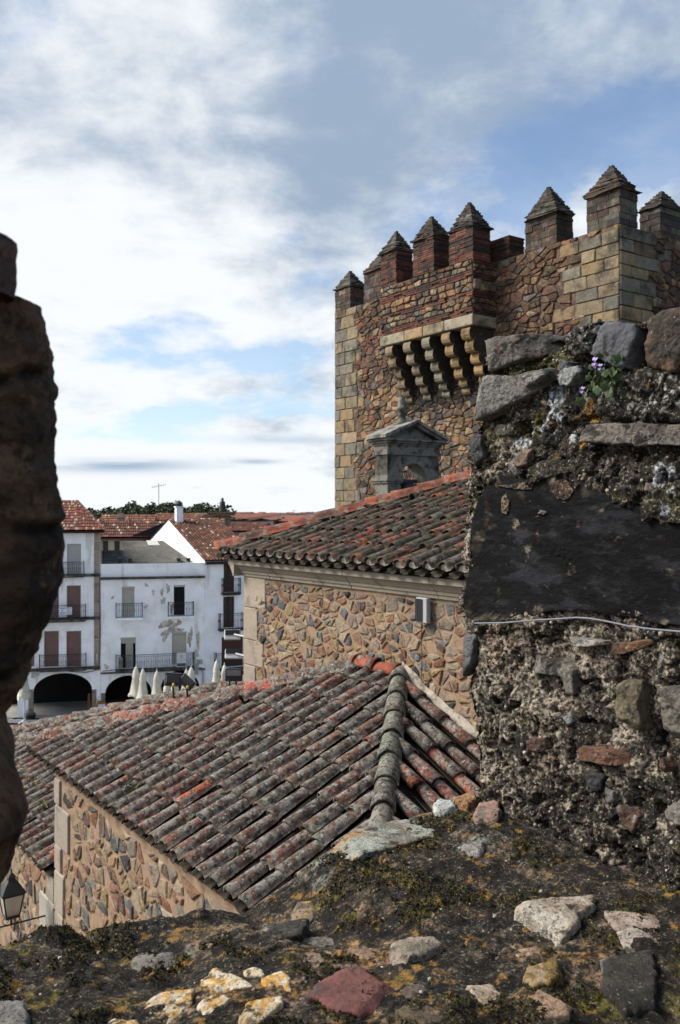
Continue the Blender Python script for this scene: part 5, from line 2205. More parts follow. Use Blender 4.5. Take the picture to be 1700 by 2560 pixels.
# stone belfry with a statue and an aerial
bd = 105.0
bx = (554 - CX) / FPX * bd
zb_, ztp_ = -(1325 - CY) / FPX * bd, -(1287 - CY) / FPX * bd
bt = thing('stone_belfry', 'small brown stone belfry topped by a dark statue beyond the tile roofs', 'belfry', (bx, bd, GZ), F0)
m_belfry = M('belfry_stone', (.20, .155, .11), .4, 1.5, [((.06, .05, .04), 1.2, .55, .08, .7)], bump=None)
g = G()
g.box((bx - .85, bd, GZ), (bx + .85, bd + 1.7, zb_ + .1))
g.box((bx - .85, bd, zb_ + .1), (bx - .35, bd + 1.7, ztp_ - .35))
g.box((bx + .35, bd, zb_ + .1), (bx + .85, bd + 1.7, ztp_ - .35))
g.box((bx - .85, bd, ztp_ - .349), (bx + .85, bd + 1.7, ztp_))
w_ = g.obj('wall', m_belfry, bt)
g = G()
g.box((bx - 1.3, bd - .4, ztp_ + .001), (bx + 1.3, bd + 2.1, ztp_ + .28))
g.box((bx - 1.5, bd - .6, ztp_ + .281), (bx + 1.5, bd + 2.3, ztp_ + .45))
g.obj('cornice', m_belfry, bt)
V, F = lathe([(.45, ztp_ + .451), (.38, ztp_ + .6), (.42, ztp_ + 1.0), (.30, ztp_ + 1.35), (.34, ztp_ + 1.55), (.13, ztp_ + 1.75), (.17, ztp_ + 1.95), (.0, ztp_ + 2.15)], 10, bx, bd + .8)
mk('statue', V, F, m_iron, bt, True)


def aerial(label, X, Ytop, Ybot, depth, arms):
    x = (X - CX) / FPX * depth
    z0, z1 = -(Ybot - CY) / FPX * depth, -(Ytop - CY) / FPX * depth
    t = thing('aerial', label, 'aerial', (x, depth, z0), F0)
    g = G()
    g.bar((x, depth, z0), (x, depth, z1), .028, 5)
    g.obj('mast', m_iron, t)
    g = G()
    for (h, L, n, tilt) in arms:
        z = z1 - h
        g.bar((x - L, depth, z - tilt), (x + L, depth, z + tilt), .012, 4)
        for k in range(n):
            u = -L + 2 * L * k / (n - 1)
            g.bar((x + u, depth - .22, z + tilt * u / L), (x + u, depth + .22, z + tilt * u / L), .009, 4)
            g.bar((x + u, depth, z - .12 + tilt * u / L), (x + u, depth, z + .12 + tilt * u / L), .009, 4)
    g.obj('antenna_arms', m_iron, t)


aerial('tall thin television aerial rising from the ridge of the dark red roof', 397, 1206, 1304, 84, [(.25, .62, 7, .12)])
aerial('aerial with two short arms above the statue of the stone belfry', 552, 1246, 1275, 106, [(.5, .45, 5, 0), (.9, .3, 3, 0)])
aerial('small aerial far right behind the chapel roof ridge', 735, 1272, 1285, 160, [(.2, .4, 4, 0)])
# masonry chimney and iron rods over the orange roof
cx_ = (303 - CX) / FPX * 92
t = thing('chimney', 'tapering grey stone chimney with a wide cap in front of the orange roof', 'chimney', (cx_, 92, -1.8), F0)
g = G()
z0, z1 = -(1322 - CY) / FPX * 92 - 1.2, -(1292 - CY) / FPX * 92
g.box((cx_ - .30, 91.7, z0), (cx_ + .30, 92.3, z1), (.34, .31, .25))
g.obj('shaft', m_facade, t)
g = G()
g.box((cx_ - .44, 91.55, z1 + .001), (cx_ + .44, 92.45, z1 + .14), (.36, .33, .27))
g.box((cx_ - .30, 91.7, z1 + .141), (cx_ + .22, 92.3, z1 + .48), (.40, .30, .22))
g.obj('cap', m_facade, t)
for nm, X, lab in (('iron_rods', 256, 'bundle of rusty iron rods standing left of the stone chimney'), ('iron_rods', 328, 'group of thin rusty rods right of the stone chimney')):
    x = (X - CX) / FPX * 88
    t = thing(nm, lab, 'iron rods', (x, 88, -2.2), F0)
    for k in range(4):
        g = G()
        xx = x + (-.18 + .12 * k)
        g.bar((xx, 88, -2.4), (xx, 88 + .02 * k, -.55 - (.5 if k % 2 else 0) + (.45 if X > 300 else 0)), .03, 4)
        g.obj('rod', M('rust', (.10, .035, .025), .3, 5, bump=None), t)

# ---- trees on the hill
def crown_mesh(seed, lobes, n, w, h, leaf, dark):
    r = random.Random(seed)
    g = G()
    L = []
    for i in range(lobes):
        a = r.random() * 6.28
        rr = w * .55 * math.sqrt(r.random())
        L.append((rr * math.cos(a), rr * math.sin(a), h * (.30 + .62 * r.random()), w * (.22 + .22 * r.random())))
    for i in range(n):
        lx, ly, lz, lr = r.choice(L)
        th, u = r.random() * 6.28, r.random() * 2 - 1
        q = lr * (.55 + .5 * r.random())
        s = math.sqrt(1 - u * u)
        p = Vector((lx + q * s * math.cos(th), ly + q * s * math.sin(th), lz + q * u * .8))
        ax = Vector((r.gauss(0, 1), r.gauss(0, 1), r.gauss(0, 1))).normalized()
        bx_ = ax.cross(Vector((r.gauss(0, 1), r.gauss(0, 1), r.gauss(0, 1)))).normalized()
        l = leaf * (.6 + .8 * r.random())
        c = vary(r.choice([(.05, .065, .03), (.075, .09, .042), (.04, .055, .032), (.09, .10, .05)]), r, .3)
        g.add([p - ax * l - bx_ * l * .5, p + ax * l * .3 - bx_ * l * .7, p + ax * l + bx_ * l * .3, p - ax * l * .2 + bx_ * l * .8], [(0, 1, 2, 3)], c)
    return mesh('crown', g.V, g.F, m_leaf, False, g.C)


def trunk_mesh(seed, h):
    r = random.Random(seed)
    g = G()
    g.tube([(0, 0, -1.5), (.1, 0, h * .25), (0, .1, h * .5), (.1, 0, h * .8)], [.32, .25, .18, .06], 7)
    for k in range(6):
        a = k * 1.05 + r.random()
        z = h * (.28 + .08 * k)
        g.tube([(.05, 0, z), (math.cos(a) * h * .12, math.sin(a) * h * .12, z + h * .10), (math.cos(a) * h * .2, math.sin(a) * h * .2, z + h * .2)], [.11, .07, .03], 5)
    return mesh('trunk', g.V, g.F, m_bark)


CR = [crown_mesh(1, 9, 900, 6.0, 9.0, .42, 1), crown_mesh(2, 7, 800, 4.5, 10.5, .40, 1), crown_mesh(3, 11, 1000, 7.5, 8.0, .44, 1), crown_mesh(4, 6, 700, 3.6, 9.5, .38, 1)]
TR = [trunk_mesh(1, 9), trunk_mesh(2, 10), trunk_mesh(3, 8), trunk_mesh(4, 9)]
TREES = [(212, 1267, 300, 1), (232, 1272, 310, 0), (252, 1274, 300, 2), (276, 1274, 310, 2), (296, 1270, 290, 0), (318, 1262, 290, 0), (333, 1259, 300, 2), (348, 1264, 280, 0),
         (364, 1254, 280, 1), (382, 1263, 290, 2), (400, 1264, 300, 0), (420, 1252, 270, 0), (432, 1254, 285, 1), (450, 1266, 290, 2), (470, 1256, 280, 1), (484, 1250, 275, 1), (492, 1256, 280, 3),
         (510, 1268, 290, 3), (528, 1263, 280, 2), (540, 1270, 290, 0), (342, 1270, 260, 2), (310, 1276, 265, 2), (408, 1272, 262, 2), (460, 1274, 262, 2), (500, 1276, 262, 0), (266, 1279, 270, 0),
         (552, 1276, 300, 2), (375, 1272, 262, 0), (438, 1271, 258, 2), (222, 1278, 280, 2), (200, 1274, 300, 0), (182, 1270, 300, 2)]
for i, (X, Yt, d, v) in enumerate(TREES):
    x = (X - CX) / FPX * d
    zt = -(Yt + 1 - CY) / FPX * d
    hv = (9.0, 10.5, 8.0, 9.5)[v]
    s = (.95 + .25 * rnd.random())
    tall = Yt < 1258
    lab = 'tall loose-crowned tree standing out above the wood on the hill' if tall else 'dark broad tree in the belt of trees on the hill'
    t = thing('tree', lab, 'tree', (x, d, zt - hv * s), F0, 'tall trees above the wood' if tall else 'trees of the belt on the hill')
    t.rotation_euler = (0, 0, rnd.random() * 6)
    for nm, me in (('trunk', TR[v]), ('crown', CR[v])):
        o = bpy.data.objects.new(nm, me)
        COL.objects.link(o)
        o.parent = t
        o.scale = (s, s, s)
# far-off scrub that closes the gaps under the crowns
g = G()
for i in range(2600):
    X = 170 + rnd.random() * 400
    d = 300 + rnd.random() * 30
    x = (X - CX) / FPX * d
    z = -4.9 + rnd.random() ** 1.5 * 5.2 * (1 if 290 < X < 520 else .75)
    s = .5 + .6 * rnd.random()
    ax = Vector((rnd.gauss(0, 1), rnd.gauss(0, 1), rnd.gauss(0, 1))).normalized() * s
    bb = ax.cross(Vector((rnd.gauss(0, 1), rnd.gauss(0, 1), rnd.gauss(0, 1)))).normalized() * s
    p = Vector((x, d, z))
    g.add([p - ax, p + bb, p + ax, p - bb], [(0, 1, 2, 3)], vary((.03, .042, .024), rnd, .35))
tag(g.obj('far_wood', m_leaf, None), 'dark mass of far-off undergrowth below the hill trees', 'wood', kind='stuff')

# ================================================================== lamps near the chapel
def slab_light(name, label, c, w, h, th, yaw, pitch, body_mat, panel_mat, grid, panel=(.06, .94, .42, .94), base=None, group=None):
    """flat floodlight: casing, gridded panel, bracket; c = centre in the K frame"""
    root = thing(name, label, 'floodlight', c, K, group)
    M3 = Matrix.Rotation(yaw, 3, 'Z') @ Matrix.Rotation(pitch, 3, 'X')
    C = np.array(c)

    def xf(P):
        return [tuple(C + np.array(M3 @ Vector(p))) for p in P]
    g = G()
    g.box((-w / 2, 0, -h / 2), (w / 2, th, h / 2))
    ob = mk('casing', xf(g.V), g.F, body_mat, root)
    md = ob.modifiers.new('bevel', 'BEVEL')
    md.width = .012
    md.segments = 2
    x0, x1 = -w / 2 + panel[0] * w, -w / 2 + panel[1] * w
    z0, z1 = -h / 2 + panel[2] * h, -h / 2 + panel[3] * h
    g = G()
    g.box((x0, -.006, z0), (x1, -.001, z1))
    pn = mk('panel', xf(g.V), g.F, panel_mat, root)
    g = G()
    nx, nz = grid
    for k in range(nx + 1):
        x = x0 + (x1 - x0) * k / nx
        g.box((x - .0022, -.011, z0), (x + .0022, -.0065, z1))
    for k in range(nz + 1):
        z = z0 + (z1 - z0) * k / nz
        g.box((x0, -.0118, z - .0022), (x1, -.0112, z + .0022))
    mk('grid', xf(g.V), g.F, m_blackmetal if body_mat is not m_blackmetal else m_gmetal, pn)
    return root


m_panel = M('dark_panel', (.035, .045, .055), .3, 30, bump=None, rough=.25, spec=.6)


def kpt(X, Y, q):
    return K.hit(X, Y, 0, q)


yawc = -K.a - .02          # face the viewer
c = K.hit(581, 1584, 1, 12.0)
slab_light('floodlight', 'upper white floodlight with a dark gridded panel at the chapel corner', c, .245, .155, .05, yawc + .1, -.4, m_wmetal, m_panel, (16, 6), (.07, .93, .44, .92))
c2 = K.hit(585, 1632, 1, 12.0)
slab_light('floodlight', 'lower white floodlight with a dark gridded panel at the chapel corner', c2, .275, .15, .05, yawc + .05, -.4, m_wmetal, m_panel, (18, 6), (.05, .95, .50, .95))
c3 = K.hit(584, 1686, 1, 12.0)
bl_ = slab_light('floodlight', 'black floodlight with rows of pale dots standing on the roof edge by the chapel', c3, .26, .19, .06, yawc, -.05, m_blackmetal, m_panel, (14, 4), (.1, .9, .50, .88))
g = G()
for cc, z2 in ((c, -1.7), (c2, -2.0)):
    g.bar((cc[0] + .02, cc[1] + .02, cc[2]), (6.62, 11.42, cc[2] - .02), .016, 6)
o = g.obj('lamp_arms', m_gmetal, None, fr=K)
tag(o, 'grey arms holding the two white floodlights off the chapel corner', 'bracket')
g = G()
hb = K.hit(584, 1722, 1, 12.0)
for s in (-.08, .08):
    g.bar((hb[0] + s * .8, hb[1] + s * .5, hb[2] - .15), (c3[0] + s, c3[1] + s * .5 + .03, c3[2] - .05), .014, 6)
mk('stand', g.V, g.F, m_blackmetal, bl_)
# pair of black floodlights seen from behind, with yellow knobs
for (X, Y, w, h, ya, ro, lab) in ((432, 1697, .26, .20, .25, .10, 'left of two black floodlights tilted down on the roof ridge, a yellow knob below it'),
                                 (467, 1703, .26, .17, -.35, .62, 'right of two black floodlights, steeply tilted, a yellow knob below it')):
    q = K.hit(X, Y, 1, 13.4)
    t = thing('floodlight', lab, 'floodlight', q, K)
    M3 = Matrix.Rotation(yawc + ya, 3, 'Z') @ Matrix.Rotation(ro, 3, 'Y') @ Matrix.Rotation(-.5, 3, 'X')
    g = G()
    g.box((-w / 2, -.02, -h / 2), (w / 2, .04, h / 2))
    g.box((-w / 2 + .02, -.035, -h / 2 + .03), (w / 2 - .02, -.021, h / 2 - .03))
    ob = mk('casing', [tuple(np.array(q) + np.array(M3 @ Vector(p))) for p in g.V], g.F, m_blackmetal, t)
    md = ob.modifiers.new('bevel', 'BEVEL')
    md.width = .01
    g = G()
    g.box((-w / 2 - .004, -.025, h / 2 + .0005), (w / 2 + .004, .045, h / 2 + .008))  # pale strip paints the light caught on the casing's top edge
    mk('lit_edge', [tuple(np.array(q) + np.array(M3 @ Vector(p))) for p in g.V], g.F, m_gmetal, t)
    V, F = lathe([(.0, -.028), (.018, -.02), (.027, 0), (.020, .02), (.010, .032), (.0, .034)], 10)
    kn = np.array(K.hit(X + 2, Y + 14, 1, 13.2))
    mk('knob', [tuple(kn + np.array(v)) for v in V], F, M('yellow_knob', (.62, .42, .02), .1, 5, bump=None, rough=.4), t, True)
    g = G()
    g.bar(tuple(kn), tuple(kn + np.array((.09, -.05, -.01))), .007, 5)
    g.tube([tuple(q), (q[0], q[1], q[2] - .10), (q[0] + .02, q[1], q[2] - .35)], .016, 6)
    g.obj('bracket', m_blackmetal, t)
# slim panel light on the chapel wall and its cable
c = K.hit(1058, 1522, 0, CQ - .07)
root = thing('wall_light', 'slim upright grey light with a dark gridded face fixed to the chapel wall', 'wall light', c, K)
g = G()
y0, z0 = c[1], c[2]
zt_, zb_ = K.hit(1058, 1492, 0, CQ - .07)[2], K.hit(1058, 1555, 0, CQ - .07)[2]
yl, yr = K.hit(1044, 1522, 0, CQ - .07)[1], K.hit(1072, 1522, 0, CQ - .07)[1]
g.box((CQ - .10, yr, zb_), (CQ - .04, yl, zt_))
ob = g.obj('casing', m_gmetal, root)
md = ob.modifiers.new('bevel', 'BEVEL')
md.width = .008
g = G()
pl_, pr_ = yl - (yl - yr) * .05, yl - (yl - yr) * .62
g.box((CQ - .106, pr_, zb_ + .015), (CQ - .101, pl_, zt_ - .015))
pn = g.obj('panel', m_panel, root)
g = G()
for k in range(4):
    yy = pr_ + (pl_ - pr_) * k / 3
    g.box((CQ - .111, yy - .002, zb_ + .015), (CQ - .1065, yy + .002, zt_ - .015))
for k in range(12):
    zz = zb_ + .015 + (zt_ - zb_ - .03) * k / 11
    g.box((CQ - .1125, pr_, zz - .002), (CQ - .1115, pl_, zz + .002))
g.obj('grid', m_blackmetal, pn)
g = G()
g.box((CQ - .045, yr + .03, zb_ + .1), (CQ - .001, yl - .03, zb_ + .2))
g.obj('bracket', m_gmetal, root)
P = [K.hit(X, Y, 0, CQ - .035) for X, Y in ((1054, 1556), (1054, 1600), (1055, 1650), (1054, 1690))]
V, F = tube(P, [.006] * 4, 5)
tag(mk('cable', V, F, m_wood, None, fr=K), 'thin brown cable hanging below the slim wall light', 'cable')
# small white cable end on the wall to the right of the light is left out: too small to read

# lantern on its bracket
LQ, LP = 3.16, 11.66
lt = thing('lantern', 'black iron street lantern with pale glass on a scrolled bracket under the tile roof', 'lantern', (LQ, LP, -5.18), K)
zb2, zt2 = -5.07, -4.80
wb, wt = .085, .135
V = []
for zz, ww in ((zb2, wb), (zt2, wt)):
    for sx, sy in ((-1, -1), (1, -1), (1, 1), (-1, 1)):
        V.append((LQ + sx * ww * .94, LP + sy * ww * .94, zz))
for i in range(4):
    j = (i + 1) % 4
    P = [V[i], V[j], V[4 + j], V[4 + i]]
    cpt = np.array([LQ, LP, 0])
    P2 = [tuple(cpt * (1 - .96) * np.array([1, 1, 0]) + np.array(p) * np.array([.96, .96, 1])) for p in P]
    mk('glass_pane', P + P2, [(0, 1, 2, 3), (7, 6, 5, 4), (0, 4, 5, 1), (1, 5, 6, 2), (2, 6, 7, 3), (3, 7, 4, 0)], m_glass, lt)
g = G()
for i in range(4):
    g.bar(tuple(np.array(V[i])), tuple(np.array(V[4 + i])), .011, 5)
    for o in (0, 4):
        g.bar(V[o + i], V[o + (i + 1) % 4], .011, 5)
g.box((LQ - wb, LP - wb, zb2 - .03), (LQ + wb, LP + wb, zb2 - .008))
g.obj('frame', m_iron, lt)
V, F = lathe([(.215, zt2 + .012), (.205, zt2 + .03), (.12, zt2 + .12), (.065, zt2 + .165), (.06, zt2 + .20), (.075, zt2 + .205), (.04, zt2 + .235), (.012, zt2 + .25), (.012, zt2 + .30), (.0, zt2 + .31)], 4, LQ, LP)
# square roof turned to match the panes
a = math.pi / 4
V = [(LQ + (x - LQ) * math.cos(a) - (y - LP) * math.sin(a), LP + (x - LQ) * math.sin(a) + (y - LP) * math.cos(a), z) for x, y, z in V]
mk('lantern_roof', V, F, m_iron, lt)
V, F = lathe([(.03, zb2 + .0), (.035, zb2 + .04), (.05, zb2 + .10), (.045, zb2 + .17), (.0, zb2 + .2)], 10, LQ, LP)
mk('bulb', V, F, M('bulb_glass', (.7, .66, .58), .05, 3, bump=None, rough=.3), lt, True)
g = G()
zbr = -5.20
g.bar((LQ - .14, LP, zbr), (PW + .02, LP, zbr), .011, 6)
g.bar((LQ, LP, zbr), (LQ, LP, zb2 - .03), .013, 6)
for s in (-1, 1):
    pts = []
    for k in range(15):
        t = k / 14
        an = -math.pi / 2 + t * 1.9 * math.pi
        rr = .052 * (1 - .55 * t)
        pts.append((LQ + s * (.06 + rr * math.cos(an) * 1.0), LP, zbr + .062 + rr * math.sin(an)))
    g.tube(pts, .006, 5)
g.obj('bracket', m_iron, lt)

# weeds growing between the roof tiles
def weed(loc, h, n, flower, label, r):
    t = thing('weed', label, 'weed', loc, K, None)
    g = G()
    for k in range(n):
        a, sp = r.random() * 6.28, r.random()
        hh = h * (.45 + .7 * r.random())
        d = Vector((math.cos(a), math.sin(a), 0)) * hh * (.25 + .6 * sp)
        p = Vector(loc) + Vector((r.gauss(0, .03), r.gauss(0, .05), 0))
        w = Vector((-math.sin(a), math.cos(a), 0)) * .006
        c = vary(r.choice([(.10, .15, .04), (.14, .17, .06), (.07, .11, .03)]), r, .3)
        g.add([p - w, p + w, p + d * .5 + w + Vector((0, 0, hh * .6)), p + d * .5 - w + Vector((0, 0, hh * .6)), p + d + Vector((0, 0, hh))], [(0, 1, 2, 3), (3, 2, 4)], c)
    g.obj('blades', m_plant, t)
    if flower:
        g = G()
        for k in range(5):
            p = Vector(loc) + Vector((r.gauss(0, .06), r.gauss(0, .08), h * (.6 + .4 * r.random())))
            g.add([p + Vector((-.012, 0, 0)), p + Vector((0, -.012, 0)), p + Vector((.012, 0, 0)), p + Vector((0, .012, 0)), p + Vector((0, 0, .016))], [(0, 1, 4), (1, 2, 4), (2, 3, 4), (3, 0, 4)], (.55, .42, .03))
        g.obj('flowers', m_plant, t)


def on_slope(X, Y, z0, q0, m):
    d = Vector(((X - CX) / FPX, 1.0, -(Y - CY) / FPX))
    qc = d.dot(K.ex)
    s = (z0 - m * q0) / (d.z - m * qc)
    return (qc * s, d.dot(K.ey) * s, d.z * s)


rw = random.Random(9)
for X, Y, h, n, fl, lab in ((430, 1895, .16, 60, 0, 'green grass tuft in the middle of the lower roof'), (330, 1995, .17, 60, 0, 'grass tuft near the lower roof eave, third from the left'),
                            (405, 1968, .14, 40, 0, 'pale thin weed right of the eave tufts'), (445, 1975, .15, 45, 0, 'bushy weed below the middle of the lower roof'),
                            (475, 2090, .12, 30, 0, 'small bright weed low on the lower roof near its eave'), (345, 1950, .12, 30, 0, 'sparse weed between two grey tile rows'),
                            (355, 1930, .10, 24, 0, 'tiny weed above the sparse one on the lower roof'), (140, 1835, .09, 24, 0, 'low grass tuft near the orange ridge tile'),
                            (530, 1970, .10, 26, 0, 'little weed right of the bushy one'), (600, 2160, .10, 24, 0, 'tiny weed by the lower end of the tile rows')):
    p = on_slope(X, Y, PZ, PQ, PM)
    weed((p[0], p[1], p[2] + .03), h, n, fl, lab, rw)
for X, Y, h, n, fl, lab in ((88, 1985, .17, 50, 1, 'yellow-flowered weed on the far left roof'), (112, 2035, .17, 70, 1, 'thick green weed with yellow flowers low on the far left roof'),
                            (82, 2025, .14, 50, 0, 'green weed left of the thick flowering one'), (62, 1990, .11, 30, 1, 'small flowering weed at the left edge of the far left roof')):
    p = on_slope(X, Y, AZ, AQ, AM)
    weed((p[0], p[1], p[2] + .03), h, n, fl, lab, rw)

# ================================================================== the town-wall parapet we look through
parapet = thing('parapet_wall', 'weathered rubble parapet in the foreground with lichen, moss and a big black slate', 'wall', (.6, .9, -14.5), K)
MX, SZ = 1.30, -.62          # face of the right merlon (x), height of the sill
OUT = 1.384                  # outer edge of the wall (y)
g = G()
g.box((-4, .1, -14.5), (5, 1.30, -.80))
g.obj('wall_core', m_mortar_tower, parapet)


def grid_faces(nu, nv):
    i = np.arange(nu - 1)[:, None] * nv + np.arange(nv - 1)[None, :]
    q = np.stack([i, i + 1, i + nv + 1, i + nv], -1).reshape(-1, 4)
    return q.tolist()


def sheet(name, V, nu, nv, mat, parent, col, keep=None, kind=None):
    F = grid_faces(nu, nv)
    return mk(name, V, F, mat, parent, True, col=col, kind=kind)


def fpx(X, Y):
    """pixel -> (y, z) on the merlon face"""
    h = K.hit(X, Y, 0, MX)
    return h[1], h[2]


def spx(X, Y, z=SZ):
    """pixel -> (x, y) on the sill"""
    h = K.hit(X, Y, 2, z)
    return h[0], h[1]


def spots(A, B, lst, conv, seed, P, edge=.5):
    """mask of irregular patches: lst of (X, Y, radius px)"""
    m = np.zeros(len(A))
    n = fbm(P, 55, 4, .6, seed) * edge + fbm(P, 18, 2, .5, seed + 4) * edge * .6
    for X, Y, r, *am in lst:
        a, b_ = conv(X, Y)
        a2, b2 = conv(X + r, Y)
        rr = math.hypot(a2 - a, b2 - b_) if conv is spx else abs(conv(X, Y + r)[1] - b_)
        if conv is spx:
            asp = abs(conv(X, Y + 10)[1] - b_) / max(1e-6, math.hypot(conv(X + 10, Y)[0] - a, conv(X + 10, Y)[1] - b_))
        d = np.hypot(A - a, B - b_) / rr
        m = np.maximum(m, sstep(1 - d + n * .9, 0, .25) * (am[0] if am else 1))
    return m


SLATE = [(1170, 1552), (1166, 1500), (1172, 1420), (1178, 1320), (1196, 1250), (1220, 1204), (1245, 1180), (1290, 1190), (1340, 1196), (1370, 1182), (1410, 1176), (1460, 1196), (1530, 1224), (1590, 1256), (1640, 1288), (1790, 1305), (1790, 1566), (1640, 1556), (1560, 1540), (1480, 1526), (1400, 1524), (1330, 1540), (1250, 1556)]
# ---- right merlon: one skin that runs over its hidden outer end, round the corner, along the visible face, and over the top
top_px = [(1165, 868), (1230, 858), (1330, 850), (1440, 838), (1560, 838), (1640, 822), (1700, 812), (1800, 800)]
top_y = [fpx(X, Y) for X, Y in top_px]
ty = np.array([v[0] for v in top_y])[::-1]
tz = np.array([v[1] for v in top_y])[::-1]
edge_px = [(1188, 850), (1196, 950), (1200, 1050), (1172, 1095), (1166, 1250), (1162, 1400), (1168, 1540), (1190, 1600), (1166, 1700), (1182, 1800), (1194, 1900), (1190, 2010), (1190, 2150)]
ez = np.array([-(Y - CY) / FPX * 1.88 for X, Y in edge_px])[::-1]
ey = np.array([OUT - (X - 1165) / 827.0 for X, Y in edge_px])[::-1]
su = np.concatenate([np.linspace(-.9, -.02, 30), np.linspace(-.016, .60, 250), np.linspace(.61, 1.25, 40)])
tv = np.concatenate([np.linspace(-.14, 1.0, 420), np.linspace(1.01, 1.5, 40)])
S, T = np.meshgrid(su, tv, indexing='ij')
Sf, Tf = S.ravel(), T.ravel()
zb = SZ - .02
yy = OUT - np.clip(Sf, 0, None)
zt_ = np.interp(yy, ty, tz)
z = zb + (zt_ - zb) * np.minimum(Tf, 1.0)
yc = np.interp(z, ez, ey)
r0 = .035
x = MX + np.where(Sf < 0, -Sf, 0)
y = np.where(Sf < 0, yc, yc - Sf * (yc - .1) / (OUT - .1))
# round the corner and the top edge
k = np.clip(1 - np.abs(Sf) / r0, 0, 1)
x = x + np.where(Sf >= 0, r0 * .30 * k * k, r0 * .0)
y = y - np.where(Sf < 0, r0 * .30 * k * k, 0)
x = x + np.where(Tf > 1, (Tf - 1) * 1.2, 0) + np.where((Tf <= 1) & (Tf > .94), .03 * ((Tf - .94) / .06) ** 2, 0)
nx = np.where(Sf < -.0, .25, -1.0) * np.where(Tf > 1, .3, 1)
ny = np.where(Sf < .02, 1.0, 0.0)
nz = np.where(Tf > .98, 1.0, 0)
N = np.stack([nx, ny, nz], 1)
N /= np.linalg.norm(N, axis=1)[:, None]
P = np.stack([x, y, z], 1)
cd, cv = cells(P * np.array([1, 1, 1.2]), 34, 3)
cd2, cv2 = cells(P, 95, 8)
h = fbm(P, 4.5, 3, .5, 1) * .020 + fbm(P, 16, 4, .55, 2) * .022 + (0.5 - cd) * .010 * (cv > .45) + (.5 - cd2) * .0075 * (cv2 > .35) + fbm(P, 120, 3, .6, 5) * .0028
pit = sstep(fbm(P, 42, 3, .55, 9), .12, .42)
h = h - pit * .018


def poly_sd(A, B, poly):
    """signed distance to an outline, positive inside"""
    d = np.full(len(A), 9.0)
    ins = np.zeros(len(A), bool)
    m = len(poly)
    for i in range(m):
        (x0, y0), (x1, y1) = poly[i], poly[(i + 1) % m]
        ex, ey_ = x1 - x0, y1 - y0
        t = np.clip(((A - x0) * ex + (B - y0) * ey_) / (ex * ex + ey_ * ey_ + 1e-12), 0, 1)
        d = np.minimum(d, np.hypot(A - x0 - t * ex, B - y0 - t * ey_))
        c_ = ((y0 > B) != (y1 > B)) & (A < (x1 - x0) * (B - y0) / (y1 - y0 + 1e-12) + x0)
        ins ^= c_
    return np.where(ins, d, -d)


sd = poly_sd(y, z, [fpx(X, Y) for X, Y in SLATE]) + fbm(P, 40, 3, .6, 90) * .008
lip = .006 + .016 * (fbm(P, 24, 3, .6, 92) + .35)
h = np.where(sd > lip, np.minimum(h, -.004 - np.minimum(sd - lip, .01)), np.where(sd > -.02, h + .007, np.minimum(h, .020)))
V = P + N * h[:, None]
# paint
n1, n2, n3 = fbm(P, 7, 5, .55, 21), fbm(P, 34, 4, .6, 22), fbm(P, 115, 3, .6, 23)
grit = lerp((.50, .43, .34), (.30, .27, .23), sstep(n2 + n3 * .6, -.25, .3))
grit = lerp(grit, (.50, .40, .31), sstep(cv2, .72, .80) * .8)
grit = lerp(grit, (.30, .17, .11), sstep(fbm(P, 11, 3, .5, 30), .22, .40) * .5)
gc, gv = cells(P + np.stack([n2, n3, n1], 1) * .006, 88, 77)
grit = lerp(grit, (.16, .14, .12), (gv < .3) * .6)
grit = lerp(grit, (.55, .48, .39), (gv > .84) * .8)
bias = np.where(z > .02, .30, -.06) + np.where((z < -.38), .16, 0) + np.clip((-.52 - z) * 2.2, 0, .3) - np.where(np.abs(z + .24) < .13, .16, 0) - .25 * np.clip(1 - Sf / .06, 0, 1)
mk_ = sstep(n1 * .8 + n2 * .75 + n3 * .45 + bias + .05, -.02, .10)
c = lerp(grit, lerp((.018, .016, .014), (.060, .052, .042), (gv > .8) * 1.0), mk_ * .93)
moss = sstep(fbm(P, 13, 4, .55, 40) + np.where(z > .0, .10, -.25), .08, .26)
c = lerp(c, (.055, .055, .012), moss * .85)
c = lerp(c, (.10, .085, .015), sstep(fbm(P, 22, 3, .5, 41) + np.where(z > .0, .02, -.3), .20, .34) * .8)
A, B = y, z
wl = [(1390, 990, 30), (1405, 960, 22), (1380, 1040, 32), (1372, 1078, 34), (1400, 1040, 26), (1300, 1118, 26), (1320, 1105, 15), (1330, 1075, 10), (1428, 1095, 14), (1445, 955, 24), (1470, 1000, 16),
      (1660, 1170, 22), (1690, 1180, 22), (1655, 1205, 18), (1690, 1225, 18), (1675, 1270, 18), (1625, 1128, 9), (1455, 1515, 10), (1640, 1590, 12), (1655, 1640, 8), (1650, 1760, 8), (1690, 1030, 20), (1385, 1010, 22)]
c = lerp(c, (.72, .78, .90), spots(A, B, wl, fpx, 60, P) * sstep(n3 + n2, -.35, .1))
ol = [(1475, 1025, 34), (1440, 1040, 10), (1395, 930, 20), (1410, 918, 12), (1500, 880, 20), (1470, 1085, 14), (1455, 1110, 12), (1490, 1010, 16), (1690, 905, 24), (1505, 1540, 12), (1380, 1055, 12), (1400, 1135, 22, .6), (1620, 1600, 14, .6)]
c = lerp(c, (.50, .26, .02), spots(A, B, ol, fpx, 61, P) * sstep(n3 + n2, -.3, .1))
sheet('merlon', V, len(su), len(tv), m_rough, parapet, np.clip(c * 1.2, .008, 1))
rm = parapet

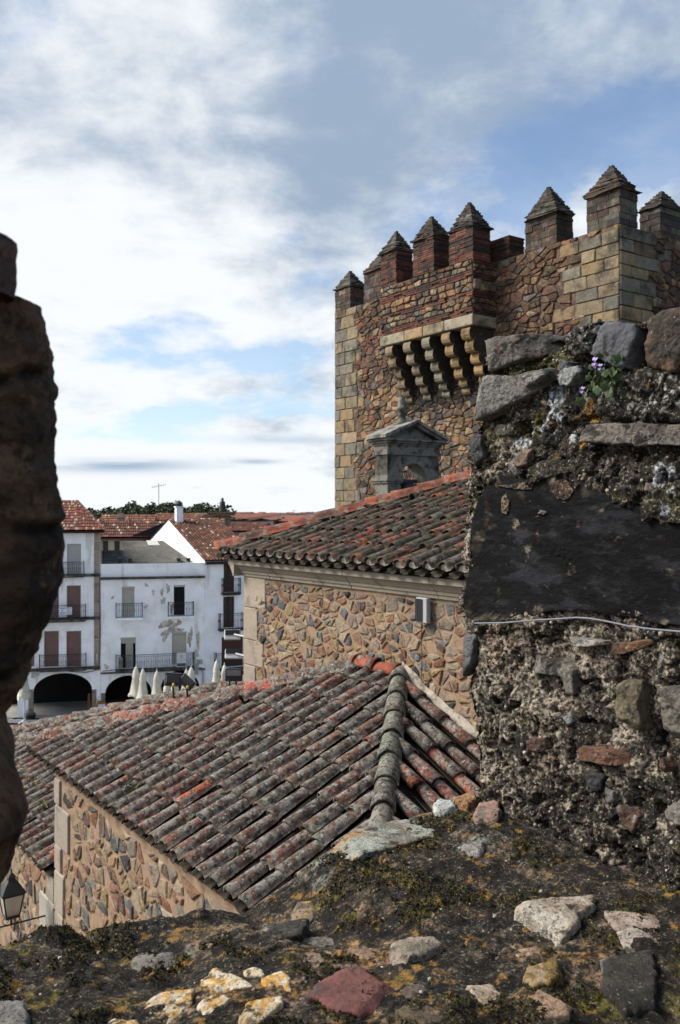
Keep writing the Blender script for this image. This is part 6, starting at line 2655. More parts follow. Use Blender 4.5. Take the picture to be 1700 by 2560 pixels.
# ---- hulls: stones with a given outline bedded in a surface
def hull(outline, conv, todpt, front, back, seed, colf, n=22, tilt=.15, rough=.012, k=5.0, name='stone', mat=None, label=None, facets=0, par=None, ragged=.05):
    """a stone with the given outline (photograph pixels on its bed); todpt(a, b, d) -> frame point, d towards the open side"""
    r = random.Random(seed)
    pts = [conv(X, Y) for X, Y in outline]
    m = len(pts)
    A2 = sum(pts[i][0] * pts[(i + 1) % m][1] - pts[(i + 1) % m][0] * pts[i][1] for i in range(m))
    ca = sum((pts[i][0] + pts[(i + 1) % m][0]) * (pts[i][0] * pts[(i + 1) % m][1] - pts[(i + 1) % m][0] * pts[i][1]) for i in range(m)) / (3 * A2)
    cb = sum((pts[i][1] + pts[(i + 1) % m][1]) * (pts[i][0] * pts[(i + 1) % m][1] - pts[(i + 1) % m][0] * pts[i][1]) for i in range(m)) / (3 * A2)
    size = math.sqrt(abs(A2) / 2)
    PT = np.array(pts) - np.array([ca, cb])
    ext = np.abs(PT).max(0)
    u = np.linspace(-1, 1, n)
    U, W = np.meshgrid(u, u, indexing='ij')
    U, W = U.ravel(), W.ravel()
    one = np.ones_like(U)
    D = np.concatenate([np.stack(t, 1) for t in ((U, W, one), (W, U, -one), (one, U, W), (-one, W, U), (W, one, U), (U, -one, W))])
    key_d = D.copy()
    D = D * np.array([ext[0], ext[1], (front + back) * .5])
    D /= np.linalg.norm(D, axis=1)[:, None]
    rho = np.hypot(D[:, 0], D[:, 1]) + 1e-9
    da, db = D[:, 0] / rho, D[:, 1] / rho
    rp = np.full(len(D), size * .2)
    for i in range(m):
        p0, p1 = PT[i], PT[(i + 1) % m]
        ex, ey_ = p1 - p0
        den = da * ey_ - db * ex
        den = np.where(np.abs(den) < 1e-12, 1e-12, den)
        t = (p0[0] * ey_ - p0[1] * ex) / den
        s_ = (p0[0] * db - p0[1] * da) / den
        ok = (t > 0) & (s_ >= -1e-6) & (s_ <= 1 + 1e-6)
        rp = np.where(ok, np.maximum(rp, t), rp)
    rp = rp * (1 + ragged * fbm(np.stack([da * rp, db * rp, rp * 0 + seed], 1), 60, 3, .6, seed + 5) + ragged * fbm(np.stack([da * rp, db * rp, rp * 0 + seed], 1), 1.6 / size, 2, .5, seed + 6))
    dep = np.where(D[:, 2] > 0, front, back)
    rad = ((rho / rp) ** k + (np.abs(D[:, 2]) / dep) ** k) ** (-1.0 / k)
    pl = [((r.random() - .5) * tilt, (r.random() - .5) * tilt, 1.0, front * .93)]
    for q in range(facets):
        an_ = r.random() * 6.28
        sl = .35 + .5 * r.random()
        pl.append((math.cos(an_) * sl, math.sin(an_) * sl, math.sqrt(1 - sl * sl), front * .8 + size * .30 * sl))
    for p in pl:
        dt = D @ np.array(p[:3])
        rad = np.where(dt > 1e-4, np.minimum(rad, p[3] / np.maximum(dt, 1e-4)), rad)
    L = D * rad[:, None]
    Q = L + np.array([ca, cb, 0]) + seed * .37
    dn = fbm(Q, 3 / size, 3, .5, seed) * min(size * .035, front * .35) + fbm(Q, 45, 3, .6, seed + 1) * rough * .6 + fbm(Q, 140, 2, .6, seed + 2) * rough * .3
    L = L + D * dn[:, None]
    col = colf(Q, L, size)
    Pn = np.array([todpt(ca + l[0], cb + l[1], l[2]) for l in L])
    F = []
    for f in range(6):
        F += (np.array(grid_faces(n, n)) + f * n * n).tolist()
    key = {}
    idx = np.zeros(len(Pn), int)
    newP, newC = [], []
    for i, p in enumerate(np.round(key_d, 5)):
        t = tuple(p)
        if t not in key:
            key[t] = len(newP)
            newP.append(Pn[i])
            newC.append(col[i])
        idx[i] = key[t]
    F = [tuple(idx[j] for j in f) for f in F]
    o = mk(name, np.array(newP), F, mat or m_rock, par or parapet, True, col=np.clip(np.array(newC), .006, 1))
    if label:
        o['label'] = label
    return o


face_pt = lambda a, b, d: (MX - d, a, b)
sill_pt = lambda a, b, d: (a, b, SZ + d)


def col2(c1, c2, scale=20, c3=None, t3=.25, streak=None, c4=None, t4=.3):
    def f(Q, L, size):
        q = Q * np.array(streak) if streak else Q
        c = lerp(c1, c2, sstep(fbm(q, scale, 4, .6, 7), -.25, .3))
        if c3 is not None:
            c = lerp(c, c3, sstep(fbm(q, scale * .8, 4, .6, 17), t3, t3 + .15) * .9)
        if c4 is not None:
            c = lerp(c, c4, sstep(fbm(Q, scale * 1.7, 4, .6, 27), t4, t4 + .12) * .9)
        return c
    return f


BLK = (.022, .020, .019)


def pebbly(Q, L, size):
    d, v = cells(Q, 105, 4)
    c = lerp((.40, .39, .37), (.20, .195, .185), v)
    c = lerp(c, (.50, .48, .45), (v > .8) * 1.0)
    c = lerp(c, (.05, .048, .045), (v < .18) * 1.0)
    c = lerp(c, (.020, .019, .018), sstep(d, .44, .60))
    c = lerp(c, (.030, .028, .026), sstep(fbm(Q, 18, 4, .6, 9), .14, .30) * .8)
    return lerp(c, (.33, .17, .02), sstep(fbm(Q, 30, 3, .6, 19), .40, .5))


# stones of the merlon face, from the top
hull([(1172, 900), (1192, 862), (1260, 842), (1350, 832), (1430, 832), (1438, 850), (1400, 872), (1330, 898), (1260, 922), (1190, 938)], fpx, face_pt, .030, .35, 101,
     col2((.20, .19, .18), (.11, .10, .09), 16, (.20, .125, .08), .22, (1, 1, 2.5), BLK, .25), n=56, tilt=.5, rough=.007, k=8, facets=4, ragged=.03, label='long grey-brown slab, topmost at the left')
hull([(1190, 1048), (1186, 960), (1230, 938), (1300, 940), (1385, 918), (1400, 938), (1330, 990), (1270, 1030), (1215, 1052)], fpx, face_pt, .034, .25, 102,
     col2((.235, .225, .21), (.15, .145, .14), 18, (.24, .17, .11), .3, (1, 1, 2), BLK, .32), n=56, tilt=.4, rough=.006, k=8, facets=4, ragged=.03, label='grey wedge-shaped slab under the topmost one')
hull([(1330, 960), (1335, 940), (1390, 925), (1400, 938), (1345, 972)], fpx, face_pt, .038, .1, 103, col2((.27, .26, .25), (.15, .15, .14), 30, BLK, .2), n=18)
hull([(1432, 880), (1442, 838), (1468, 812), (1505, 804), (1535, 812), (1528, 850), (1512, 888), (1470, 892)], fpx, face_pt, .040, .30, 104,
     pebbly, n=40, rough=.02, k=3.2, mat=m_rough, label='speckled white pebbly lump on the top edge')
hull([(1518, 890), (1540, 820), (1552, 808), (1622, 816), (1630, 850), (1608, 926), (1570, 920)], fpx, face_pt, .052, .30, 105,
     col2((.13, .135, .155), (.075, .078, .088), 14, (.20, .12, .08), .36, None, BLK, .3), n=50, rough=.005, facets=4, k=9, ragged=.02, mat=m_rockfine, label='blue-grey slate block on the top edge')
hull([(1655, 920), (1660, 850), (1668, 800), (1720, 780), (1790, 770), (1790, 920), (1720, 935)], fpx, face_pt, .060, .35, 106,
     col2((.16, .10, .07), (.05, .042, .036), 12, (.52, .47, .42), .30, (1, 1, .6), (.36, .2, .03), .42), n=50, rough=.007, k=8, facets=3, ragged=.03, label='brown block with a pale crust at the right of the top edge')
hull([(1610, 820), (1640, 806), (1665, 800), (1662, 815), (1640, 826)], fpx, face_pt, .03, .2, 107, pebbly, n=18, rough=.02, mat=m_rough)
hull([(1520, 1030), (1530, 950), (1545, 925), (1620, 920), (1720, 905), (1800, 900), (1800, 1050), (1700, 1058), (1600, 1055), (1560, 1050)], fpx, face_pt, .042, .2, 108,
     pebbly, n=60, rough=.018, k=4, mat=m_rough, label='big grey pebbly block below the slate block')
hull([(1470, 1105), (1485, 1062), (1560, 1056), (1700, 1062), (1800, 1060), (1800, 1118), (1700, 1112), (1560, 1112)], fpx, face_pt, .034, .2, 109,
     col2((.20, .175, .155), (.11, .10, .092), 26, (.28, .15, .06), .38, (1, 1, 2), BLK, .26), n=56, rough=.009, k=8, ragged=.03, label='long brown-grey course stone under the pebbly block')
for i, (o, c, fr_) in enumerate((
        ([(1283, 1165), (1278, 1158), (1296, 1145), (1310, 1182), (1300, 1186)], col2((.27, .245, .23), (.18, .16, .15), 40), .022),
        ([(1282, 1160), (1290, 1140), (1330, 1150), (1335, 1165), (1300, 1168)], col2((.24, .20, .17), (.14, .12, .11), 40, BLK, .3), .016),
        ([(1285, 1168), (1318, 1120), (1334, 1122), (1332, 1162)], col2((.27, .19, .14), (.18, .13, .10), 40), .020),
        ([(1185, 1090), (1190, 1082), (1210, 1085), (1215, 1140), (1195, 1160), (1185, 1140)], col2((.13, .13, .135), (.08, .08, .085), 30), .02),
        ([(1240, 1075), (1248, 1060), (1290, 1062), (1282, 1085), (1250, 1090)], col2((.16, .15, .12), (.09, .085, .07), 30), .016),
        ([(1408, 940), (1430, 920), (1470, 912), (1476, 930), (1440, 965), (1415, 965)], col2((.34, .36, .36), (.16, .16, .17), 50, BLK, .2), .034),
        ([(1410, 900), (1440, 905), (1440, 925), (1415, 930)], col2((.14, .15, .16), (.08, .085, .09), 40), .022),
        ([(1610, 1225), (1625, 1205), (1655, 1212), (1650, 1230)], col2((.26, .21, .19), (.16, .13, .12), 40), .016),
        ([(1500, 1200), (1510, 1192), (1540, 1196), (1538, 1212), (1510, 1212)], col2((.25, .22, .19), (.15, .13, .11), 40), .014),
        ([(1420, 1595), (1430, 1590), (1520, 1600), (1522, 1608), (1480, 1616), (1430, 1612)], col2((.40, .38, .35), (.26, .25, .23), 50, (.36, .2, .03), .4), .022),
        ([(1535, 1628), (1545, 1605), (1630, 1595), (1640, 1605), (1600, 1625), (1550, 1634)], col2((.24, .13, .08), (.15, .085, .055), 40, BLK, .3), .016),
        ([(1315, 1650), (1330, 1635), (1470, 1660), (1420, 1690), (1340, 1680)], col2((.20, .185, .165), (.12, .11, .10), 40, BLK, .15), .014),
        ([(1410, 1640), (1440, 1672), (1440, 1730), (1425, 1735), (1405, 1680)], col2((.24, .22, .19), (.15, .135, .12), 40, BLK, .2), .014),
        ([(1555, 1715), (1570, 1700), (1605, 1702), (1612, 1760), (1622, 1815), (1600, 1828), (1562, 1800), (1553, 1750)], col2((.205, .17, .115), (.12, .10, .07), 30, BLK, .3), .026),
        ([(1655, 1720), (1690, 1712), (1760, 1720), (1760, 1850), (1680, 1840), (1660, 1790)], col2((.20, .18, .155), (.11, .10, .09), 30, BLK, .2), .024),
        ([(1328, 1850), (1345, 1838), (1368, 1842), (1380, 1866), (1360, 1876), (1330, 1870)], col2((.16, .085, .07), (.11, .06, .05), 40), .024),
        ([(1455, 1872), (1470, 1860), (1560, 1872), (1583, 1895), (1575, 1912), (1530, 1908), (1465, 1893)], col2((.22, .115, .075), (.15, .08, .055), 40, (.33, .25, .19), .4), .030),
        ([(1472, 1935), (1490, 1925), (1522, 1935), (1515, 1970), (1490, 1975), (1475, 1955)], col2((.055, .055, .062), (.03, .03, .034), 30), .024),
        ([(1660, 1895), (1668, 1890), (1680, 1915), (1672, 1930), (1660, 1922)], col2((.22, .12, .08), (.14, .08, .06), 40), .02),
        ([(1548, 2010), (1575, 2015), (1600, 2040), (1590, 2080), (1562, 2060)], col2((.17, .095, .07), (.10, .06, .05), 40, (.35, .3, .25), .25), .016),
        ([(1655, 2030), (1690, 2000), (1760, 2010), (1760, 2060), (1690, 2058)], col2((.33, .31, .28), (.2, .19, .17), 40), .018),
        ([(1520, 1960), (1540, 1975), (1545, 2000), (1525, 2005)], col2((.30, .28, .27), (.2, .19, .18), 40), .014),
        ([(1415, 1790), (1432, 1775), (1445, 1800), (1430, 1810)], col2((.30, .31, .33), (.2, .2, .21), 40), .014),
        ([(1165, 1590), (1180, 1560), (1200, 1575), (1190, 1650), (1168, 1690)], col2((.14, .14, .15), (.09, .09, .095), 30, (.3, .27, .23), .3), .02),
)):
    hull(o, fpx, face_pt, fr_ * .8, .06, 120 + i, c, n=26, tilt=.5, rough=.006, k=7, facets=2, ragged=.06)


def slatecol(Q, L, size):
    s = fbm(Q * np.array([1, 2.6, 1]), 11, 5, .62, 3)
    c = lerp((.026, .026, .031), (.011, .011, .013), sstep(s, -.2, .25))
    c = lerp(c, (.045, .046, .055), sstep(fbm(Q * np.array([.7, 3.2, 1]), 8, 5, .6, 5), .22, .42) * .9)
    ya, zb_ = L[:, 0], L[:, 1]
    lowl = sstep(fbm(Q, 36, 4, .62, 8) + np.clip(-.075 - zb_, 0, .1) * 3.4 + np.clip(ya - .10, 0, .14) * 1.2 - .36, .04, .2)
    c = lerp(c, (.26, .215, .16), lowl * .85)
    sp = sstep(fbm(Q, 60, 3, .6, 11), .34, .46) * sstep(zb_, .05, .12) * .0
    return c


slate = hull(SLATE, fpx, face_pt, .012, .08, 171, slatecol, n=110, tilt=.03, rough=.006, k=9, ragged=.03, name='slate_slab', mat=m_slate, label='huge smooth black slate across the merlon face')
# rust and lime stuck on the slate
for i, (o, c) in enumerate((([(1385, 1225), (1400, 1200), (1425, 1195), (1445, 1225), (1430, 1250), (1405, 1245)], col2((.21, .115, .07), (.10, .06, .042), 45, (.45, .34, .22), .25)),
                            ([(1266, 1240), (1275, 1230), (1285, 1250), (1280, 1285), (1264, 1280)], col2((.34, .25, .17), (.16, .12, .085), 45)),
                            ([(1250, 1212), (1300, 1208), (1345, 1200), (1340, 1222), (1300, 1222)], col2((.30, .23, .16), (.06, .05, .04), 45)),
                            ([(1355, 1282), (1362, 1274), (1378, 1278), (1372, 1286)], col2((.35, .33, .29), (.2, .19, .17), 45)))):
    hull(o, fpx, lambda a, b, d: (MX - .0115 - d, a, b), .0025, .004, 180 + i, c, n=14, tilt=.02, rough=.004, name='mortar_crust', par=slate, mat=m_rough)


# ---- the sill: top of the wall in front of us, falling off beyond its ragged outer edge
ex_px = [(-300, 2380), (0, 2348), (110, 2332), (170, 2350), (300, 2334), (430, 2292), (560, 2292), (640, 2278), (690, 2262), (750, 2186), (820, 2112), (950, 2078), (1040, 2036), (1120, 2012), (1190, 2000)]
qs = np.array([-.9, .2, .35, .42, .5, .6, .7, .78, .83, .87, .92, .98, 1.10, 1.2, 1.30, 1.5])
zs = np.array([-.62, -.61, -.625, -.632, -.668, -.655, -.66, -.692, -.672, -.650, -.625, -.624, -.612, -.602, -.598, -.595])
xs = np.concatenate([np.linspace(-.75, -.35, 40), np.linspace(-.346, 1.36, 430)])
vs = np.concatenate([np.linspace(0, .35, 30), np.linspace(.355, 1.0, 250), np.linspace(1.008, 1.5, 26)])
X_, V_ = np.meshgrid(xs, vs, indexing='ij')
xf, vf = X_.ravel(), V_.ravel()
edge = OUT + .012 * np.sin(xf * 17) + fbm(np.stack([xf, xf * 0, xf * 0 + 2], 1), 9, 3, .5, 4) * .03
yv = .35 + (edge - .35) * np.minimum(vf, 1.0)
zed = np.interp(xf, qs, zs)
wgt = sstep(yv, .95, 1.32)
zv = (SZ - .004) * (1 - wgt) + zed * wgt
rr_ = np.clip((vf - .955) / .045, 0, 1)
zv = zv - .012 * rr_ ** 2
zv = np.where(vf > 1, zv - (vf - 1) * .5, zv)
P = np.stack([xf, yv, zv], 1)
cd, cv = cells(P * np.array([1, 1, .6]), 17, 13)
cd2, cv2 = cells(P, 60, 18)
stony = sstep(cv, .55, .62)
h = fbm(P, 4, 3, .5, 31) * .016 + fbm(P, 13, 4, .55, 32) * .012 + stony * (.42 - np.minimum(cd, .42)) * .020 + (cv2 > .5) * (.4 - np.minimum(cd2, .4)) * .010 + fbm(P, 90, 3, .6, 35) * .0035
mossm = sstep(fbm(P, 10, 4, .55, 44) + .05 + np.where(yv > 1.15, .03, -.02) - stony * .22, .0, .22)
h = h + mossm * (.004 + .004 * fbm(P, 150, 2, .6, 46))
V = P.copy()
V[:, 2] += np.where(vf <= 1.0, h, h * .3)
V[:, 1] += np.where(vf > 1.0, h * .8 + .01, 0)
n1, n2, n3 = fbm(P, 8, 5, .55, 51), fbm(P, 30, 4, .6, 52), fbm(P, 110, 3, .6, 53)
earth = lerp((.045, .037, .028), (.014, .0125, .011), sstep(n2 + n3 * .5, -.2, .25))
gc, gv = cells(P + np.stack([n2, n3, n1], 1) * .006, 92, 78)
earth = lerp(earth, (.13, .105, .08), (gv > .86) * .8)
earth = lerp(earth, (.010, .009, .008), (gv < .3) * .8)
right = sstep(xf, .3, .9) * .16
tan = lerp((.42, .31, .21), (.25, .18, .12), sstep(n2, -.3, .3))
tan = lerp(tan, (.40, .20, .10), sstep(fbm(P, 14, 3, .5, 57), .18, .4) * .6)
tm = np.maximum(sstep(n1 * .7 + n2 * .55 + right, .16, .34), stony * sstep(.40 - cd, .02, .14) * sstep(n2 + n3 * .7, -.35, .05) * .8)
c = lerp(earth, tan, tm)
och = spots(xf, yv, [(1560, 2390, 70, .8), (1440, 2380, 40, .8), (760, 2360, 40), (900, 2345, 60), (560, 2455, 60), (420, 2490, 60), (1330, 2370, 60), (1620, 2140, 40), (1290, 2530, 70), (960, 2560, 60), (640, 2520, 50), (260, 2550, 40), (700, 2420, 40), (1480, 2300, 50, .7), (1080, 2420, 30)], lambda X, Y: spx(X, Y), 65, P)
c = lerp(c, lerp((.60, .44, .29), (.56, .29, .07), sstep(n2 + n1, -.2, .3)), och * sstep(n3 + n2 * 1.2, -.30, .02))
c = lerp(c, (.012, .011, .010), sstep(n2 * .8 + n3 * .7 + .10, .08, .22) * .75)
c = lerp(c, (.030, .028, .012), mossm * .85)
c = lerp(c, (.14, .12, .018), mossm * sstep(fbm(P, 24, 3, .55, 58) + n3 * .3, .12, .34) * .9)
gl = [(880, 2105, 60), (930, 2090, 50), (990, 2070, 40), (840, 2130, 45), (1250, 2110, 18), (1190, 2130, 26), (790, 2160, 30, .7), (420, 2325, 40, .6)]
c = lerp(c, (.30, .34, .29), spots(xf, yv, gl, lambda X, Y: spx(X, Y), 63, P) * sstep(n3 + n2, -.3, .15) * .9)
yl_ = [(330, 2345, 40), (420, 2350, 30), (800, 2190, 30), (1060, 2115, 40), (640, 2360, 26), (310, 2470, 40), (100, 2470, 30), (30, 2345, 30), (1010, 2440, 20)]
c = lerp(c, (.19, .15, .02), spots(xf, yv, yl_, lambda X, Y: spx(X, Y), 64, P) * sstep(n3 + n2, -.2, .2) * .8)
sheet('sill', V, len(xs), len(vs), m_sill, parapet, np.clip(c * 1.2, .008, .9))
SILL = (xs, vs, V.reshape(len(xs), len(vs), 3), mossm.reshape(len(xs), len(vs)))

TANW = col2((.44, .40, .35), (.30, .25, .20), 22, (.36, .22, .12), .25, None, BLK, .42)
LICHY = col2((.46, .38, .24), (.44, .25, .06), 34, (.58, .54, .46), .12, None, BLK, .10)
SILLST = [
    ([(770, 2492), (800, 2452), (850, 2425), (920, 2412), (972, 2405), (980, 2450), (975, 2510), (900, 2535), (830, 2530)], col2((.20, .078, .068), (.14, .06, .055), 14, (.27, .14, .125), .2, (1, 1, 1), (.08, .055, .055), .28), .012, 34, m_rockfine, 'flat dark-red stone in the middle of the sill'),
    ([(976, 2372), (990, 2352), (1080, 2348), (1105, 2368), (1060, 2395), (1000, 2412), (980, 2400)], col2((.33, .29, .24), (.24, .20, .165), 24, (.16, .15, .11), .3), .034, 26, m_rockS, 'squarish pale stone right above the dark-red one'),
    ([(1275, 2282), (1300, 2265), (1390, 2255), (1470, 2250), (1482, 2272), (1440, 2315), (1400, 2336), (1340, 2310)], TANW, .045, 34, m_rockS, 'largest cream-white angular stone on the right of the sill'),
    ([(1262, 2370), (1290, 2352), (1380, 2345), (1395, 2362), (1340, 2385), (1280, 2395)], col2((.36, .25, .17), (.24, .16, .11), 26, BLK, .3), .02, 24, m_rockS, None),
    ([(1305, 2455), (1325, 2418), (1390, 2410), (1410, 2440), (1380, 2475), (1330, 2480)], col2((.26, .165, .045), (.17, .11, .04), 26, (.36, .27, .18), .2), .022, 26, m_rockS, 'mustard-coloured stone in the right of the sill'),
    ([(1140, 2440), (1165, 2425), (1200, 2440), (1270, 2510), (1285, 2555), (1250, 2570), (1200, 2520)], col2((.42, .35, .28), (.27, .18, .12), 24, (.5, .47, .42), .2, None, BLK, .35), .022, 30, m_rockS, 'long slanting cream and rust stone near the bottom edge'),
    ([(355, 2500), (390, 2470), (430, 2425), (480, 2420), (495, 2445), (470, 2500), (420, 2550), (360, 2540)], LICHY, .022, 28, m_lich, None),
    ([(500, 2420), (540, 2400), (620, 2440), (640, 2470), (590, 2475), (530, 2450)], LICHY, .022, 28, m_lich, None),
    ([(490, 2490), (520, 2470), (575, 2490), (560, 2525), (510, 2530)], LICHY, .020, 24, m_lich, None),
    ([(600, 2545), (625, 2500), (690, 2490), (705, 2515), (650, 2560), (610, 2570)], LICHY, .022, 26, m_lich, None),
    ([(650, 2440), (690, 2410), (728, 2440), (725, 2468), (670, 2468)], LICHY, .020, 24, m_lich, None),
    ([(600, 2400), (650, 2385), (665, 2410), (625, 2420)], LICHY, .018, 20, m_lich, None),
    ([(735, 2390), (760, 2350), (800, 2345), (815, 2380), (780, 2400)], col2((.33, .24, .17), (.22, .15, .11), 30, BLK, .3), .012, 22, m_rockS, None),
    ([(845, 2345), (880, 2330), (960, 2340), (1000, 2352), (940, 2368), (870, 2362)], col2((.33, .22, .13), (.2, .13, .09), 30, BLK, .25), .012, 22, m_rockS, None),
    ([(1005, 2480), (1030, 2450), (1075, 2470), (1080, 2500), (1030, 2510)], col2((.13, .10, .085), (.07, .055, .05), 30), .016, 20, m_rockS, None),
    ([(980, 2545), (1010, 2520), (1120, 2530), (1130, 2560), (1060, 2580)], col2((.16, .12, .07), (.09, .07, .05), 30, (.34, .25, .16), .3), .02, 22, m_rockS, None),
    ([(1080, 2055), (1090, 2035), (1118, 2022), (1140, 2045), (1142, 2060), (1100, 2066)], col2((.46, .50, .48), (.30, .32, .30), 40, (.15, .15, .14), .35), .046, 24, m_rockS, 'upright white-green lichened rock at the outer edge'),
    ([(1125, 2048), (1140, 2030), (1185, 2012), (1190, 2035), (1160, 2058)], col2((.36, .19, .09), (.24, .13, .07), 30, (.42, .33, .2), .25), .034, 24, m_rockS, 'orange-brown chip leaning against the merlon foot'),
    ([(1182, 2085), (1195, 2058), (1240, 2052), (1255, 2075), (1240, 2098), (1195, 2108)], col2((.34, .22, .17), (.24, .16, .13), 40, (.2, .17, .15), .2), .034, 24, m_rockS, 'pinkish stone in the moss before the merlon foot'),
    ([(1150, 2135), (1170, 2118), (1205, 2122), (1215, 2145), (1180, 2155)], col2((.27, .26, .245), (.17, .16, .15), 40, BLK, .2), .026, 22, m_rockS, None),
    ([(775, 2165), (810, 2125), (900, 2085), (1000, 2055), (1090, 2080), (1080, 2105), (980, 2130), (880, 2155), (800, 2180)], col2((.30, .32, .28), (.34, .20, .10), 18, (.15, .145, .12), .2, None, BLK, .36), .022, 44, m_rockS, 'broad flat slab with pale green lichen at the outer edge'),
    ([(730, 2215), (745, 2185), (800, 2180), (800, 2215), (760, 2235)], col2((.30, .22, .15), (.14, .11, .08), 40, (.4, .27, .05), .25), .018, 24, m_rockS, None),
    ([(620, 2300), (640, 2262), (700, 2258), (770, 2245), (760, 2285), (690, 2300)], col2((.10, .095, .085), (.04, .038, .034), 24, (.28, .27, .24), .3), .03, 28, m_rockS, 'dark lump at the notch of the outer edge'),
    ([(700, 2305), (760, 2270), (850, 2255), (880, 2275), (800, 2305), (730, 2318)], col2((.22, .21, .18), (.10, .095, .08), 24, (.34, .33, .29), .25), .016, 26, m_rockS, None),
    ([(305, 2350), (350, 2328), (470, 2318), (500, 2335), (420, 2358), (340, 2365)], col2((.22, .21, .19), (.10, .095, .085), 24, (.36, .36, .33), .25), .018, 26, m_rockS, None),
    ([(1510, 2280), (1560, 2255), (1640, 2290), (1660, 2340), (1600, 2350), (1530, 2320)], col2((.36, .29, .24), (.24, .18, .15), 30, BLK, .3), .012, 26, m_rockS, None),
    ([(1540, 2330), (1600, 2310), (1660, 2350), (1650, 2390), (1570, 2375)], col2((.40, .36, .32), (.27, .23, .2), 30, (.36, .18, .09), .3), .012, 24, m_rockS, None),
    ([(1595, 2135), (1610, 2120), (1660, 2130), (1668, 2160), (1620, 2165)], col2((.38, .24, .13), (.25, .15, .09), 30, (.42, .37, .3), .2), .018, 24, m_rockS, None),
    ([(1520, 2150), (1560, 2140), (1600, 2160), (1560, 2172)], col2((.26, .20, .18), (.16, .13, .12), 30), .014, 20, m_rockS, None),
    ([(1500, 2400), (1530, 2360), (1600, 2360), (1640, 2420), (1640, 2520), (1560, 2540), (1510, 2480)], col2((.05, .046, .042), (.025, .023, .021), 24, (.2, .2, .18), .36), .035, 30, m_rockS, 'dark hump-backed stone near the bottom right corner'),
    ([(1300, 2520), (1350, 2490), (1440, 2510), (1430, 2555), (1340, 2560)], col2((.36, .24, .16), (.24, .16, .11), 30, BLK, .25), .014, 24, m_rockS, None),
    ([(-60, 2600), (-40, 2480), (0, 2440), (40, 2470), (70, 2530), (80, 2620)], col2((.30, .29, .28), (.17, .165, .16), 16, BLK, .3), .045, 30, m_rockS, 'pale grey stone cut off at the bottom left corner'),
    ([(240, 2560), (280, 2535), (340, 2540), (360, 2570), (300, 2590)], LICHY, .020, 22, m_lich, None),
]
def sill_bed(o):
    """the bed of a sill stone: the height of the sill where the stone lies"""
    pts = [spx(X, Y) for X, Y in o]
    a, b_ = centroid(pts)
    iu = int(np.clip(np.searchsorted(xs, a), 0, len(xs) - 1))
    row = SILL[2][iu]
    iv = int(np.argmin(np.abs(row[:280, 1] - b_)))
    z0 = float(row[iv, 2])
    return lambda a_, b2, d: (a_, b2, z0 + d)


for i, (o, cf, fr_, n, mt, lab) in enumerate(SILLST):
    hull(o, spx, sill_bed(o), fr_ * (.24 if fr_ < .03 else .40), .05, 300 + i, lambda Q, L, S, f=cf: np.clip(f(Q, L, S) * 1.25, 0, .88), n=n, tilt=.06, rough=.004, mat=mt, label=lab, k=5, ragged=.17, facets=2)

# ---- pebbles and grit loosened from the mortar
def grains(name, n, place_fn, r0, r1, pal, seed, flat=.75):
    r = np.random.default_rng(seed)
    base = np.array([(1, 0, 0), (-1, 0, 0), (0, 1, 0), (0, -1, 0), (0, 0, 1), (0, 0, -1), (.6, .6, .6), (-.6, .6, .6), (-.6, -.6, .6), (.6, -.6, .6), (.6, .6, -.6), (-.6, .6, -.6), (-.6, -.6, -.6), (.6, -.6, -.6)], float)
    F0_ = [(0, 2, 6), (2, 4, 6), (4, 0, 6), (2, 1, 7), (1, 4, 7), (4, 2, 7), (1, 3, 8), (3, 4, 8), (4, 1, 8), (3, 0, 9), (0, 4, 9), (4, 3, 9),
           (2, 0, 10), (5, 2, 10), (0, 5, 10), (1, 2, 11), (2, 5, 11), (5, 1, 11), (3, 1, 12), (1, 5, 12), (5, 3, 12), (0, 3, 13), (3, 5, 13), (5, 0, 13)]
    Pc = place_fn(r, n)
    rad = r0 + (r1 - r0) * r.random(len(Pc)) ** 2.6
    V, F, C = [], [], []
    for i, p in enumerate(Pc):
        B_ = base * (rad[i] * (0.7 + .6 * r.random(3)))[None, :] * (1 + .25 * (r.random((14, 1)) - .5))
        a = r.random() * 6.28
        ca, sa = math.cos(a), math.sin(a)
        B_ = np.stack([B_[:, 0] * ca - B_[:, 2] * sa, B_[:, 1], B_[:, 0] * sa + B_[:, 2] * ca], 1)
        V.append(B_ + p)
        F += [(a_ + 14 * i, b_ + 14 * i, c_ + 14 * i) for a_, b_, c_ in F0_]
        c = np.array(pal[r.integers(len(pal))]) * (.75 + .5 * r.random())
        C.append(np.tile(c, (14, 1)))
    o = mk(name, np.concatenate(V), F, m_rockfine, parapet, True, col=np.concatenate(C), kind='stuff')
    return o


PEB = [(.38, .33, .27), (.31, .26, .20), (.24, .20, .165), (.44, .42, .39), (.26, .165, .12), (.16, .145, .13), (.07, .065, .06), (.03, .028, .026), (.03, .028, .026), (.32, .22, .16)]


def on_face(r, n):
    out = []
    Sg = r.random(n) * .58 + .005
    Tg = r.random(n) * .98
    iu = np.searchsorted(su, Sg)
    iv = np.searchsorted(tv, Tg)
    return MERV[np.clip(iu, 0, len(su) - 1), np.clip(iv, 0, len(tv) - 1)]


# positions of the merlon skin (frame coordinates) for scattering
_m = [o for o in parapet.children if o.name.startswith('merlon')][0]
_co = np.zeros(len(_m.data.vertices) * 3)
_m.data.vertices.foreach_get('co', _co)
MERV = (_co.reshape(-1, 3) + BASE[_m.name]).reshape(len(su), len(tv), 3)
grains('grit', 1500, on_face, .0010, .0048, PEB, 5)


def on_sill(r, n):
    iu = r.integers(0, len(xs), n)
    iv = r.integers(60, 290, n)
    return SILL[2][iu, np.clip(iv, 0, len(vs) - 1)] + np.array([0, 0, -.0006])


grains('gravel', 1000, on_sill, .0010, .0045, PEB, 6)
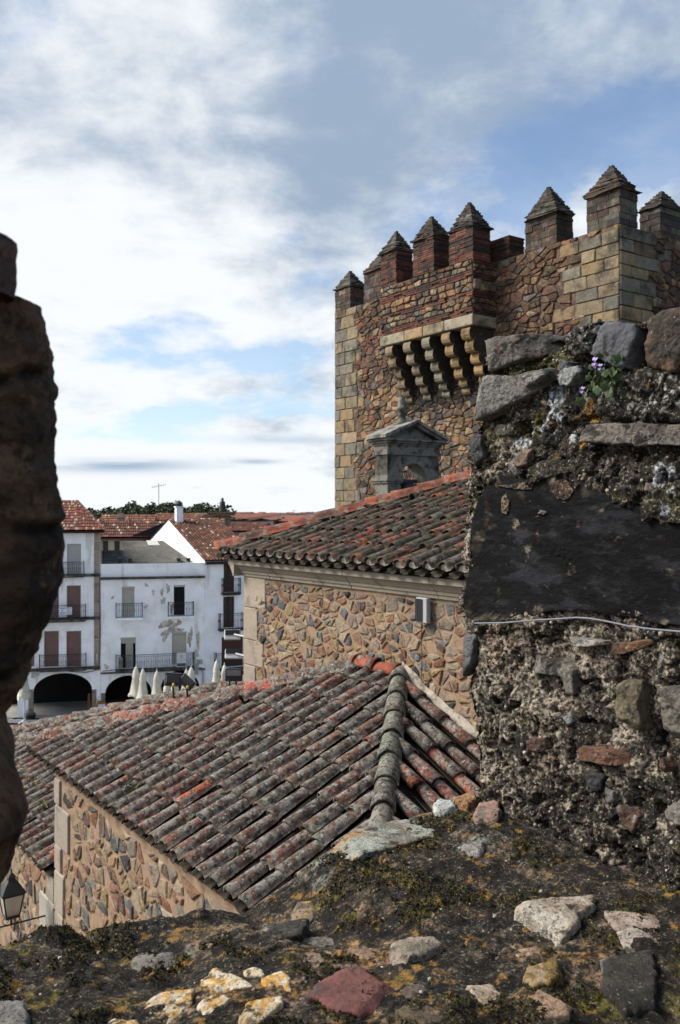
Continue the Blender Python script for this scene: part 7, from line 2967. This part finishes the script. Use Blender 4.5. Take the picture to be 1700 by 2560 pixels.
# moss cushions: thousands of tiny leaves
r = np.random.default_rng(8)
iu = r.integers(40, len(xs), 90000)
iv = r.integers(40, 285, 90000)
mm = SILL[3][iu, iv] > .7
pts = SILL[2][iu, iv][mm][:15000]
nn = len(pts)
d1 = r.normal(size=(nn, 3)) * .0013
d2 = r.normal(size=(nn, 3)) * .0013
up = np.stack([r.normal(size=nn) * .0015, r.normal(size=nn) * .0015, .0012 + .0028 * r.random(nn)], 1)
V = np.stack([pts + d1, pts + d2, pts - d1 - d2, pts + up], 1).reshape(-1, 3)
F = []
for i in range(nn):
    a = 4 * i
    F += [(a, a + 1, a + 3), (a + 1, a + 2, a + 3), (a + 2, a, a + 3)]
mc = np.array([(.040, .036, .009), (.026, .024, .009), (.070, .062, .012), (.018, .016, .009), (.13, .085, .016)])[r.integers(0, 5, nn)] * (.7 + .6 * r.random((nn, 1)))
tag(mk('moss', V, F, m_moss, None, False, col=np.repeat(mc, 4, 0), fr=K), 'olive and yellow-green moss cushions over the wall top', 'moss', kind='stuff')

# ---- the left merlon, very near and out of focus
sil = [(715, 112), (735, 112), (748, 112), (775, 112), (800, 112), (835, 112), (862, 124), (880, 128), (940, 130), (1000, 129), (1060, 128), (1140, 132), (1200, 140), (1240, 145), (1330, 149), (1360, 158), (1400, 163), (1450, 162),
       (1472, 152), (1500, 145), (1540, 133), (1580, 108), (1610, 90), (1640, 80), (1680, 66), (1710, 48), (1740, 22), (1764, -2), (1800, -16), (1845, -14), (1867, 0), (1926, 22), (1960, 46), (2015, 62), (2070, 50), (2110, 30), (2140, 8), (2170, -14), (2260, -8), (2330, -10), (2420, -20)]
LD = .597
CXl, CYl = -.62, .80


def sil_x(z):
    Y = CY - z / .605 * FPX
    X = np.interp(Y, [q[0] for q in sil], [q[1] for q in sil])
    return (X + 10 - CX) / FPX * .605


JOINTS = [-.29, -.118, .0, .092]
zz_ = np.concatenate([np.linspace(-.64, -.31, 120), np.linspace(-.308, .150, 200)])
an = np.linspace(0, 2 * math.pi, 190)
Zg, Ag = np.meshgrid(zz_, an, indexing='ij')
zf_, af_ = Zg.ravel(), Ag.ravel()
jn = np.zeros(len(zf_))
for jz in JOINTS:
    jn = np.maximum(jn, np.exp(-((zf_ - jz - .012 * np.sin(af_ * 3 + jz * 90)) / .0045) ** 2))
ax_ = sil_x(zf_) - CXl - jn * .004
bx_2 = .215 - jn * .008
ce = np.sign(np.cos(af_)) * np.abs(np.cos(af_)) ** (2 / 6.0)
se = np.sign(np.sin(af_)) * np.abs(np.sin(af_)) ** (2 / 6.0)
ax_ = ax_ * (1 - .03 * np.exp(-((.150 - zf_) / .006)))
for _ in range(4):
    qx, qy = CXl + ax_ * ce, CYl + bx_2 * se
    qx = qx - .42 * np.maximum(qy - .60, 0)
    pX = (CX + qx / qy * FPX).reshape(Zg.shape)
    row = pX.max(1)
    ys_ = qy.reshape(Zg.shape)[np.arange(len(zz_)), pX.argmax(1)]
    tgt = np.interp(CY - zz_ / ys_ * FPX, [q[0] for q in sil], [q[1] for q in sil])
    ax_ = ax_ + np.repeat((tgt - row) / FPX * .605, Zg.shape[1])
Pw = np.stack([CXl + ax_ * ce, CYl + bx_2 * se, zf_], 1)
blk = np.zeros(len(zf_), int)
for jz in JOINTS:
    blk += (zf_ > jz + .012 * np.sin(af_ * 3 + jz * 90)).astype(int)
h = fbm(Pw, 14, 4, .5, 71) * .007 + fbm(Pw, 50, 3, .6, 72) * .0055 + fbm(Pw * np.array([1, 1, 5.0]), 9, 3, .55, 73) * .006
Pw[:, 0] += ce * h - .42 * np.maximum(Pw[:, 1] - .60, 0)      # the embrasure splays outwards
Pw[:, 1] += se * h
n1, n2 = fbm(Pw * np.array([1, 1, 2.4]), 9, 4, .55, 74), fbm(Pw, 30, 4, .6, 75)
c = lerp((.16, .085, .05), (.035, .022, .015), sstep(n1 + .4 * n2, -.2, .25))
bc = np.array([(.10, .06, .04), (.19, .10, .055), (.07, .045, .032), (.16, .10, .06), (.21, .13, .08), (.09, .06, .045), (.15, .10, .07), (.20, .15, .11)])[np.clip(blk, 0, 7)]
c = c * .45 + bc * .40 * (1 + .8 * fbm(Pw, 26, 4, .6, 79)[:, None])
c = lerp(c, (.012, .010, .008), jn * .8)
c = lerp(c, (.20, .11, .06), sstep(fbm(Pw * np.array([1, 1, 4.0]), 7, 4, .6, 76), .22, .42) * .7)
nA, nZ = len(an), len(zz_)
F = grid_faces(nZ, nA)
base_i = (nZ - 1) * nA
F.append(tuple(range(base_i, base_i + nA)))
# express the merlon in the wall's own frame
Kv = np.stack([Pw[:, 0] * K.ex.x + Pw[:, 1] * K.ex.y, Pw[:, 0] * K.ey.x + Pw[:, 1] * K.ey.y, Pw[:, 2]], 1)
mk('merlon', Kv, F, m_dark, parapet, True, col=np.clip(c, .006, 1))


def w2k(p):
    return (p[0] * K.ex.x + p[1] * K.ex.y, p[0] * K.ey.x + p[1] * K.ey.y, p[2])


# small upright stone on top of it
tx = lambda X: (X - CX) / FPX * LD
tzz = lambda Y: -(Y - CY) / FPX * LD
V, F = [], []
pr = [(735, 20), (722, 22), (700, 26), (680, 25), (665, 26), (640, 24), (615, 28), (596, 26), (586, 16), (584, 0)]
n = 26
for Y, X in pr:
    rr = max(.004, abs(tx(X) - (-.262)))
    for k in range(n):
        a = 2 * math.pi * k / n
        V.append(w2k((-.262 + rr * math.cos(a) * (1 + .05 * math.sin(5 * a)), LD + rr * math.sin(a), tzz(Y))))
for i in range(len(pr) - 1):
    for k in range(n):
        a, b_ = i * n + k, i * n + (k + 1) % n
        F.append((a, b_, b_ + n, a + n))
F.append(tuple((len(pr) - 1) * n + k for k in range(n)))
mk('stone', V, F, m_dark, parapet, True, col=[(.13, .085, .075)] * len(V))['label'] = 'small upright stone on top of the near dark merlon'

# ---- wire and plant
wp = [(1168, 1556, -.02), (1200, 1556, .035), (1260, 1555, .036), (1330, 1549, .037), (1400, 1545, .037), (1440, 1542, .037), (1475, 1544, .038), (1520, 1552, .039), (1570, 1563, .040), (1630, 1571, .040), (1700, 1577, .040), (1800, 1583, .04), (1950, 1590, .04)]
pts = [K.hit(X, Y, 0, MX - d) for X, Y, d in wp]
V, F = tube(pts, [.0016] * len(pts), 8)
tag(mk('wire', V, F, m_wire, None, True, fr=K), 'pale grey metal wire strung across the merlon under the black slate', 'wire')

r = random.Random(12)
c0 = K.hit(1500, 950, 0, MX - .04)
pl = thing('flowering_plant', 'small round-leaved plant with two mauve flowers growing from the merlon joints', 'plant', c0, K)


def leaf_mesh(r):
    V, F = [(0, 0, .002)], []
    n = 20
    for k in range(n):
        a = 2 * math.pi * k / n
        q = 1 + .16 * math.cos(5 * a + math.pi) - .25 * (math.cos(a / 2) ** 40)
        V.append((q * math.cos(a), q * math.sin(a), -.16 * q + .05 * math.sin(5 * a)))
    for k in range(n):
        F.append((0, 1 + k, 1 + (k + 1) % n))
    c = [(.05, .085, .035)] + [(.075, .12, .05)] * n
    return mesh('leaf', V, F, m_plant, True, c)


LM = leaf_mesh(r)
for (X, Y, s) in [(1498, 888, 11), (1512, 880, 8), (1520, 940, 13), (1500, 952, 12), (1532, 925, 9), (1480, 958, 11), (1470, 942, 8), (1510, 962, 12), (1492, 972, 12), (1525, 975, 9), (1470, 968, 9), (1488, 935, 10),
                  (1540, 895, 14), (1548, 912, 13), (1532, 902, 9), (1552, 890, 10), (1462, 985, 9), (1450, 1002, 13)] + [(1508 + r.gauss(0, 20), 935 + r.gauss(0, 30), 6 + 6 * r.random()) for _ in range(34)] + [ (1480, 985, 8), (1505, 925, 9), (1515, 905, 8), (1478, 915, 8)]:
    q = K.hit(X, Y, 0, MX - .045 - .015 * r.random())
    dpt = K.w(q).y
    sc = s / FPX * dpt * 1.0
    o = place('leaf', LM, pl, q, (r.gauss(0, .45), -math.pi / 2 + r.gauss(0, .45), r.gauss(0, .6)), (sc, sc, sc))
g = G()
for (X, Y) in [(1498, 905), (1520, 940), (1490, 905), (1452, 980), (1545, 900), (1480, 958), (1450, 1000), (1495, 970)]:
    a, b_ = K.hit(1505, 945, 0, MX - .02), K.hit(X, Y, 0, MX - .05)
    m = [(a[i] + b_[i]) / 2 for i in range(3)]
    m[0] -= .008
    g.tube([a, m, b_], .0007, 4)
g.obj('stems', M('stem', (.10, .06, .03), .2, 30, bump=None), pl)
for (X, Y, s) in ((1488, 905, 13), (1502, 918, 10), (1458, 975, 10)):
    q = np.array(K.hit(X, Y, 0, MX - .062))
    sc = s / FPX * 1.7
    V, F = [], []
    for k, (a, l) in enumerate(((80, 1.0), (120, .95), (215, .8), (270, .95), (325, .8))):
        b0 = len(V)
        an_ = R(a)
        for (u, v) in ((0, 0), (.5, .26), (.95, .22), (1.05, 0), (.95, -.22), (.5, -.26)):
            yy_, zz2 = (u * math.cos(an_) - v * math.sin(an_)) * l * sc, (u * math.sin(an_) + v * math.cos(an_)) * l * sc
            V.append(tuple(q + np.array([-.004 * math.sin(u * 3), yy_, zz2])))
        F.append(tuple(range(b0, b0 + 6)))
    fo = mk('flower', V, F, m_plant, pl, False, col=[(.42, .33, .66)] * len(V))
# darkness of the gap between the slate block and the brown block is real depth: nothing is placed there
